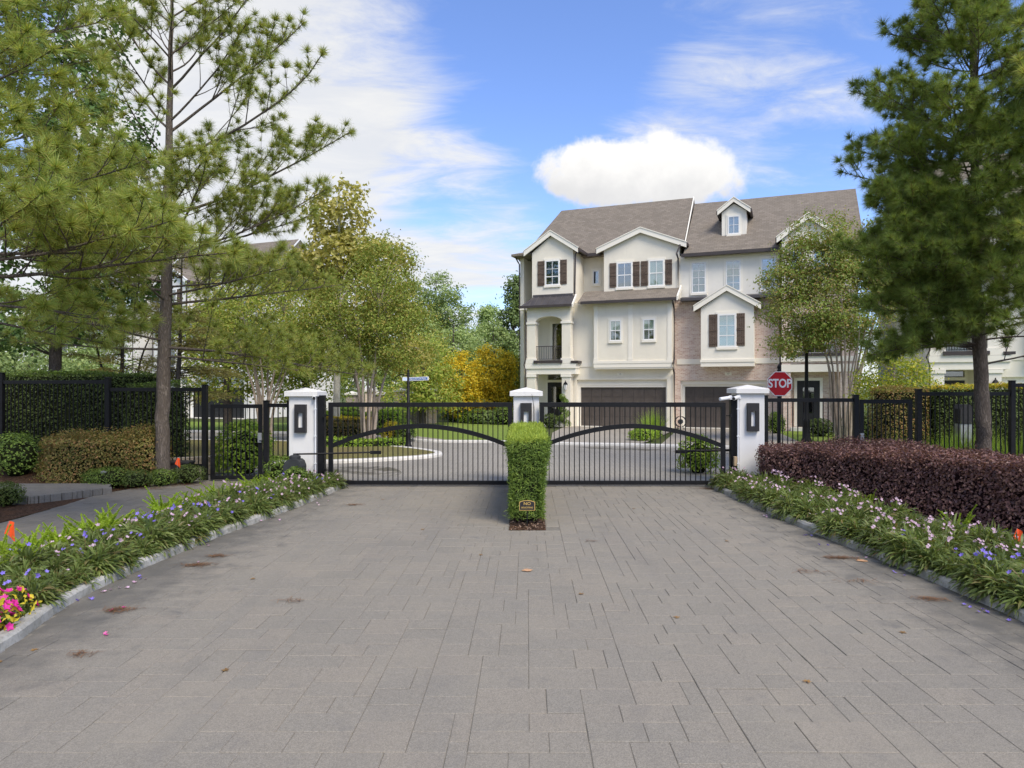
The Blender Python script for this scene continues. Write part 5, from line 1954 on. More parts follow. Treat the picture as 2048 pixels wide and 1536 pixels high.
# dense pine behind the purple hedge
br = [
    (2.85, 275, 2.1, 0.45, -0.75, 1.0), (2.55, 82, 2.6, 0.25, -0.1, 0.45), (3.0, 250, 2.0, 0.2, -0.3, 1.0), (3.1, 120, 2.2, 0.2, -0.2, 0.6), (3.2, 30, 2.2, 0.2, -0.2, 0.7), (3.2, 180, 1.8, 0.2, -0.2, 0.6),
    (3.6, 285, 2.6, 0.15, -0.1, 1.3), (3.8, 262, 2.8, 0.18, 0.0, 1.3), (3.9, 232, 2.4, 0.15, 0.0, 1.2), (3.8, 95, 2.8, 0.25, 0.0, 0.7), (4.0, 300, 2.3, 0.15, 0.0, 1.2), (4.0, 190, 2.0, 0.15, 0.0, 0.9),
    (4.5, 272, 3.0, 0.18, 0.1, 1.4), (4.6, 245, 2.6, 0.18, 0.1, 1.3), (4.6, 220, 2.2, 0.18, 0.1, 1.1), (4.7, 90, 2.6, 0.25, 0.1, 0.8), (4.8, 305, 2.4, 0.2, 0.1, 1.2), (4.7, 140, 2.2, 0.2, 0.1, 0.9),
    (5.3, 262, 2.7, 0.22, 0.1, 1.4), (5.4, 285, 2.4, 0.22, 0.1, 1.2), (5.5, 235, 2.4, 0.22, 0.1, 1.2), (5.5, 80, 2.4, 0.25, 0.1, 0.9), (5.6, 200, 2.0, 0.22, 0.1, 1.0), (5.6, 320, 2.0, 0.22, 0.1, 1.0), (5.7, 110, 2.4, 0.22, 0.1, 0.9),
    (6.2, 278, 2.9, 0.15, 0.2, 0.9), (6.3, 255, 2.2, 0.25, 0.2, 1.1), (6.4, 225, 2.2, 0.25, 0.2, 1.1), (6.4, 95, 2.2, 0.25, 0.2, 1.0), (6.5, 160, 2.0, 0.25, 0.2, 1.0),
]
br += whorls(3.4, 6.9, 6, lambda s: 2.0 + 0.4 * s, lambda s: 0.15, 0.1, 29, 1.1, 5)
br += [(h, az, L, 0.15, 0.0, 1.3) for h, az, L in ((3.3, 225, 1.9), (3.5, 200, 1.8), (3.7, 245, 2.2), (4.1, 210, 2.0), (4.4, 258, 2.5), (4.9, 195, 1.9), (5.0, 250, 2.5), (5.1, 228, 2.2), (5.8, 215, 2.1), (5.9, 268, 2.5))]
br += whorls(7.0, 14.5, 13, lambda s: 2.9 - 2.0 * s, lambda s: 0.3 + 0.5 * s, 0.25, 9, 1.2, 4)
br += [(7.0 + 0.42 * k, 150 + (k * 47) % 110, 1.5 - 0.05 * k, 0.35, 0.25, 1.6) for k in range(13)]
br += [(3.0, 268, 2.6, 0.12, -0.35, 1.1), (2.95, 290, 2.2, 0.15, -0.4, 1.0), (3.15, 240, 2.2, 0.1, -0.35, 1.0), (3.3, 215, 1.9, 0.1, -0.3, 1.0)]
br = [(h, az, L * 0.98, sl, cu, dn * 0.95) for h, az, L, sl, cu, dn in br]
pt3, n3_ = pine_tree('dense dark green pine with bare lower trunk behind the purple hedge', (9.98, 14.95, 0.1),
                     [(0.05, 0, -0.1, 0.22), (0.02, 0, 0.4, 0.175), (-0.03, 0, 2.0, 0.145), (-0.15, 0, 4.5, 0.12), (-0.2, 0, 8, 0.09), (-0.25, 0, 14.8, 0.015)], br, 13, 'needles_dark', 0.225, 0.0095, 1.25, 38)
bx_ = [(4.4, 265, 2.9, 0.05, 0.1, 0.5), (2.6, 255, 2.4, 0.0, 0.1, 0.4), (6.6, 262, 3.4, 0.05, 0.2, 0.9), (6.0, 240, 3.0, 0.05, 0.2, 0.9), (7.2, 270, 3.0, 0.2, 0.2, 0.9), (5.5, 90, 2.6, 0.1, 0.1, 0.7), (6.5, 30, 2.6, 0.1, 0.1, 0.7), (7.5, 150, 2.4, 0.1, 0.1, 0.7)]
bx_ += whorls(8.0, 11.5, 4, lambda s: 2.2 - 1.4 * s, lambda s: 0.5 + 0.3 * s, 0.3, 15, 0.8, 4)
pine_tree('pine behind the purple hedge with its stem out of view, a few bough tips showing', (11.0, 11.2, 0.0),
          [(0, 0, -0.1, 0.2), (0, 0, 2, 0.16), (0.05, 0, 6, 0.11), (0.1, 0, 11.8, 0.02)], bx_, 14, 'needles', 0.21, 0.009, 0.9, 34)
print('tufts', n1_, n2_, n3_)


def leafy_tree(name, label, cat, base, stems, blobs, leaf_mat, leaf, seed, bark_mat='brown_bark', cl=0.42, per=46, shell=0.55, group=None, droop=0.0, twigs=0.5):
    """stems: list of point lists (x, y, z, r); blobs: (x, y, z, rx, ry, rz, clusters) making up the crown"""
    rg = np.random.default_rng(seed)
    t = thing(name, label, cat, base, 0, group)
    w_ = MB()
    tips = []
    for s in stems:
        p = smoothline(np.array(s, float), 5)
        w_.tube(p[:, :3], np.maximum(p[:, 3], 0.006), 8, cap=False)
        tips.append(p)
    allp = np.concatenate(tips)
    lv, bw = MB(), MB()
    for (x, y, z, rx, ry, rz, n) in blobs:
        d = unit(rg.normal(0, 1, (n, 3)))
        rad = (rg.uniform(0, 1, n) ** (1 / 3)) * (1 - shell) + shell * rg.uniform(0.82, 1.06, n)
        c = np.array([x, y, z]) + d * rad[:, None] * np.array([rx, ry, rz])
        # limbs out to some of the clusters
        for q in c[rg.random(n) < twigs * 0.5]:
            cand = allp[allp[:, 2] < q[2] + 0.2]
            if len(cand) == 0:
                cand = allp
            k = np.argmin(np.linalg.norm(cand[:, :3] - (q - np.array([0, 0, 0.5 * np.linalg.norm(q[:2] - np.array([x, y]))])), axis=1))
            a = cand[k, :3]
            L = np.linalg.norm(q - a)
            mid = a + (q - a) * 0.5 + rg.normal(0, 0.06 * L, 3) + np.array([0, 0, 0.08 * L])
            bw.tube(smoothline([a, mid, q], 4), np.linspace(0.008 + 0.006 * L, 0.004, 9), 4, cap=False)
        m = per
        C = np.repeat(c, m, axis=0)
        off = rg.normal(0, 1, (len(C), 3)) * cl * np.array([0.5, 0.5, 0.33])
        out = np.repeat(d, m, axis=0)
        off[:, 2] -= droop * np.linalg.norm(off[:, :2], axis=1)
        nrm = unit(off / cl + out * 0.5 + np.array([0, 0, 0.7]))
        add_leaves(lv, C + off, nrm, leaf[0], leaf[1], rg)
    w_.build('trunk', bark_mat, t, True)
    if bw.n:
        bw.build('branches', bark_mat, t, True)
    lv.build('crown', leaf_mat, t)
    return t


def fan_stems(n, h, spread, r0, seed, x0=0.25, top=0.5):
    r = random.Random(seed)
    out = []
    for i in range(n):
        a = i * 2 * math.pi / n + r.uniform(-0.4, 0.4)
        b = x0 * r.uniform(0.5, 1.1)
        s = spread * r.uniform(0.6, 1.1)
        hh = h * r.uniform(0.85, 1.1)
        out.append([(b * math.cos(a) * 0.6, b * math.sin(a) * 0.6, -0.1, r0 * r.uniform(0.8, 1.2)),
                    (b * math.cos(a) * 1.1, b * math.sin(a) * 1.1, hh * 0.3, r0 * 0.85),
                    (s * 0.5 * math.cos(a + 0.2), s * 0.5 * math.sin(a + 0.2), hh * 0.6, r0 * 0.6),
                    (s * math.cos(a + 0.1), s * math.sin(a + 0.1), hh, r0 * top * 0.4)])
    return out


# crape myrtle in front of the brick house
CM = PX(1690, 26.6)
leafy_tree('crape_myrtle', 'multi-stemmed crape myrtle with pale stems in front of the brick townhouse', 'tree', (CM, 26.6, 0),
           fan_stems(13, 5.4, 1.5, 0.062, 21, 0.42),
           [(0, 0, 5.6, 2.2, 1.9, 1.9, 115), (-1.4, 0, 5.0, 1.7, 1.4, 1.3, 66), (0.9, 0, 6.6, 1.6, 1.3, 1.5, 60), (-0.9, 0, 7.3, 1.5, 1.2, 1.1, 44), (1.7, 0.2, 7.0, 1.2, 1.1, 1.0, 30), (-2.3, 0, 6.2, 0.9, 0.8, 1.1, 22), (-0.2, 0, 8.3, 1.9, 0.9, 0.9, 26), (-1.9, -0.3, 3.9, 1.0, 0.8, 0.5, 14), (-1.2, -0.2, 7.0, 1.4, 1.0, 1.2, 30)],
           'leaf_myrtle', (0.11, 0.064), 22, 'pale_bark', 0.46, 98, 0.5)
# two drooping sprays of the same kind of leaf reach left from it
# trees beyond the gate on the island side
D = 25.7
leafy_tree('crape_myrtle', 'multi-stemmed crape myrtle with smooth pale stems on the island behind the gate', 'tree', (PX(735, D), D, 0),
           fan_stems(7, 5.0, 1.3, 0.07, 23, 0.3),
           [(0.1, 0, 5.2, 2.1, 1.9, 1.8, 135), (1.3, 0, 4.2, 1.6, 1.4, 1.3, 80), (-1.2, 0, 4.4, 1.4, 1.4, 1.2, 55), (0.6, 0, 6.6, 1.3, 1.2, 1.2, 50), (-0.6, 0.4, 3.4, 1.6, 1.2, 0.8, 40)],
           'leaf_olive', (0.105, 0.06), 24, 'pale_bark', 0.48, 70, 0.4)
leafy_tree('crape_myrtle', 'multi-stemmed crape myrtle with olive leaves behind the walkway gate', 'tree', (PX(530, D + 1), D + 1, 0),
           fan_stems(8, 4.8, 1.4, 0.06, 25, 0.3),
           [(0, 0, 5.0, 2.2, 1.8, 1.7, 120), (1.4, 0, 3.9, 1.5, 1.3, 1.2, 66), (-1.3, 0, 4.3, 1.5, 1.3, 1.2, 60), (0.2, 0, 6.4, 1.4, 1.2, 1.0, 36)],
           'leaf_olive', (0.10, 0.06), 26, 'pale_bark', 0.46, 66, 0.4)
D = 30.0
leafy_tree('sycamore_tree', 'tall sycamore with mottled white trunk and yellowing leaves behind the gate', 'tree', (PX(672, D), D, 0),
           [[(0, 0, -0.1, 0.17), (0.05, 0, 3, 0.14), (0.1, 0, 6.5, 0.10), (0.15, 0, 11, 0.03)], [(0.1, 0, 5.5, 0.06), (0.9, 0, 7.0, 0.045), (1.5, 0, 8.4, 0.02)],
            [(0.1, 0, 5.0, 0.06), (-0.9, 0.2, 6.6, 0.045), (-1.3, 0.2, 8.2, 0.02)]],
           [(0.1, 0, 9.9, 1.25, 1.2, 1.5, 36), (0.3, 0, 8.0, 1.9, 1.5, 1.1, 52), (1.9, 0, 7.8, 1.3, 1.1, 0.9, 34), (-1.2, 0, 7.2, 1.5, 1.3, 1.2, 36), (0.9, 0, 6.3, 2.1, 1.6, 1.1, 60), (2.4, 0, 5.6, 1.2, 1.2, 1.0, 30), (3.0, 0, 3.6, 1.0, 1.0, 0.9, 18)],
           'leaf_sycamore', (0.22, 0.17), 27, 'sycamore_bark', 0.5, 34, 0.45)
# broad dark tree rising behind the tall hedge
D = 21.0
leafy_tree('sweetgum_tree', 'dark green sweetgum rising behind the tall clipped hedge', 'tree', (-14.6, D, 0),
           [[(0, 0, -0.1, 0.2), (0.1, 0, 4, 0.16), (0.3, 0, 9, 0.1), (0.4, 0, 14, 0.03)], [(0.1, 0, 4.4, 0.09), (1.4, 0, 6.2, 0.06), (2.6, 0, 7.6, 0.02)],
            [(0.2, 0, 6.0, 0.08), (-1.3, 0, 8.2, 0.05), (-2.2, 0, 9.8, 0.02)], [(0.25, 0, 7.5, 0.07), (1.4, 0, 9.8, 0.04), (2.0, 0, 11.5, 0.02)]],
           [(-0.6, 0, 4.3, 2.2, 1.8, 1.0, 70), (1.6, 0, 5.6, 1.6, 1.4, 0.9, 46), (2.2, 0, 7.3, 1.4, 1.3, 1.1, 48), (-0.8, 0, 6.8, 2.2, 1.8, 1.3, 70), (1.2, 0, 9.6, 1.9, 1.6, 1.5, 64), (-0.6, 0, 11.4, 2.3, 1.8, 1.8, 80), (0.6, 0, 13.6, 2.0, 1.6, 1.6, 60)],
           'leaf_dark', (0.17, 0.12), 28, 'brown_bark', 0.5, 40, 0.5)


# feathery cypress: level sprays of fine foliage
def cypress(label, base, h, r, seed, stems):
    rg = np.random.default_rng(seed)
    t = thing('cypress_tree', label, 'tree', base, 0, 'bald cypress trees in front of the white townhouses')
    w_, lv = MB(), MB()
    for s in stems:
        p = smoothline(np.array(s, float), 6)
        w_.tube(p[:, :3], p[:, 3], 8, cap=False)
    main = smoothline(np.array(stems[0], float), 6)
    bw = MB()
    for i in range(58):
        z = rg.uniform(0.22, 0.98) * h
        x, y = np.interp(z, main[:, 2], main[:, 0]), np.interp(z, main[:, 2], main[:, 1])
        a = rg.uniform(0, 6.28)
        L = r * (1.15 - z / h) * rg.uniform(0.6, 1.1) + 0.3
        d = np.array([math.cos(a), math.sin(a), rg.uniform(-0.05, 0.3)])
        pts = np.array([[x, y, z], [x, y, z] + d * L * 0.5, [x, y, z] + d * L + np.array([0, 0, -0.12 * L])])
        pl = smoothline(pts, 6)
        bw.tube(pl, np.linspace(0.018, 0.004, len(pl)), 4, cap=False)
        n = int(L * 120)
        k = rg.uniform(0.3, 1.0, n)
        idx = np.clip((k * (len(pl) - 1)).astype(int), 0, len(pl) - 2)
        q = pl[idx] + rg.normal(0, 1, (n, 3)) * np.array([0.16, 0.16, 0.05])
        ax = np.tile(d, (n, 1)) + rg.normal(0, 0.6, (n, 3))
        ax[:, 2] = -abs(ax[:, 2]) * 0.3
        add_leaves(lv, q, np.tile([0, 0, 1.0], (n, 1)), 0.15, 0.035, rg, axis=ax)
    w_.build('trunk', 'brown_bark', t, True)
    bw.build('branches', 'brown_bark', t, True)
    lv.build('crown', 'leaf_cypress', t)


cypress('bald cypress with reddish leaning trunk and feathery tan foliage by the pine trunk', (PX(352, 21.5), 21.5, 0), 6.8, 2.0, 31,
        [[(-0.15, 0, -0.1, 0.09), (0.0, 0, 1.5, 0.08), (0.12, 0, 3.5, 0.06), (0.2, 0, 6.8, 0.01)]])
cypress('bald cypress with three dark stems and feathery tan foliage over the tall hedge', (PX(238, 22.5), 22.5, 0), 6.4, 2.2, 32,
        [[(0, 0, -0.1, 0.08), (0.05, 0, 1.5, 0.07), (0.12, 0, 3.5, 0.05), (0.2, 0, 6.4, 0.01)],
         [(-0.2, 0, -0.1, 0.06), (-0.35, 0, 1.8, 0.05), (-0.75, 0, 3.6, 0.03), (-1.0, 0, 5, 0.01)],
         [(0.25, 0, -0.1, 0.06), (0.5, 0, 1.8, 0.05), (0.75, 0, 3.2, 0.03), (1.3, 0, 4.4, 0.01)]])

# yellow and far trees
D = 43.0
for px, top, rx, cnt, lab, sd in ((922, 700, 1.45, 120, 'golden yellow tree standing nearest the brick garden wall', 41),
                                  (985, 684, 1.6, 150, 'orange-yellow tree with green lower leaves beside the cream townhouse', 42)):
    zt = PZ(top, D)
    leafy_tree('yellow_tree', lab, 'tree', (PX(px, D), D + (px - 925) / 30, 0),
               [[(0, 0, -0.1, 0.09), (0, 0, 1.2, 0.08), (0.1, 0, zt - 0.6, 0.02)]],
               [(0, 0, zt * 0.62, rx, 1.4, zt * 0.36, cnt), (0.3, 0, zt * 0.3, rx * 0.9, 1.3, zt * 0.24, int(cnt * 0.5))],
               'leaf_yellow', (0.15, 0.1), sd, 'brown_bark', 0.34, 46, 0.35, 'yellow trees beside the cream townhouse')
leafy_tree('green_tree', 'bushy green tree between the yellow trees and the cream townhouse corner', 'tree', (PX(1020, 46), 46, 0),
           [[(0, 0, -0.1, 0.1), (0, 0, 2, 0.08), (0.1, 0, 4.5, 0.02)]], [(0, 0, 2.6, 1.3, 1.3, 1.9, 90)], 'leaf_yellowgreen', (0.16, 0.11), 43, 'brown_bark', 0.36, 46, 0.35)
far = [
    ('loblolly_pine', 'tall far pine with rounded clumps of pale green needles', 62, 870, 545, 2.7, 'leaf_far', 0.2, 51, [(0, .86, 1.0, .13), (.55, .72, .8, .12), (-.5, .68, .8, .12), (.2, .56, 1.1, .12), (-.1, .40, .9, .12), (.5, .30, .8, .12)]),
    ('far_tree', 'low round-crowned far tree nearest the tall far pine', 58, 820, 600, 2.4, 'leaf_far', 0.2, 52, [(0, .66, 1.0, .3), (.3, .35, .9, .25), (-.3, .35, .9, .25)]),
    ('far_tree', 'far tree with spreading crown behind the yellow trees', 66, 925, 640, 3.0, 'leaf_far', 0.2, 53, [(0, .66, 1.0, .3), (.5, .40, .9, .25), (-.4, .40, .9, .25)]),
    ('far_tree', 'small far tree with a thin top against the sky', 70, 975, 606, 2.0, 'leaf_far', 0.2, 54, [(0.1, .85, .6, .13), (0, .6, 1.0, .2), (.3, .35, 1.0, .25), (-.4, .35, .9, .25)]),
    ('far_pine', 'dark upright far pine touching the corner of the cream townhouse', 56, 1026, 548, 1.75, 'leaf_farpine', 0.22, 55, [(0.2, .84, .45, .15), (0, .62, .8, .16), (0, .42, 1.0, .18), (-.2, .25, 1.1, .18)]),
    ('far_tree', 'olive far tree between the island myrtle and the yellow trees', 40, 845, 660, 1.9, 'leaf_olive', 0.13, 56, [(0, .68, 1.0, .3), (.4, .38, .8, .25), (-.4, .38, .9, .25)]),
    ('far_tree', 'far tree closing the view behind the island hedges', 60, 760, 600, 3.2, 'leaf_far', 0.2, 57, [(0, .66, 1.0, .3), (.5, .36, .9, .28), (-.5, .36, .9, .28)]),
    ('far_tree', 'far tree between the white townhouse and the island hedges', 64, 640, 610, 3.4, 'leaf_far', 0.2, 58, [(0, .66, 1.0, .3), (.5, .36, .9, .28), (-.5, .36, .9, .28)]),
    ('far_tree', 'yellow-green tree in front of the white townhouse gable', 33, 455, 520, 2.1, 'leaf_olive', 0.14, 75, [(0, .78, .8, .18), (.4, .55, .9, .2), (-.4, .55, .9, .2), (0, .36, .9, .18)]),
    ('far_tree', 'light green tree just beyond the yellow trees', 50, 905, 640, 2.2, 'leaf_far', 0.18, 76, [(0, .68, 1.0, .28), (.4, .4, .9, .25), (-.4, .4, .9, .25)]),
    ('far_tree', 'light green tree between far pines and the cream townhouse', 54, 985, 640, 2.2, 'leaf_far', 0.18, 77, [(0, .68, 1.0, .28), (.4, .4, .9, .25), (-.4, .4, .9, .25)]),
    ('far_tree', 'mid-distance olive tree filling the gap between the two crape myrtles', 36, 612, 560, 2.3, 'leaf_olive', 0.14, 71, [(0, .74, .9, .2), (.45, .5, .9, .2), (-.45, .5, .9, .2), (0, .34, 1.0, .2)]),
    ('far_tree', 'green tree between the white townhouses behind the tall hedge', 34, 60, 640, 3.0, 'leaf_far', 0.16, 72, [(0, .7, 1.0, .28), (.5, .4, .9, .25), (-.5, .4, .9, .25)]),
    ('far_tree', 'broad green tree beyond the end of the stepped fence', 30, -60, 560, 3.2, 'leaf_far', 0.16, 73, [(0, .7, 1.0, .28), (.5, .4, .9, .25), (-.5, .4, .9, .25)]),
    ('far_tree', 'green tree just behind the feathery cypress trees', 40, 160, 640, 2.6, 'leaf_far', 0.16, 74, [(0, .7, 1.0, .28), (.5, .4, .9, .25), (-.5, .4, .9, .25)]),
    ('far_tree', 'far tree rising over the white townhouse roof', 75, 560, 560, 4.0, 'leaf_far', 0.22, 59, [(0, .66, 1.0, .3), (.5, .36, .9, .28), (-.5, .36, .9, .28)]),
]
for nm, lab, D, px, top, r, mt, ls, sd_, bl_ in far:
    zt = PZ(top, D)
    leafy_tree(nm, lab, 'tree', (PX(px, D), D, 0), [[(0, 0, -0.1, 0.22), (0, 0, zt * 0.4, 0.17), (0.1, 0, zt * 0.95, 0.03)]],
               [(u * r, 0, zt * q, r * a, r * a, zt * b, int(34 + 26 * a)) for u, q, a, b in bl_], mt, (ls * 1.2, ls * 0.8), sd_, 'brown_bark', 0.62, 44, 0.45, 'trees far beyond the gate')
leafy_tree('green_tree', 'low yellow-green tree behind the side gate by the purple hedge', 'tree', (PX(1785, 23), 23, 0),
           [[(0, 0, -0.1, 0.07), (-0.05, 0, 1.0, 0.06), (0.1, 0, 3.2, 0.02)], [(0, 0, 0.7, 0.04), (0.5, 0, 1.8, 0.03), (0.7, 0, 2.8, 0.01)]],
           [(0, 0, 2.6, 1.1, 1.0, 1.0, 60), (0.6, 0, 2.2, 0.9, 0.9, 0.7, 36), (-0.4, 0, 1.9, 0.9, 0.9, 0.6, 28)], 'leaf_yellowgreen', (0.1, 0.06), 44, 'pale_bark', 0.3, 46, 0.35)


# ------------------------------------------------------------------ hedges and shrubs
def in_poly(x, y, poly):
    ins = np.zeros(len(x), bool)
    n = len(poly)
    for i in range(n):
        x0, y0 = poly[i]
        x1, y1 = poly[(i + 1) % n]
        c = ((y0 > y) != (y1 > y)) & (x < (x1 - x0) * (y - y0) / (y1 - y0 + 1e-12) + x0)
        ins ^= c
    return ins


def lump(p, s, a):
    """cheap smooth bumpiness for hedge faces"""
    return a * (np.sin(p[:, 0] * s + 1.3 * np.sin(p[:, 1] * s * 0.7)) * np.sin(p[:, 1] * s * 1.1 + 0.7) + 0.7 * np.sin(p[:, 2] * s * 1.4 + p[:, 0] * s * 0.6 + 2.0))


def hedge(label, poly, z0, z1, mats, leaf, dens, seed, core='hedge_core', name='hedge', rough=0.04, ax=None, cat='hedge', group=None, topfrac=1.0, inset=0.09, zfun=None, taper=0.0):
    """clipped hedge: leaves spread over the faces of a prism round a dark twiggy core. mats: (side, top)"""
    rg = np.random.default_rng(seed)
    cx, cy = np.mean([p[0] for p in poly]), np.mean([p[1] for p in poly])
    t = thing(name, label, cat, (cx, cy, 0), 0, group)
    P = [(x - cx, y - cy) for x, y in poly]
    n = len(P)
    area = 0.5 * sum(P[i][0] * P[(i + 1) % n][1] - P[(i + 1) % n][0] * P[i][1] for i in range(n))
    if area < 0:
        P = P[::-1]
        area = -area
    zf = zfun or (lambda x, y: np.zeros_like(x))
    k = MB()
    ins = []
    for i in range(n):
        a, b, c = np.array(P[i - 1]), np.array(P[i]), np.array(P[(i + 1) % n])
        e1, e2 = unit(b - a), unit(c - b)
        m = unit(np.array([-(e1 + e2)[1], (e1 + e2)[0]]))
        ins.append(tuple(b + m * inset))
    k.slab([(x, y) for x, y in ins], z0, z1 - inset)
    if zfun is None:
        k.build('core', core, t)
    mi = MB()
    # sides
    for i in range(n):
        a, b = np.array(P[i]), np.array(P[(i + 1) % n])
        L = np.linalg.norm(b - a)
        m = int(L * (z1 - z0) * dens)
        s = rg.uniform(-0.01, 1.01, m)
        hz = rg.uniform(0, 1, m)
        q = a + (b - a) * s[:, None]
        nr = np.array([(b - a)[1], -(b - a)[0]]) / L
        z = z0 + (z1 - z0) * hz
        p = np.column_stack([q, z])
        off = lump(p + np.array([cx, cy, 0]), 3.1, rough) + rg.normal(0, rough * 0.5, m) - rg.exponential(0.02, m) - taper * (1 - hz)
        p[:, :2] += nr * off[:, None]
        p[:, 2] += zf(p[:, 0], p[:, 1]) * hz
        nn = np.tile([nr[0], nr[1], 0.45], (m, 1))
        axv = None
        if ax is not None:
            axv = np.tile([nr[0] * ax[0], nr[1] * ax[0], ax[1]], (m, 1)) + rg.normal(0, ax[2], (m, 3))
        add_leaves(mi, p, nn, leaf[0], leaf[1], rg, 0, axv)
    # top
    x0, x1 = min(p[0] for p in P), max(p[0] for p in P)
    y0, y1 = min(p[1] for p in P), max(p[1] for p in P)
    m = int((x1 - x0) * (y1 - y0) * dens * topfrac)
    x, y = rg.uniform(x0, x1, m), rg.uniform(y0, y1, m)
    ok = in_poly(x, y, P)
    x, y = x[ok], y[ok]
    p = np.column_stack([x, y, np.full(len(x), z1)])
    p[:, 2] += lump(p + np.array([cx, cy, 0]), 3.3, rough) + rg.normal(0, rough * 0.5, len(x)) + zf(x, y)
    axv = None
    if ax is not None:
        axv = np.tile([0, 0, 1.0], (len(x), 1)) + rg.normal(0, 0.5, (len(x), 3))
        nn = rg.normal(0, 1, (len(x), 3))
    else:
        nn = np.tile([0, 0, 1.0], (len(x), 1))
    add_leaves(mi, p, nn, leaf[0], leaf[1], rg, 1, axv)
    mi.build('foliage', list(mats), t)
    return t


def rect(x0, x1, y0, y1, c=0.12):
    return [(x0 + c, y0), (x1 - c, y0), (x1, y0 + c), (x1, y1 - c), (x1 - c, y1), (x0 + c, y1), (x0, y1 - c), (x0, y0 + c)]


# purple hedge
hedge('long clipped purple-leaved hedge sweeping from the pillar behind the flower bed',
      [(4.78, 14.15), (5.15, 14.72), (6.2, 14.95), (7.3, 14.75), (8.1, 13.6), (9.3, 11.6), (11.0, 8.8), (9.0, 6.4), (7.25, 9.5), (6.25, 11.6), (5.4, 13.3)],
      0.06, 0.95, ('leaf_purple', 'leaf_purple'), (0.06, 0.036), 1600, 61, 'purple_core', rough=0.075, inset=0.16)
# clipped hedge on the island bed
hedge('narrow clipped green hedge with bright new tips between the gate lanes',
      rect(-0.315, 0.30, 10.72, 14.6, 0.06), 0.10, 1.30, ('leaf_topiary', 'leaf_tip'), (0.08, 0.013), 3400, 62, 'hedge_core', rough=0.045,
      ax=(0.7, 0.6, 0.5), name='clipped_hedge', inset=0.10, topfrac=1.3, taper=0.07)
# bronze-green shrubs along the fence
hedge('rounded bronze-green hedge at the foot of the pine', rect(-10.9, -8.35, 14.85, 16.0, 0.35), 0.1, 1.05, ('leaf_bronze', 'leaf_bronze'), (0.055, 0.03), 1700, 63, rough=0.13, inset=0.24)
hedge('tall dark clipped hedge behind the stepped picket fence', rect(-16.5, -10.2, 17.9, 19.1), 0.4, 2.55, ('leaf_hedge', 'leaf_topiary'), (0.07, 0.04), 620, 64, rough=0.05)
hedge('slightly lower clipped hedge behind the fence next to the pine trunk', rect(-10.15, -8.9, 17.1, 18.0), 0.3, 2.26, ('leaf_hedge', 'leaf_topiary'), (0.07, 0.04), 620, 65, rough=0.05)
hedge('tall clipped hedge with yellow-green top behind the black fence and pine trunk', rect(11.6, 15.5, 19.4, 20.6), 0.1, 2.2, ('leaf_hedge', 'leaf_hedgetop'), (0.07, 0.04), 620, 66, rough=0.05, topfrac=1.6)
hedge('tall clipped hedge with reddish top beside the yellow-green one', rect(10.3, 11.56, 19.5, 20.6), 0.1, 2.12, ('leaf_bronze', 'leaf_bronze'), (0.07, 0.04), 620, 67, rough=0.05)
# planting on the island beyond the gate
hedge('low bright green edging hedge along the island grass', [(PX(640, 24.6), 24.0), (PX(800, 24.6), 24.4), (PX(812, 25), 25.2), (PX(640, 25), 25.2)], 0.08, 0.30, ('leaf_bright', 'leaf_bright'), (0.08, 0.05), 520, 68)
hedge('low brown-leaved hedge on the island under the gold hedge', rect(PX(640, 29), PX(742, 29), 28.6, 29.4), 0.02, 0.62, ('leaf_bronze', 'leaf_bronze'), (0.09, 0.05), 420, 69)
hedge('low gold-leaved hedge on the island in front of green hedges', rect(PX(638, 30), PX(742, 30), 29.6, 30.4), 0.02, 0.86, ('leaf_bronze', 'leaf_gold'), (0.09, 0.05), 480, 70, topfrac=1.8)
hedge('long green hedge behind the gold one', rect(PX(640, 32), PX(800, 32), 31.4, 32.2), 0.02, 1.02, ('leaf_bright', 'leaf_bright'), (0.1, 0.06), 380, 71)
hedge('box-cut green hedge in front of the brick garden wall', rect(PX(676, 36), PX(718, 36), 35.5, 36.6), 0.02, 1.12, ('leaf_topiary', 'leaf_bright'), (0.1, 0.06), 380, 72)
hedge('second box-cut green hedge in front of the brick garden wall, nearer the street sign post', rect(PX(762, 34), PX(806, 34), 33.5, 34.6), 0.02, 1.10, ('leaf_topiary', 'leaf_bright'), (0.1, 0.06), 380, 73)


def shrub(label, c, r, h, mat, leaf, n, seed, name='shrub', core='hedge_core', group=None, cat='shrub'):
    """rounded bush: leaves over and inside a squashed ball"""
    rg = np.random.default_rng(seed)
    t = thing(name, label, cat, (c[0], c[1], c[2]), 0, group)
    d = unit(rg.normal(0, 1, (n, 3)))
    d[:, 2] = np.where(d[:, 2] < -0.8, -d[:, 2], d[:, 2])
    rr = rg.uniform(0.78, 1.06, n) + lump(d * 3, 2.0, 0.07)
    hx = np.linalg.norm(d[:, :2], axis=1, keepdims=True) + 1e-6
    low = (d[:, 2] < 0)[:, None]
    d[:, :2] = np.where(low, d[:, :2] / hx * 0.96, d[:, :2])
    p = d * rr[:, None] * np.array([r, r, h * 0.52]) + np.array([0, 0, h * 0.5])
    lv = MB()
    add_leaves(lv, p, d + np.array([0, 0, 0.4]), leaf[0], leaf[1], rg)
    lv.build('foliage', mat, t)
    k = MB()
    k.lathe([(0.0, 0.0), (r * 0.3, 0.02), (r * 0.66, h * 0.35), (r * 0.58, h * 0.66), (0.0, h * 0.84)], 12)
    k.build('core', core, t, True)
    return t


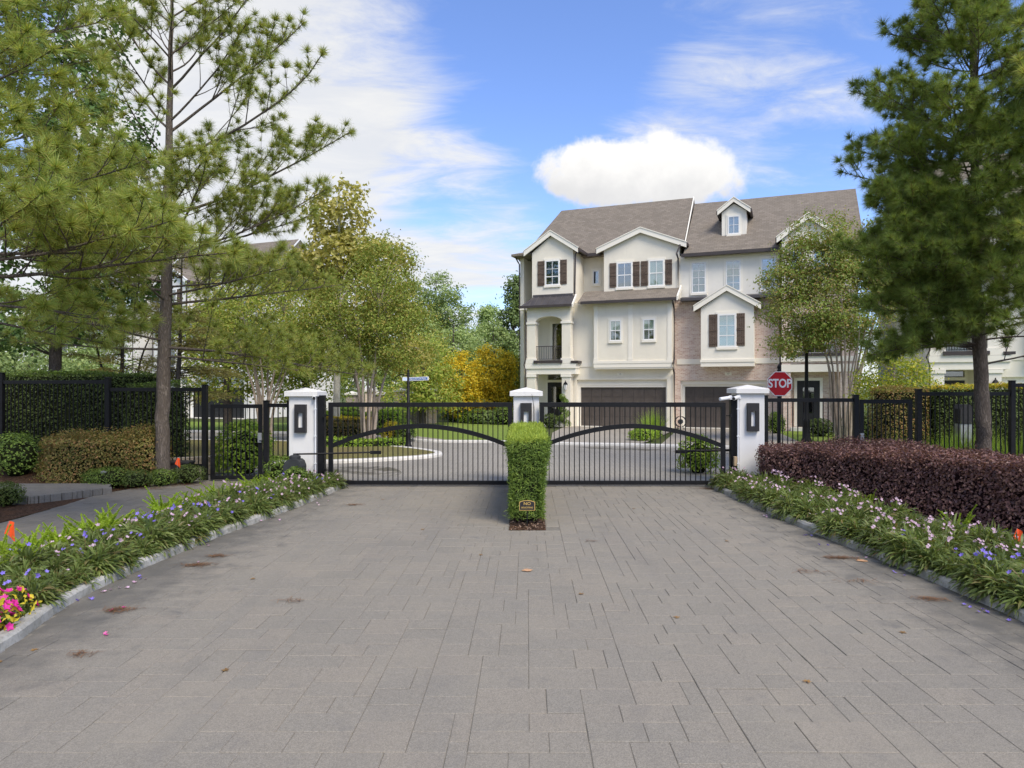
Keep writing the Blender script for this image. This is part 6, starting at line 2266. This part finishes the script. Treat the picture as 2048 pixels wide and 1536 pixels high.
shrub('loose leafy green shrub at the far end of the bronze-green hedge', (-11.35, 15.2, 0.2), 0.55, 0.95, 'leaf_topiary', (0.06, 0.035), 1600, 81)
shrub('small round green shrub on the mulch beside the raised landing', (-9.42, 12.35, 0.03), 0.27, 0.42, 'leaf_hedge', (0.04, 0.022), 1500, 82)
shrub('large olive shrub at the edge of the raised landing', (-9.75, 11.6, 0.03), 0.55, 0.95, 'leaf_bronze', (0.05, 0.028), 2400, 83)
shrub('dark green shrub below the large olive shrub by the walkway', (-9.1, 10.9, 0.03), 0.42, 0.55, 'leaf_hedge', (0.045, 0.025), 1800, 90)
for k, (x, y, r, h) in enumerate([(-8.85, 14.55, 0.42, 0.42), (-8.35, 14.6, 0.34, 0.36), (-7.95, 14.85, 0.30, 0.34), (-7.55, 15.2, 0.36, 0.40), (-9.3, 14.75, 0.3, 0.36)]):
    shrub('low spreading green shrub in front of the bronze-green hedge', (x, y, 0.05), r, h, 'leaf_hedge' if k % 2 else 'leaf_topiary', (0.042, 0.022), 1100, 84 + k, group='low shrubs at the edge of the walkway')
shrub('bright green rounded shrub behind the walkway gate', (-6.95, 16.75, 0.05), 0.68, 1.28, 'leaf_bright', (0.085, 0.055), 2600, 91)
shrub('dark leafy weed tangle beside the gate motor', (-5.35, 14.85, 0.05), 0.36, 0.62, 'leaf_topiary', (0.07, 0.04), 800, 92)
shrub('leafy green weed in front of the gate motor', (-4.85, 14.3, 0.05), 0.30, 0.44, 'leaf_topiary', (0.07, 0.03), 700, 93)
shrub('yellow-green shrub inside the gate beside the hinge post', (4.35, 17.4, 0.0), 0.5, 0.95, 'leaf_bright', (0.08, 0.05), 1600, 94)
shrub('round gold-leaved shrub at the end of the island hedges', (PX(784, 28), 28.0, 0.05), 0.42, 0.75, 'leaf_gold', (0.09, 0.05), 900, 95)
shrub('round green shrub beside the gold-leaved one on the island', (PX(811, 27.5), 27.5, 0.05), 0.42, 0.85, 'leaf_topiary', (0.09, 0.05), 1000, 96)
shrub('bright lime ground-hugging mound between the two garage drives', (4.75, 28.2, 0.0), 0.55, 0.5, 'leaf_bright', (0.08, 0.05), 1300, 97)
shrub('second lime mound between the garage drives, next to the tall grass', (5.25, 29.6, 0.0), 0.55, 0.5, 'leaf_bright', (0.08, 0.05), 1300, 98)
shrub('dark shrub at the porch step of the cream townhouse', (1.25, 37.4, 0.0), 0.55, 0.75, 'leaf_hedge', (0.1, 0.06), 700, 99)
shrub('leafy shrub by the brick townhouse door', (PX(1552, 32.5), 32.5, 0.0), 0.4, 1.0, 'leaf_topiary', (0.1, 0.06), 800, 100)
for k, (px, d, r, h, mt) in enumerate([(905, 44, 0.8, 1.0, 'leaf_topiary'), (935, 42.5, 0.7, 0.8, 'leaf_bright'), (958, 41.5, 0.8, 0.9, 'leaf_topiary'), (985, 41, 0.7, 0.8, 'leaf_far'), (1008, 40.5, 0.8, 1.1, 'leaf_topiary')]):
    shrub('garden shrub under the yellow trees', (PX(px, d), d, 0.0), r, h, mt, (0.12, 0.07), 800, 101 + k, group='shrubs under the yellow trees')
for k, (px, d, r, h) in enumerate([(1640, 30.5, 0.6, 0.8), (1725, 29.5, 0.8, 1.2), (1755, 28.5, 0.7, 1.1), (1800, 27.5, 0.8, 1.2)]):
    shrub('dark shrub in the bed behind the crape myrtle', (PX(px, d), d, 0.0), r, h, 'leaf_hedge', (0.1, 0.06), 900, 111 + k, group='shrubs behind the crape myrtle')

# spiral topiary at the cream house's porch
t = thing('spiral_topiary', 'spiral-clipped topiary beside the porch column of the cream townhouse', 'topiary', (PX(1128, 37.3), 37.3, 0))
rg = np.random.default_rng(5)
lv = MB()
for i in range(60):
    s = i / 59
    a = s * 2.6 * 2 * math.pi
    rr = 0.20 * (1 - 0.55 * s)
    c = np.array([rr * math.cos(a), rr * math.sin(a), 0.2 + 1.55 * s])
    d = unit(rg.normal(0, 1, (60, 3)))
    p = c + d * np.array([0.22, 0.22, 0.15]) * (1 - 0.3 * s)
    add_leaves(lv, p, d, 0.06, 0.035, rg)
lv.build('foliage', 'leaf_topiary', t)
MB().tube([(0, 0, -0.05), (0, 0, 1.7)], 0.03, 6).build('stem', 'brown_bark', t)


# ------------------------------------------------------------------ strap-leaved flowers, ferns, grasses
def add_blades(mb, n, rad, lo, hi, width, rg, el=(25, 80), droop=1.5, mi=0):
    a = rg.uniform(0, 2 * math.pi, n)
    r = rad * np.sqrt(rg.uniform(0, 1, n))
    base = np.column_stack([r * np.cos(a), r * np.sin(a), np.zeros(n)])
    a2 = a + rg.normal(0, 0.7, n)
    e = np.radians(rg.uniform(el[0], el[1], n))
    L = rg.uniform(lo, hi, n)
    d = np.column_stack([np.cos(a2) * np.cos(e), np.sin(a2) * np.cos(e), np.sin(e)])
    side = np.column_stack([-np.sin(a2), np.cos(a2), rg.normal(0, 0.35, n)])
    side = unit(side)
    V = []
    p = base
    K = 4
    rows = []
    for i in range(K + 1):
        s = i / K
        wv = width * (1 - s ** 2.2) * (0.6 + 0.4 * math.sin(math.pi * min(1, s + 0.25)))
        rows.append((p, side * wv * 0.5))
        d = d + np.array([0, 0, -1.0]) * (droop / K * s * 1.1) * rg.uniform(0.6, 1.3, n)[:, None]
        d = unit(d)
        p = p + d * (L / K)[:, None]
    pts = []
    for q, sw in rows[:-1]:
        pts += [q - sw, q + sw]
    pts.append(rows[-1][0])
    V = np.stack(pts, axis=1)
    m = V.shape[1]
    off = np.arange(n)[:, None] * m
    b0 = mb.n
    q = []
    for i in range(K - 1):
        q.append(off + np.array([2 * i, 2 * i + 1, 2 * i + 3, 2 * i + 2]))
    mb.raw(V.reshape(-1, 3), np.concatenate(q), mi)
    tri = off + np.array([2 * K - 2, 2 * K - 1, 2 * K])
    mb.f.append((tri + b0, mi))


def add_flowers(mb, pts, nrm, r, rg, mi=0, petals=5):
    n = len(pts)
    nn = unit(nrm)
    a = unit(np.cross(nn, rg.normal(0, 1, (n, 3))))
    b = np.cross(nn, a)
    V = [pts - nn * r * 0.35]
    for k in range(petals * 2):
        t = math.pi * k / petals
        rr = r if k % 2 == 0 else r * 0.62
        V.append(pts + (a * math.cos(t) + b * math.sin(t)) * (rr * rg.uniform(0.85, 1.15, n))[:, None] + nn * (r * 0.12 if k % 2 == 0 else 0))
    V = np.stack(V, axis=1)
    m = V.shape[1]
    off = np.arange(n)[:, None] * m
    F = []
    for k in range(petals):
        i0 = 1 + (2 * k - 1) % (2 * petals)
        F.append(off + np.array([0, i0, 1 + 2 * k, 1 + (2 * k + 1) % (2 * petals)]))
    mb.raw(V.reshape(-1, 3), np.concatenate(F), mi)


def add_mound(mb, n, rg):
    """bushy mound: short strap leaves arching out from leafy stems over a low dome"""
    d = unit(rg.normal(0, 1, (n, 3)) * np.array([1, 1, 0.8]))
    d[:, 2] = abs(d[:, 2])
    base = d * np.array([0.20, 0.20, 0.25]) * rg.uniform(0.45, 1.0, (n, 1)) + np.array([0, 0, 0.03])
    dr = unit(d * np.array([1, 1, 0.9]) + np.array([0, 0, 0.35]) + rg.normal(0, 0.35, (n, 3)))
    L = rg.uniform(0.10, 0.21, n)
    side = unit(np.cross(dr, np.array([0, 0, 1.0])) + rg.normal(0, 0.3, (n, 3)))
    wd = rg.uniform(0.014, 0.024, n)[:, None]
    K = 3
    p, rows = base, []
    for i in range(K + 1):
        s = i / K
        rows.append((p, side * wd * 0.5 * (0.7 + 0.5 * math.sin(math.pi * min(1, s * 0.9 + 0.15)) if s < 1 else 0)))
        dr = unit(dr + np.array([0, 0, -1.0]) * 0.42 * rg.uniform(0.4, 1.5, n)[:, None])
        p = p + dr * (L / K)[:, None]
    pts = []
    for q, sw in rows[:-1]:
        pts += [q - sw, q + sw]
    pts.append(rows[-1][0])
    V = np.stack(pts, axis=1)
    m = V.shape[1]
    off = np.arange(n)[:, None] * m
    b0 = mb.n
    mb.raw(V.reshape(-1, 3), np.concatenate([off + np.array([2 * i, 2 * i + 1, 2 * i + 3, 2 * i + 2]) for i in range(K - 1)]))
    mb.f.append((off + np.array([2 * K - 2, 2 * K - 1, 2 * K]) + b0, 0))


def ruellia_meshes():
    fol, blo = [], []
    for s in range(7):
        rg = np.random.default_rng(200 + s)
        mb = MB()
        add_mound(mb, 500, rg)
        fol.append(mb.mesh('foliage', 'leaf_blade'))
    for s in range(9):
        rg = np.random.default_rng(300 + s)
        mb = MB()
        n = [7, 4, 9, 2, 6, 8, 5, 7, 3][s]
        a = rg.uniform(0, 6.28, n)
        r = rg.uniform(0.02, 0.27, n)
        z = 0.375 - 1.9 * r * r + rg.normal(0, 0.02, n)
        p = np.column_stack([r * np.cos(a), r * np.sin(a), z])
        # flowers come in small groups
        for k in range(1, n, 3):
            p[k] = p[k - 1] + rg.normal(0, 0.03, 3)
        nn = np.column_stack([np.cos(a) * 0.6, np.sin(a) * 0.6 - 0.45, np.full(n, 0.8)]) + rg.normal(0, 0.25, (n, 3))
        add_flowers(mb, p, nn, 0.026, rg)
        blo.append((mb.mesh('blossoms', 'petal_pink'), mb.mesh('blossoms', 'petal_purple')))
    return fol, blo


FOL, BLO = ruellia_meshes()


def ruellia(x, y, z, s, purple, label, group, bare=False):
    t = thing('ruellia_plant', label, 'flowering plant', (x, y, z), rnd.uniform(0, 6.28), group)
    t.scale = (s, s, s * rnd.uniform(0.85, 1.12))
    link_part('foliage', rnd.choice(FOL), t)
    if not bare:
        link_part('blossoms', rnd.choice(BLO)[1 if purple else 0], t, (0, 0, 0), (0, 0, -t.rotation_euler[2]))


def clump_label(k, pu, bare, side):
    what = 'strap-leaved clump without open flowers' if bare else ('strap-leaved clump with lilac-blue flowers' if pu else 'strap-leaved clump with pale pink flowers')
    if side == 'walk':
        where = ('overhanging the kerb on the walkway side', 'in the middle row of the walkway-side bed', 'in the back row beside the foxtail ferns')[min(k, 2)]
    else:
        where = ('overhanging the kerb on the purple hedge side', 'in the second row from the purple hedge side kerb', 'in the third row from the purple hedge side kerb', 'in the last row before the purple hedge')[k]
    return what + ' ' + where


y = 6.55
while y < 14.7:
    for k, o in enumerate((0.24, 0.60, 0.98)):
        yy = y + (0.18 if k == 1 else 0) + rnd.uniform(-0.06, 0.06)
        pu = rnd.random() < (0.42 if 6.9 < yy < 11.2 else 0.12)
        bare = rnd.random() < 0.15
        if yy < 14.75:
            ruellia(kx(KL, yy) - o + rnd.uniform(-0.05, 0.05), yy, 0.05, rnd.uniform(0.72, 1.12), pu, clump_label(k, pu, bare, 'walk'),
                    'strap-leaved flower clumps by the walkway', bare)
    y += 0.37
y = 4.6
while y < 14.7:
    for k, o in enumerate((0.24, 0.60, 0.98, 1.34)):
        yy = y + (0.18 if k % 2 else 0) + rnd.uniform(-0.06, 0.06)
        if k == 3 and (yy > 13.2 or yy < 6):
            continue
        pu = rnd.random() < (0.85 if yy < 7.6 else 0.3 if yy < 9 else 0.03)
        bare = rnd.random() < 0.12
        ruellia(kx(KR, yy) + o + rnd.uniform(-0.05, 0.05), yy, 0.05, rnd.uniform(0.78, 1.16), pu, clump_label(k, pu, bare, 'hedge'),
                'strap-leaved flower clumps by the purple hedge', bare)
    y += 0.37


# foxtail ferns
def fern_mesh(seed, n=9, h=0.42):
    rg = np.random.default_rng(seed)
    mb = MB()
    for i in range(n):
        a = rg.uniform(0, 6.28)
        e = math.radians(rg.uniform(40, 82))
        d = np.array([math.cos(a) * math.cos(e), math.sin(a) * math.cos(e), math.sin(e)])
        L = h * rg.uniform(0.7, 1.2)
        m = 34
        p = np.array([rg.normal(0, 0.04), rg.normal(0, 0.04), 0.0])
        pts, tt = [], []
        for k in range(m):
            pts.append(p)
            tt.append(d)
            p = p + d * L / m
            d = d + np.array([math.cos(a), math.sin(a), -0.4]) * 0.013
            d = d / np.linalg.norm(d)
        pts, tt = np.array(pts), np.array(tt)
        s = np.linspace(0, 1, m)
        rad = 0.052 * np.clip(1.12 - s, 0.12, 1) * np.clip(s * 5 + 0.4, 0.4, 1)
        for g in range(4):
            sel = slice(g * m // 4, (g + 1) * m // 4)
            add_needles(mb, pts[sel], tt[sel], 26, float(rad[sel].mean()), 0.010, rg, 0, 35, 85, 0.015)
    return mb.mesh('fronds', 'leaf_fern')


FERN = [fern_mesh(401 + k) for k in range(4)]


def fern(x, y, z, s, label, group):
    t = thing('foxtail_fern', label, 'fern', (x, y, z), rnd.uniform(0, 6.28), group)
    t.scale = (s, s, s)
    link_part('fronds', rnd.choice(FERN), t)


for k in range(30):
    y = 7.2 + k * 0.26
    fern(kx(KL, y) - 1.40 + rnd.uniform(-0.12, 0.10) - 0.15 * (k % 2), y + rnd.uniform(-0.1, 0.1), 0.05, rnd.uniform(0.85, 1.35),
         'bright lime foxtail fern between flower clumps and walkway', 'foxtail ferns along the walkway')
for (x, y, s) in ((5.55, 13.4, 1.0), (5.75, 11.6, 1.0), (6.05, 9.6, 1.15), (6.2, 9.4, 0.9), (6.1, 7.7, 1.0), (6.0, 7.9, 1.0), (5.65, 12.4, 0.9), (5.9, 8.2, 0.9)):
    fern(x, y, 0.05, s, 'green foxtail fern spiking up in front of the purple hedge', 'foxtail ferns by the purple hedge')


# magenta petunias and gold foliage in the corner of the bed
def petunia_meshes():
    out = []
    for s in range(3):
        rg = np.random.default_rng(500 + s)
        f, g, p = MB(), MB(), MB()
        n = 260
        d = unit(rg.normal(0, 1, (n, 3)))
        d[:, 2] = abs(d[:, 2])
        c = d * np.array([0.25, 0.25, 0.30]) * rg.uniform(0.6, 1.0, (n, 1))
        add_leaves(f, c, d, 0.05, 0.028, rg)
        n = 110
        d = unit(rg.normal(0, 1, (n, 3)) + np.array([0, 0, 0.3]))
        d[:, 2] = abs(d[:, 2])
        c = d * np.array([0.27, 0.27, 0.34]) * rg.uniform(0.85, 1.08, (n, 1))
        add_leaves(g, c, d, 0.065, 0.03, rg)
        n = 22
        d = unit(rg.normal(0, 1, (n, 3)) + np.array([0.3, -0.3, 0.4]))
        d[:, 2] = abs(d[:, 2])
        c = d * np.array([0.29, 0.29, 0.35])
        add_flowers(p, c, d, 0.044, rg)
        out.append((f.mesh('foliage', 'leaf_topiary'), g.mesh('gold_leaves', 'leaf_gold'), p.mesh('blossoms', 'petal_magenta')))
    return out


PET = petunia_meshes()
for (x, y) in ((-4.55, 5.05), (-4.58, 5.45), (-4.63, 5.85), (-4.95, 5.3), (-4.97, 5.75), (-4.72, 6.18), (-5.05, 6.2), (-5.35, 5.9), (-4.55, 4.6)):
    t = thing('petunia_plant', 'magenta petunia with gold leaves in the corner of the bed by the kerb', 'flowering plant', (x, y, 0.05), rnd.uniform(-0.6, 0.6), 'magenta petunias in the corner of the bed')
    q = rnd.choice(PET)
    s = rnd.uniform(0.85, 1.0)
    t.scale = (s, s, s)
    link_part('foliage', q[0], t)
    link_part('gold_leaves', q[1], t)
    link_part('blossoms', q[2], t)


# ornamental grasses
def grass_mesh(seed, n, rad, lo, hi, wdt):
    mb = MB()
    add_blades(mb, n, rad, lo, hi, wdt, np.random.default_rng(seed), (45, 88), 1.15)
    return mb.mesh('blades', 'leaf_bright')


GR = [grass_mesh(601 + k, 150, 0.14, 0.7, 1.25, 0.016) for k in range(3)]


def grass(x, y, s, label, group):
    t = thing('ornamental_grass', label, 'ornamental grass', (x, y, float(gz(x, y))), rnd.uniform(0, 6.28), group)
    t.scale = (s, s, s)
    link_part('blades', rnd.choice(GR), t)


for k in range(16):
    grass(9.6 + k * 0.33 + rnd.uniform(-0.15, 0.15), 17.2 + rnd.uniform(-0.3, 1.2), rnd.uniform(0.75, 1.1), 'clump of long arching grass behind the fence by the dense pine', 'grass clumps behind the fence')
for (x, y, s) in ((5.55, 31.2, 1.1), (5.9, 31.8, 1.2), (6.1, 32.4, 1.1), (5.8, 32.6, 1.0)):
    grass(x, y, s, 'clump of tall spiky grass between the two garage drives', 'grass between the garage drives')


# ------------------------------------------------------------------ background things
def garden_wall():
    t = thing('brick_wall', 'low brick garden wall with pale caps beyond the island hedges', 'wall', (0, 42, 0))
    xs = [PX(p, 42) for p in (704, 742, 762, 800, 826, 862)]
    for i, x in enumerate(xs):
        h = 1.75 + 0.2 * (i % 2)
        p = MB().box(x - 0.3, x + 0.3, -0.3, 0.3, 0, h).build('pier', 'brick_pale' if i % 2 else 'brick_dark', t)
        c = MB()
        c.cbox(x - 0.38, x + 0.38, -0.38, 0.38, h, h + 0.12, 0.02)
        c.raw([(x - 0.34, -0.34, h + 0.121), (x + 0.34, -0.34, h + 0.121), (x + 0.34, 0.34, h + 0.121), (x - 0.34, 0.34, h + 0.121), (x, 0, h + 0.24)], [(0, 1, 4), (1, 2, 4), (2, 3, 4), (3, 0, 4)])
        c.build('pier_cap', 'kerb_far', p)
    for a, b_ in ((1, 2), (3, 4), (4, 5)):
        MB().box(xs[a] + 0.3, xs[b_] - 0.3, -0.12, 0.12, 0, 1.35).build('panel', 'brick_dark', t)


garden_wall()
fence_run('far_fence', [(PX(885, 47), 47.0, 0, 1.7), (PX(930, 47), 47.0, 0, 1.7), (PX(975, 47), 47.0, 0, 1.7), (PX(1020, 47), 47.0, 0, 1.7)], 'far black picket fence behind the yellow trees', gap=0.3)


def stone_wall():
    """low curved retaining wall of tumbled blocks behind the walkway gate"""
    t = thing('retaining_wall', 'low curved retaining wall of tan stone blocks behind the walkway gate', 'wall', (0, 0, 0))
    line = smoothline([(-9.4, 16.4), (-8.6, 16.65), (-7.9, 17.1), (-7.45, 17.8), (-7.35, 18.6)], 4)
    cum = np.concatenate([[0], np.cumsum(np.linalg.norm(np.diff(line, axis=0), axis=1))])
    for course in range(3):
        s = 0.15 * (course % 2)
        while s < cum[-1] - 0.3:
            L = rnd.uniform(0.28, 0.36)
            a = np.array([np.interp(s, cum, line[:, 0]), np.interp(s, cum, line[:, 1])])
            b = np.array([np.interp(s + L, cum, line[:, 0]), np.interp(s + L, cum, line[:, 1])])
            d = b - a
            l2 = np.linalg.norm(d)
            o = MB().cbox(-l2 / 2 + 0.004, l2 / 2 - 0.004, -0.1, 0.1, 0, 0.145, 0.015).build('stone_block', 'stone_block', t)
            o.location = ((a[0] + b[0]) / 2, (a[1] + b[1]) / 2 + rnd.uniform(-0.008, 0.008), 0.02 + course * 0.15)
            o.rotation_euler = (0, 0, math.atan2(d[1], d[0]))
            s += L
    for k in range(len(line) - 1):
        pass


stone_wall()

t = thing('utility_pedestal', 'pale utility pedestal with dark hood behind the fence by the dense pine', 'utility pedestal', (PX(1926, 18.6), 18.6, 0.1))
MB().cbox(-0.16, 0.16, -0.14, 0.14, 0.0, 1.1, 0.015).build('cabinet', 'grey_metal', t)
MB().prism([(-0.17, 1.1), (0.17, 1.1), (0.17, 1.5), (0.1, 1.62), (-0.1, 1.62), (-0.17, 1.5)], -0.16, 0.16).build('hood', 'black_fixture', t)


def hose_reel(label, x, y):
    t = thing('hose_reel', label, 'hose reel', (x, y, 0), -HA, 'hose reels by the garages')
    r = MB()
    for w_ in (-0.12, 0.12):
        a = np.arange(17) * 2 * math.pi / 16
        r.tube(np.column_stack([0.28 * np.cos(a), np.full(17, w_), 0.42 + 0.28 * np.sin(a)]), 0.02, 5, cap=False)
    r.build('wheel', 'black_fixture', t)
    MB().tube([(0, -0.12, 0.42), (0, 0.12, 0.42)], 0.13, 10).build('coil', 'grey_plastic', t)
    s = MB()
    for w_ in (-0.15, 0.15):
        s.tube([(-0.2, w_, 0), (0, w_, 0.42), (0.2, w_, 0)], 0.015, 5)
    s.build('stand', 'black_fixture', t)


hose_reel('black hose reel between the two brown garage doors', PX(1361, 35.6), 35.6)
hose_reel('black hose reel beside the white garage', PX(352, 48.5), 48.5)


def car(label, x, y, rz):
    t = thing('parked_car', label, 'car', (x, y, 0), rz)
    prof = [(-2.15, 0.35), (-2.2, 0.75), (-2.0, 0.95), (-1.2, 1.02), (-0.65, 1.42), (0.75, 1.45), (1.55, 1.02), (2.1, 0.9), (2.2, 0.6), (2.15, 0.35)]
    MB().prism(prof, -0.85, 0.85).build('body', 'car_paint', t)
    for s in (-1, 1):
        g = MB()
        g.prism([(-1.05, 1.03), (-0.6, 1.36), (0.68, 1.38), (1.35, 1.03)], s * 0.858 - 0.004, s * 0.858 + 0.004)
        g.build('side_window', 'car_glass', t)
        for x0 in (-1.35, 1.35):
            wv = MB()
            wv.tube([(x0, s * 0.70, 0.33), (x0, s * 0.87, 0.33)], 0.33, 16)
            wh = wv.build('wheel', 'black_fixture', t)
            MB().tube([(x0, s * 0.871, 0.33), (x0, s * 0.878, 0.33)], 0.2, 12).build('rim', 'grey_metal', wh)


car('blue-grey parked car glimpsed through the tall hedge and fence', PX(205, 37), 37.0, R(8))


# ------------------------------------------------------------------ litter on the drive
def straw_patch(x, y, s, n, seed, z=0.006):
    rg = np.random.default_rng(seed)
    mb = MB()
    a = rg.uniform(0, 6.28, n)
    c = np.column_stack([rg.normal(0, s, n), rg.normal(0, s * 0.45, n), rg.uniform(0.0, 0.012, n)])
    L = rg.uniform(0.06, 0.14, n)[:, None]
    d = np.column_stack([np.cos(a), np.sin(a), rg.normal(0, 0.05, n)])
    w_ = np.column_stack([-np.sin(a), np.cos(a), np.zeros(n)]) * 0.0022
    V = np.stack([c - d * L / 2 - w_, c - d * L / 2 + w_, c + d * L / 2 + w_, c + d * L / 2 - w_], axis=1).reshape(-1, 3)
    mb.raw(V, np.arange(n * 4).reshape(n, 4))
    o = mb.build('pine_straw', 'pine_straw', loc=(x, y, z))
    tag(o, 'patch of fallen brown pine needles on the pavers', 'pine needles', 'fallen pine needles on the drive', 'stuff')


for k, (x, y, s, n) in enumerate([(-4.0, 8.3, 0.09, 90), (-3.98, 8.75, 0.07, 60), (-3.95, 6.6, 0.08, 80), (-3.6, 5.5, 0.06, 24), (3.94, 8.64, 0.10, 120), (4.1, 6.95, 0.08, 60), (-3.2, 12.6, 0.09, 60), (-2.4, 6.9, 0.07, 20), (3.3, 8.0, 0.1, 26), (3.7, 7.6, 0.1, 30), (3.9, 14.6, 0.15, 120), (-7.6, 15.0, 0.35, 300), (-8.0, 14.4, 0.3, 200), (0.9, 9.6, 0.06, 12)]):
    straw_patch(x, y, s, n, 700 + k, 0.008 if abs(x) < 5 else 0.045)


def petals(label, spots, mat, seed):
    rg = np.random.default_rng(seed)
    mb = MB()
    for (x, y, n, s) in spots:
        p = np.column_stack([x + rg.normal(0, s, n), y + rg.normal(0, s, n), np.full(n, 0.016)])
        add_flowers(mb, p, np.column_stack([rg.normal(0, 0.4, n), rg.normal(0, 0.4, n), np.ones(n)]), 0.022, rg)
    o = mb.build('fallen_petals', mat)
    tag(o, label, 'petals', kind='stuff')


petals('fallen lilac-blue flowers on the pavers along both kerbs', [(4.12, 10.0, 3, 0.06), (4.28, 7.9, 3, 0.05), (4.4, 6.45, 5, 0.10), (4.35, 6.7, 2, 0.05), (-4.45, 6.95, 3, 0.04), (-4.4, 7.7, 2, 0.05), (4.05, 9.3, 2, 0.05)], 'petal_purple', 720)
petals('fallen pale pink flowers on the pavers along both kerbs', [(-4.42, 7.3, 6, 0.07), (-4.3, 7.55, 3, 0.06), (-4.3, 9.4, 3, 0.1), (-4.05, 11.2, 4, 0.2), (3.95, 11.4, 4, 0.15), (4.2, 8.6, 2, 0.06), (-3.85, 12.8, 4, 0.2), (-4.05, 8.4, 1, 0.02)], 'petal_pink', 721)
petals('fallen magenta petals on the pavers near the petunias', [(-3.7, 5.95, 2, 0.05), (-3.98, 6.62, 2, 0.04)], 'petal_magenta', 722)


def leaves_on_drive():
    spots = [(0.56, 7.13), (2.05, 5.0), (-2.3, 5.2), (-4.15, 5.35), (-4.05, 5.6), (-0.6, 8.8), (3.3, 6.0), (2.8, 9.6), (-1.6, 10.4), (1.4, 6.4), (-3.1, 7.7), (1.9, 12.2), (-2.8, 13.2), (4.0, 5.4)]
    me = []
    for s in range(3):
        rg = np.random.default_rng(730 + s)
        mb = MB()
        for k in range(5):
            a = k * 1.25 + rg.uniform(-0.2, 0.2)
            d = np.array([math.cos(a), math.sin(a), 0.15])
            sd_ = np.array([-math.sin(a), math.cos(a), 0])
            L = rg.uniform(0.028, 0.042)
            mb.raw([(0, 0, 0.004), tuple(d * L * 0.5 + sd_ * 0.010), tuple(d * L), tuple(d * L * 0.5 - sd_ * 0.010)], [(0, 1, 2, 3)])
        me.append(mb.mesh('fallen_leaf', 'dead_leaf'))
    for k, (x, y) in enumerate(spots):
        o = bpy.data.objects.new('fallen_leaf', me[k % 3])
        COL.objects.link(o)
        o.location = (x, y, 0.005)
        o.rotation_euler = (0, 0, rnd.uniform(0, 6))
        tag(o, 'small dry brown leaf lying on the pavers', 'leaf', 'dry leaves scattered on the drive')


leaves_on_drive()
for (x, y, r, lab) in ((0.0, 8.05, 0.055, 'orange survey paint spot on the pavers in line with the clipped hedge'), (4.17, 8.5, 0.06, 'orange survey paint spot on the pavers by the kerb and purple hedge')):
    a = np.arange(12) * 2 * math.pi / 12
    rr = [r * rnd.uniform(0.7, 1.2) for _ in a]
    o = MB().raw([(q * math.cos(t_) * 1.2, q * math.sin(t_), 0) for q, t_ in zip(rr, a)], [tuple(range(12))]).build('paint_spot', 'paint_orange', loc=(x, y, 0.009))
    tag(o, lab, 'paint mark')

# bark chips in the island bed
rg = np.random.default_rng(740)
n = 420
c = np.column_stack([rg.uniform(-0.27, 0.27, n), np.concatenate([rg.uniform(10.34, 10.95, n // 2), rg.uniform(10.34, 14.5, n - n // 2)]), rg.uniform(0.008, 0.03, n)])
mb = MB()
add_leaves(mb, c, np.tile([0, 0, 1.0], (n, 1)), 0.055, 0.022, rg)
tag(mb.build('bark_chips', 'mulch_chip'), 'brown bark chips round the foot of the clipped hedge', 'bark chips', kind='stuff')
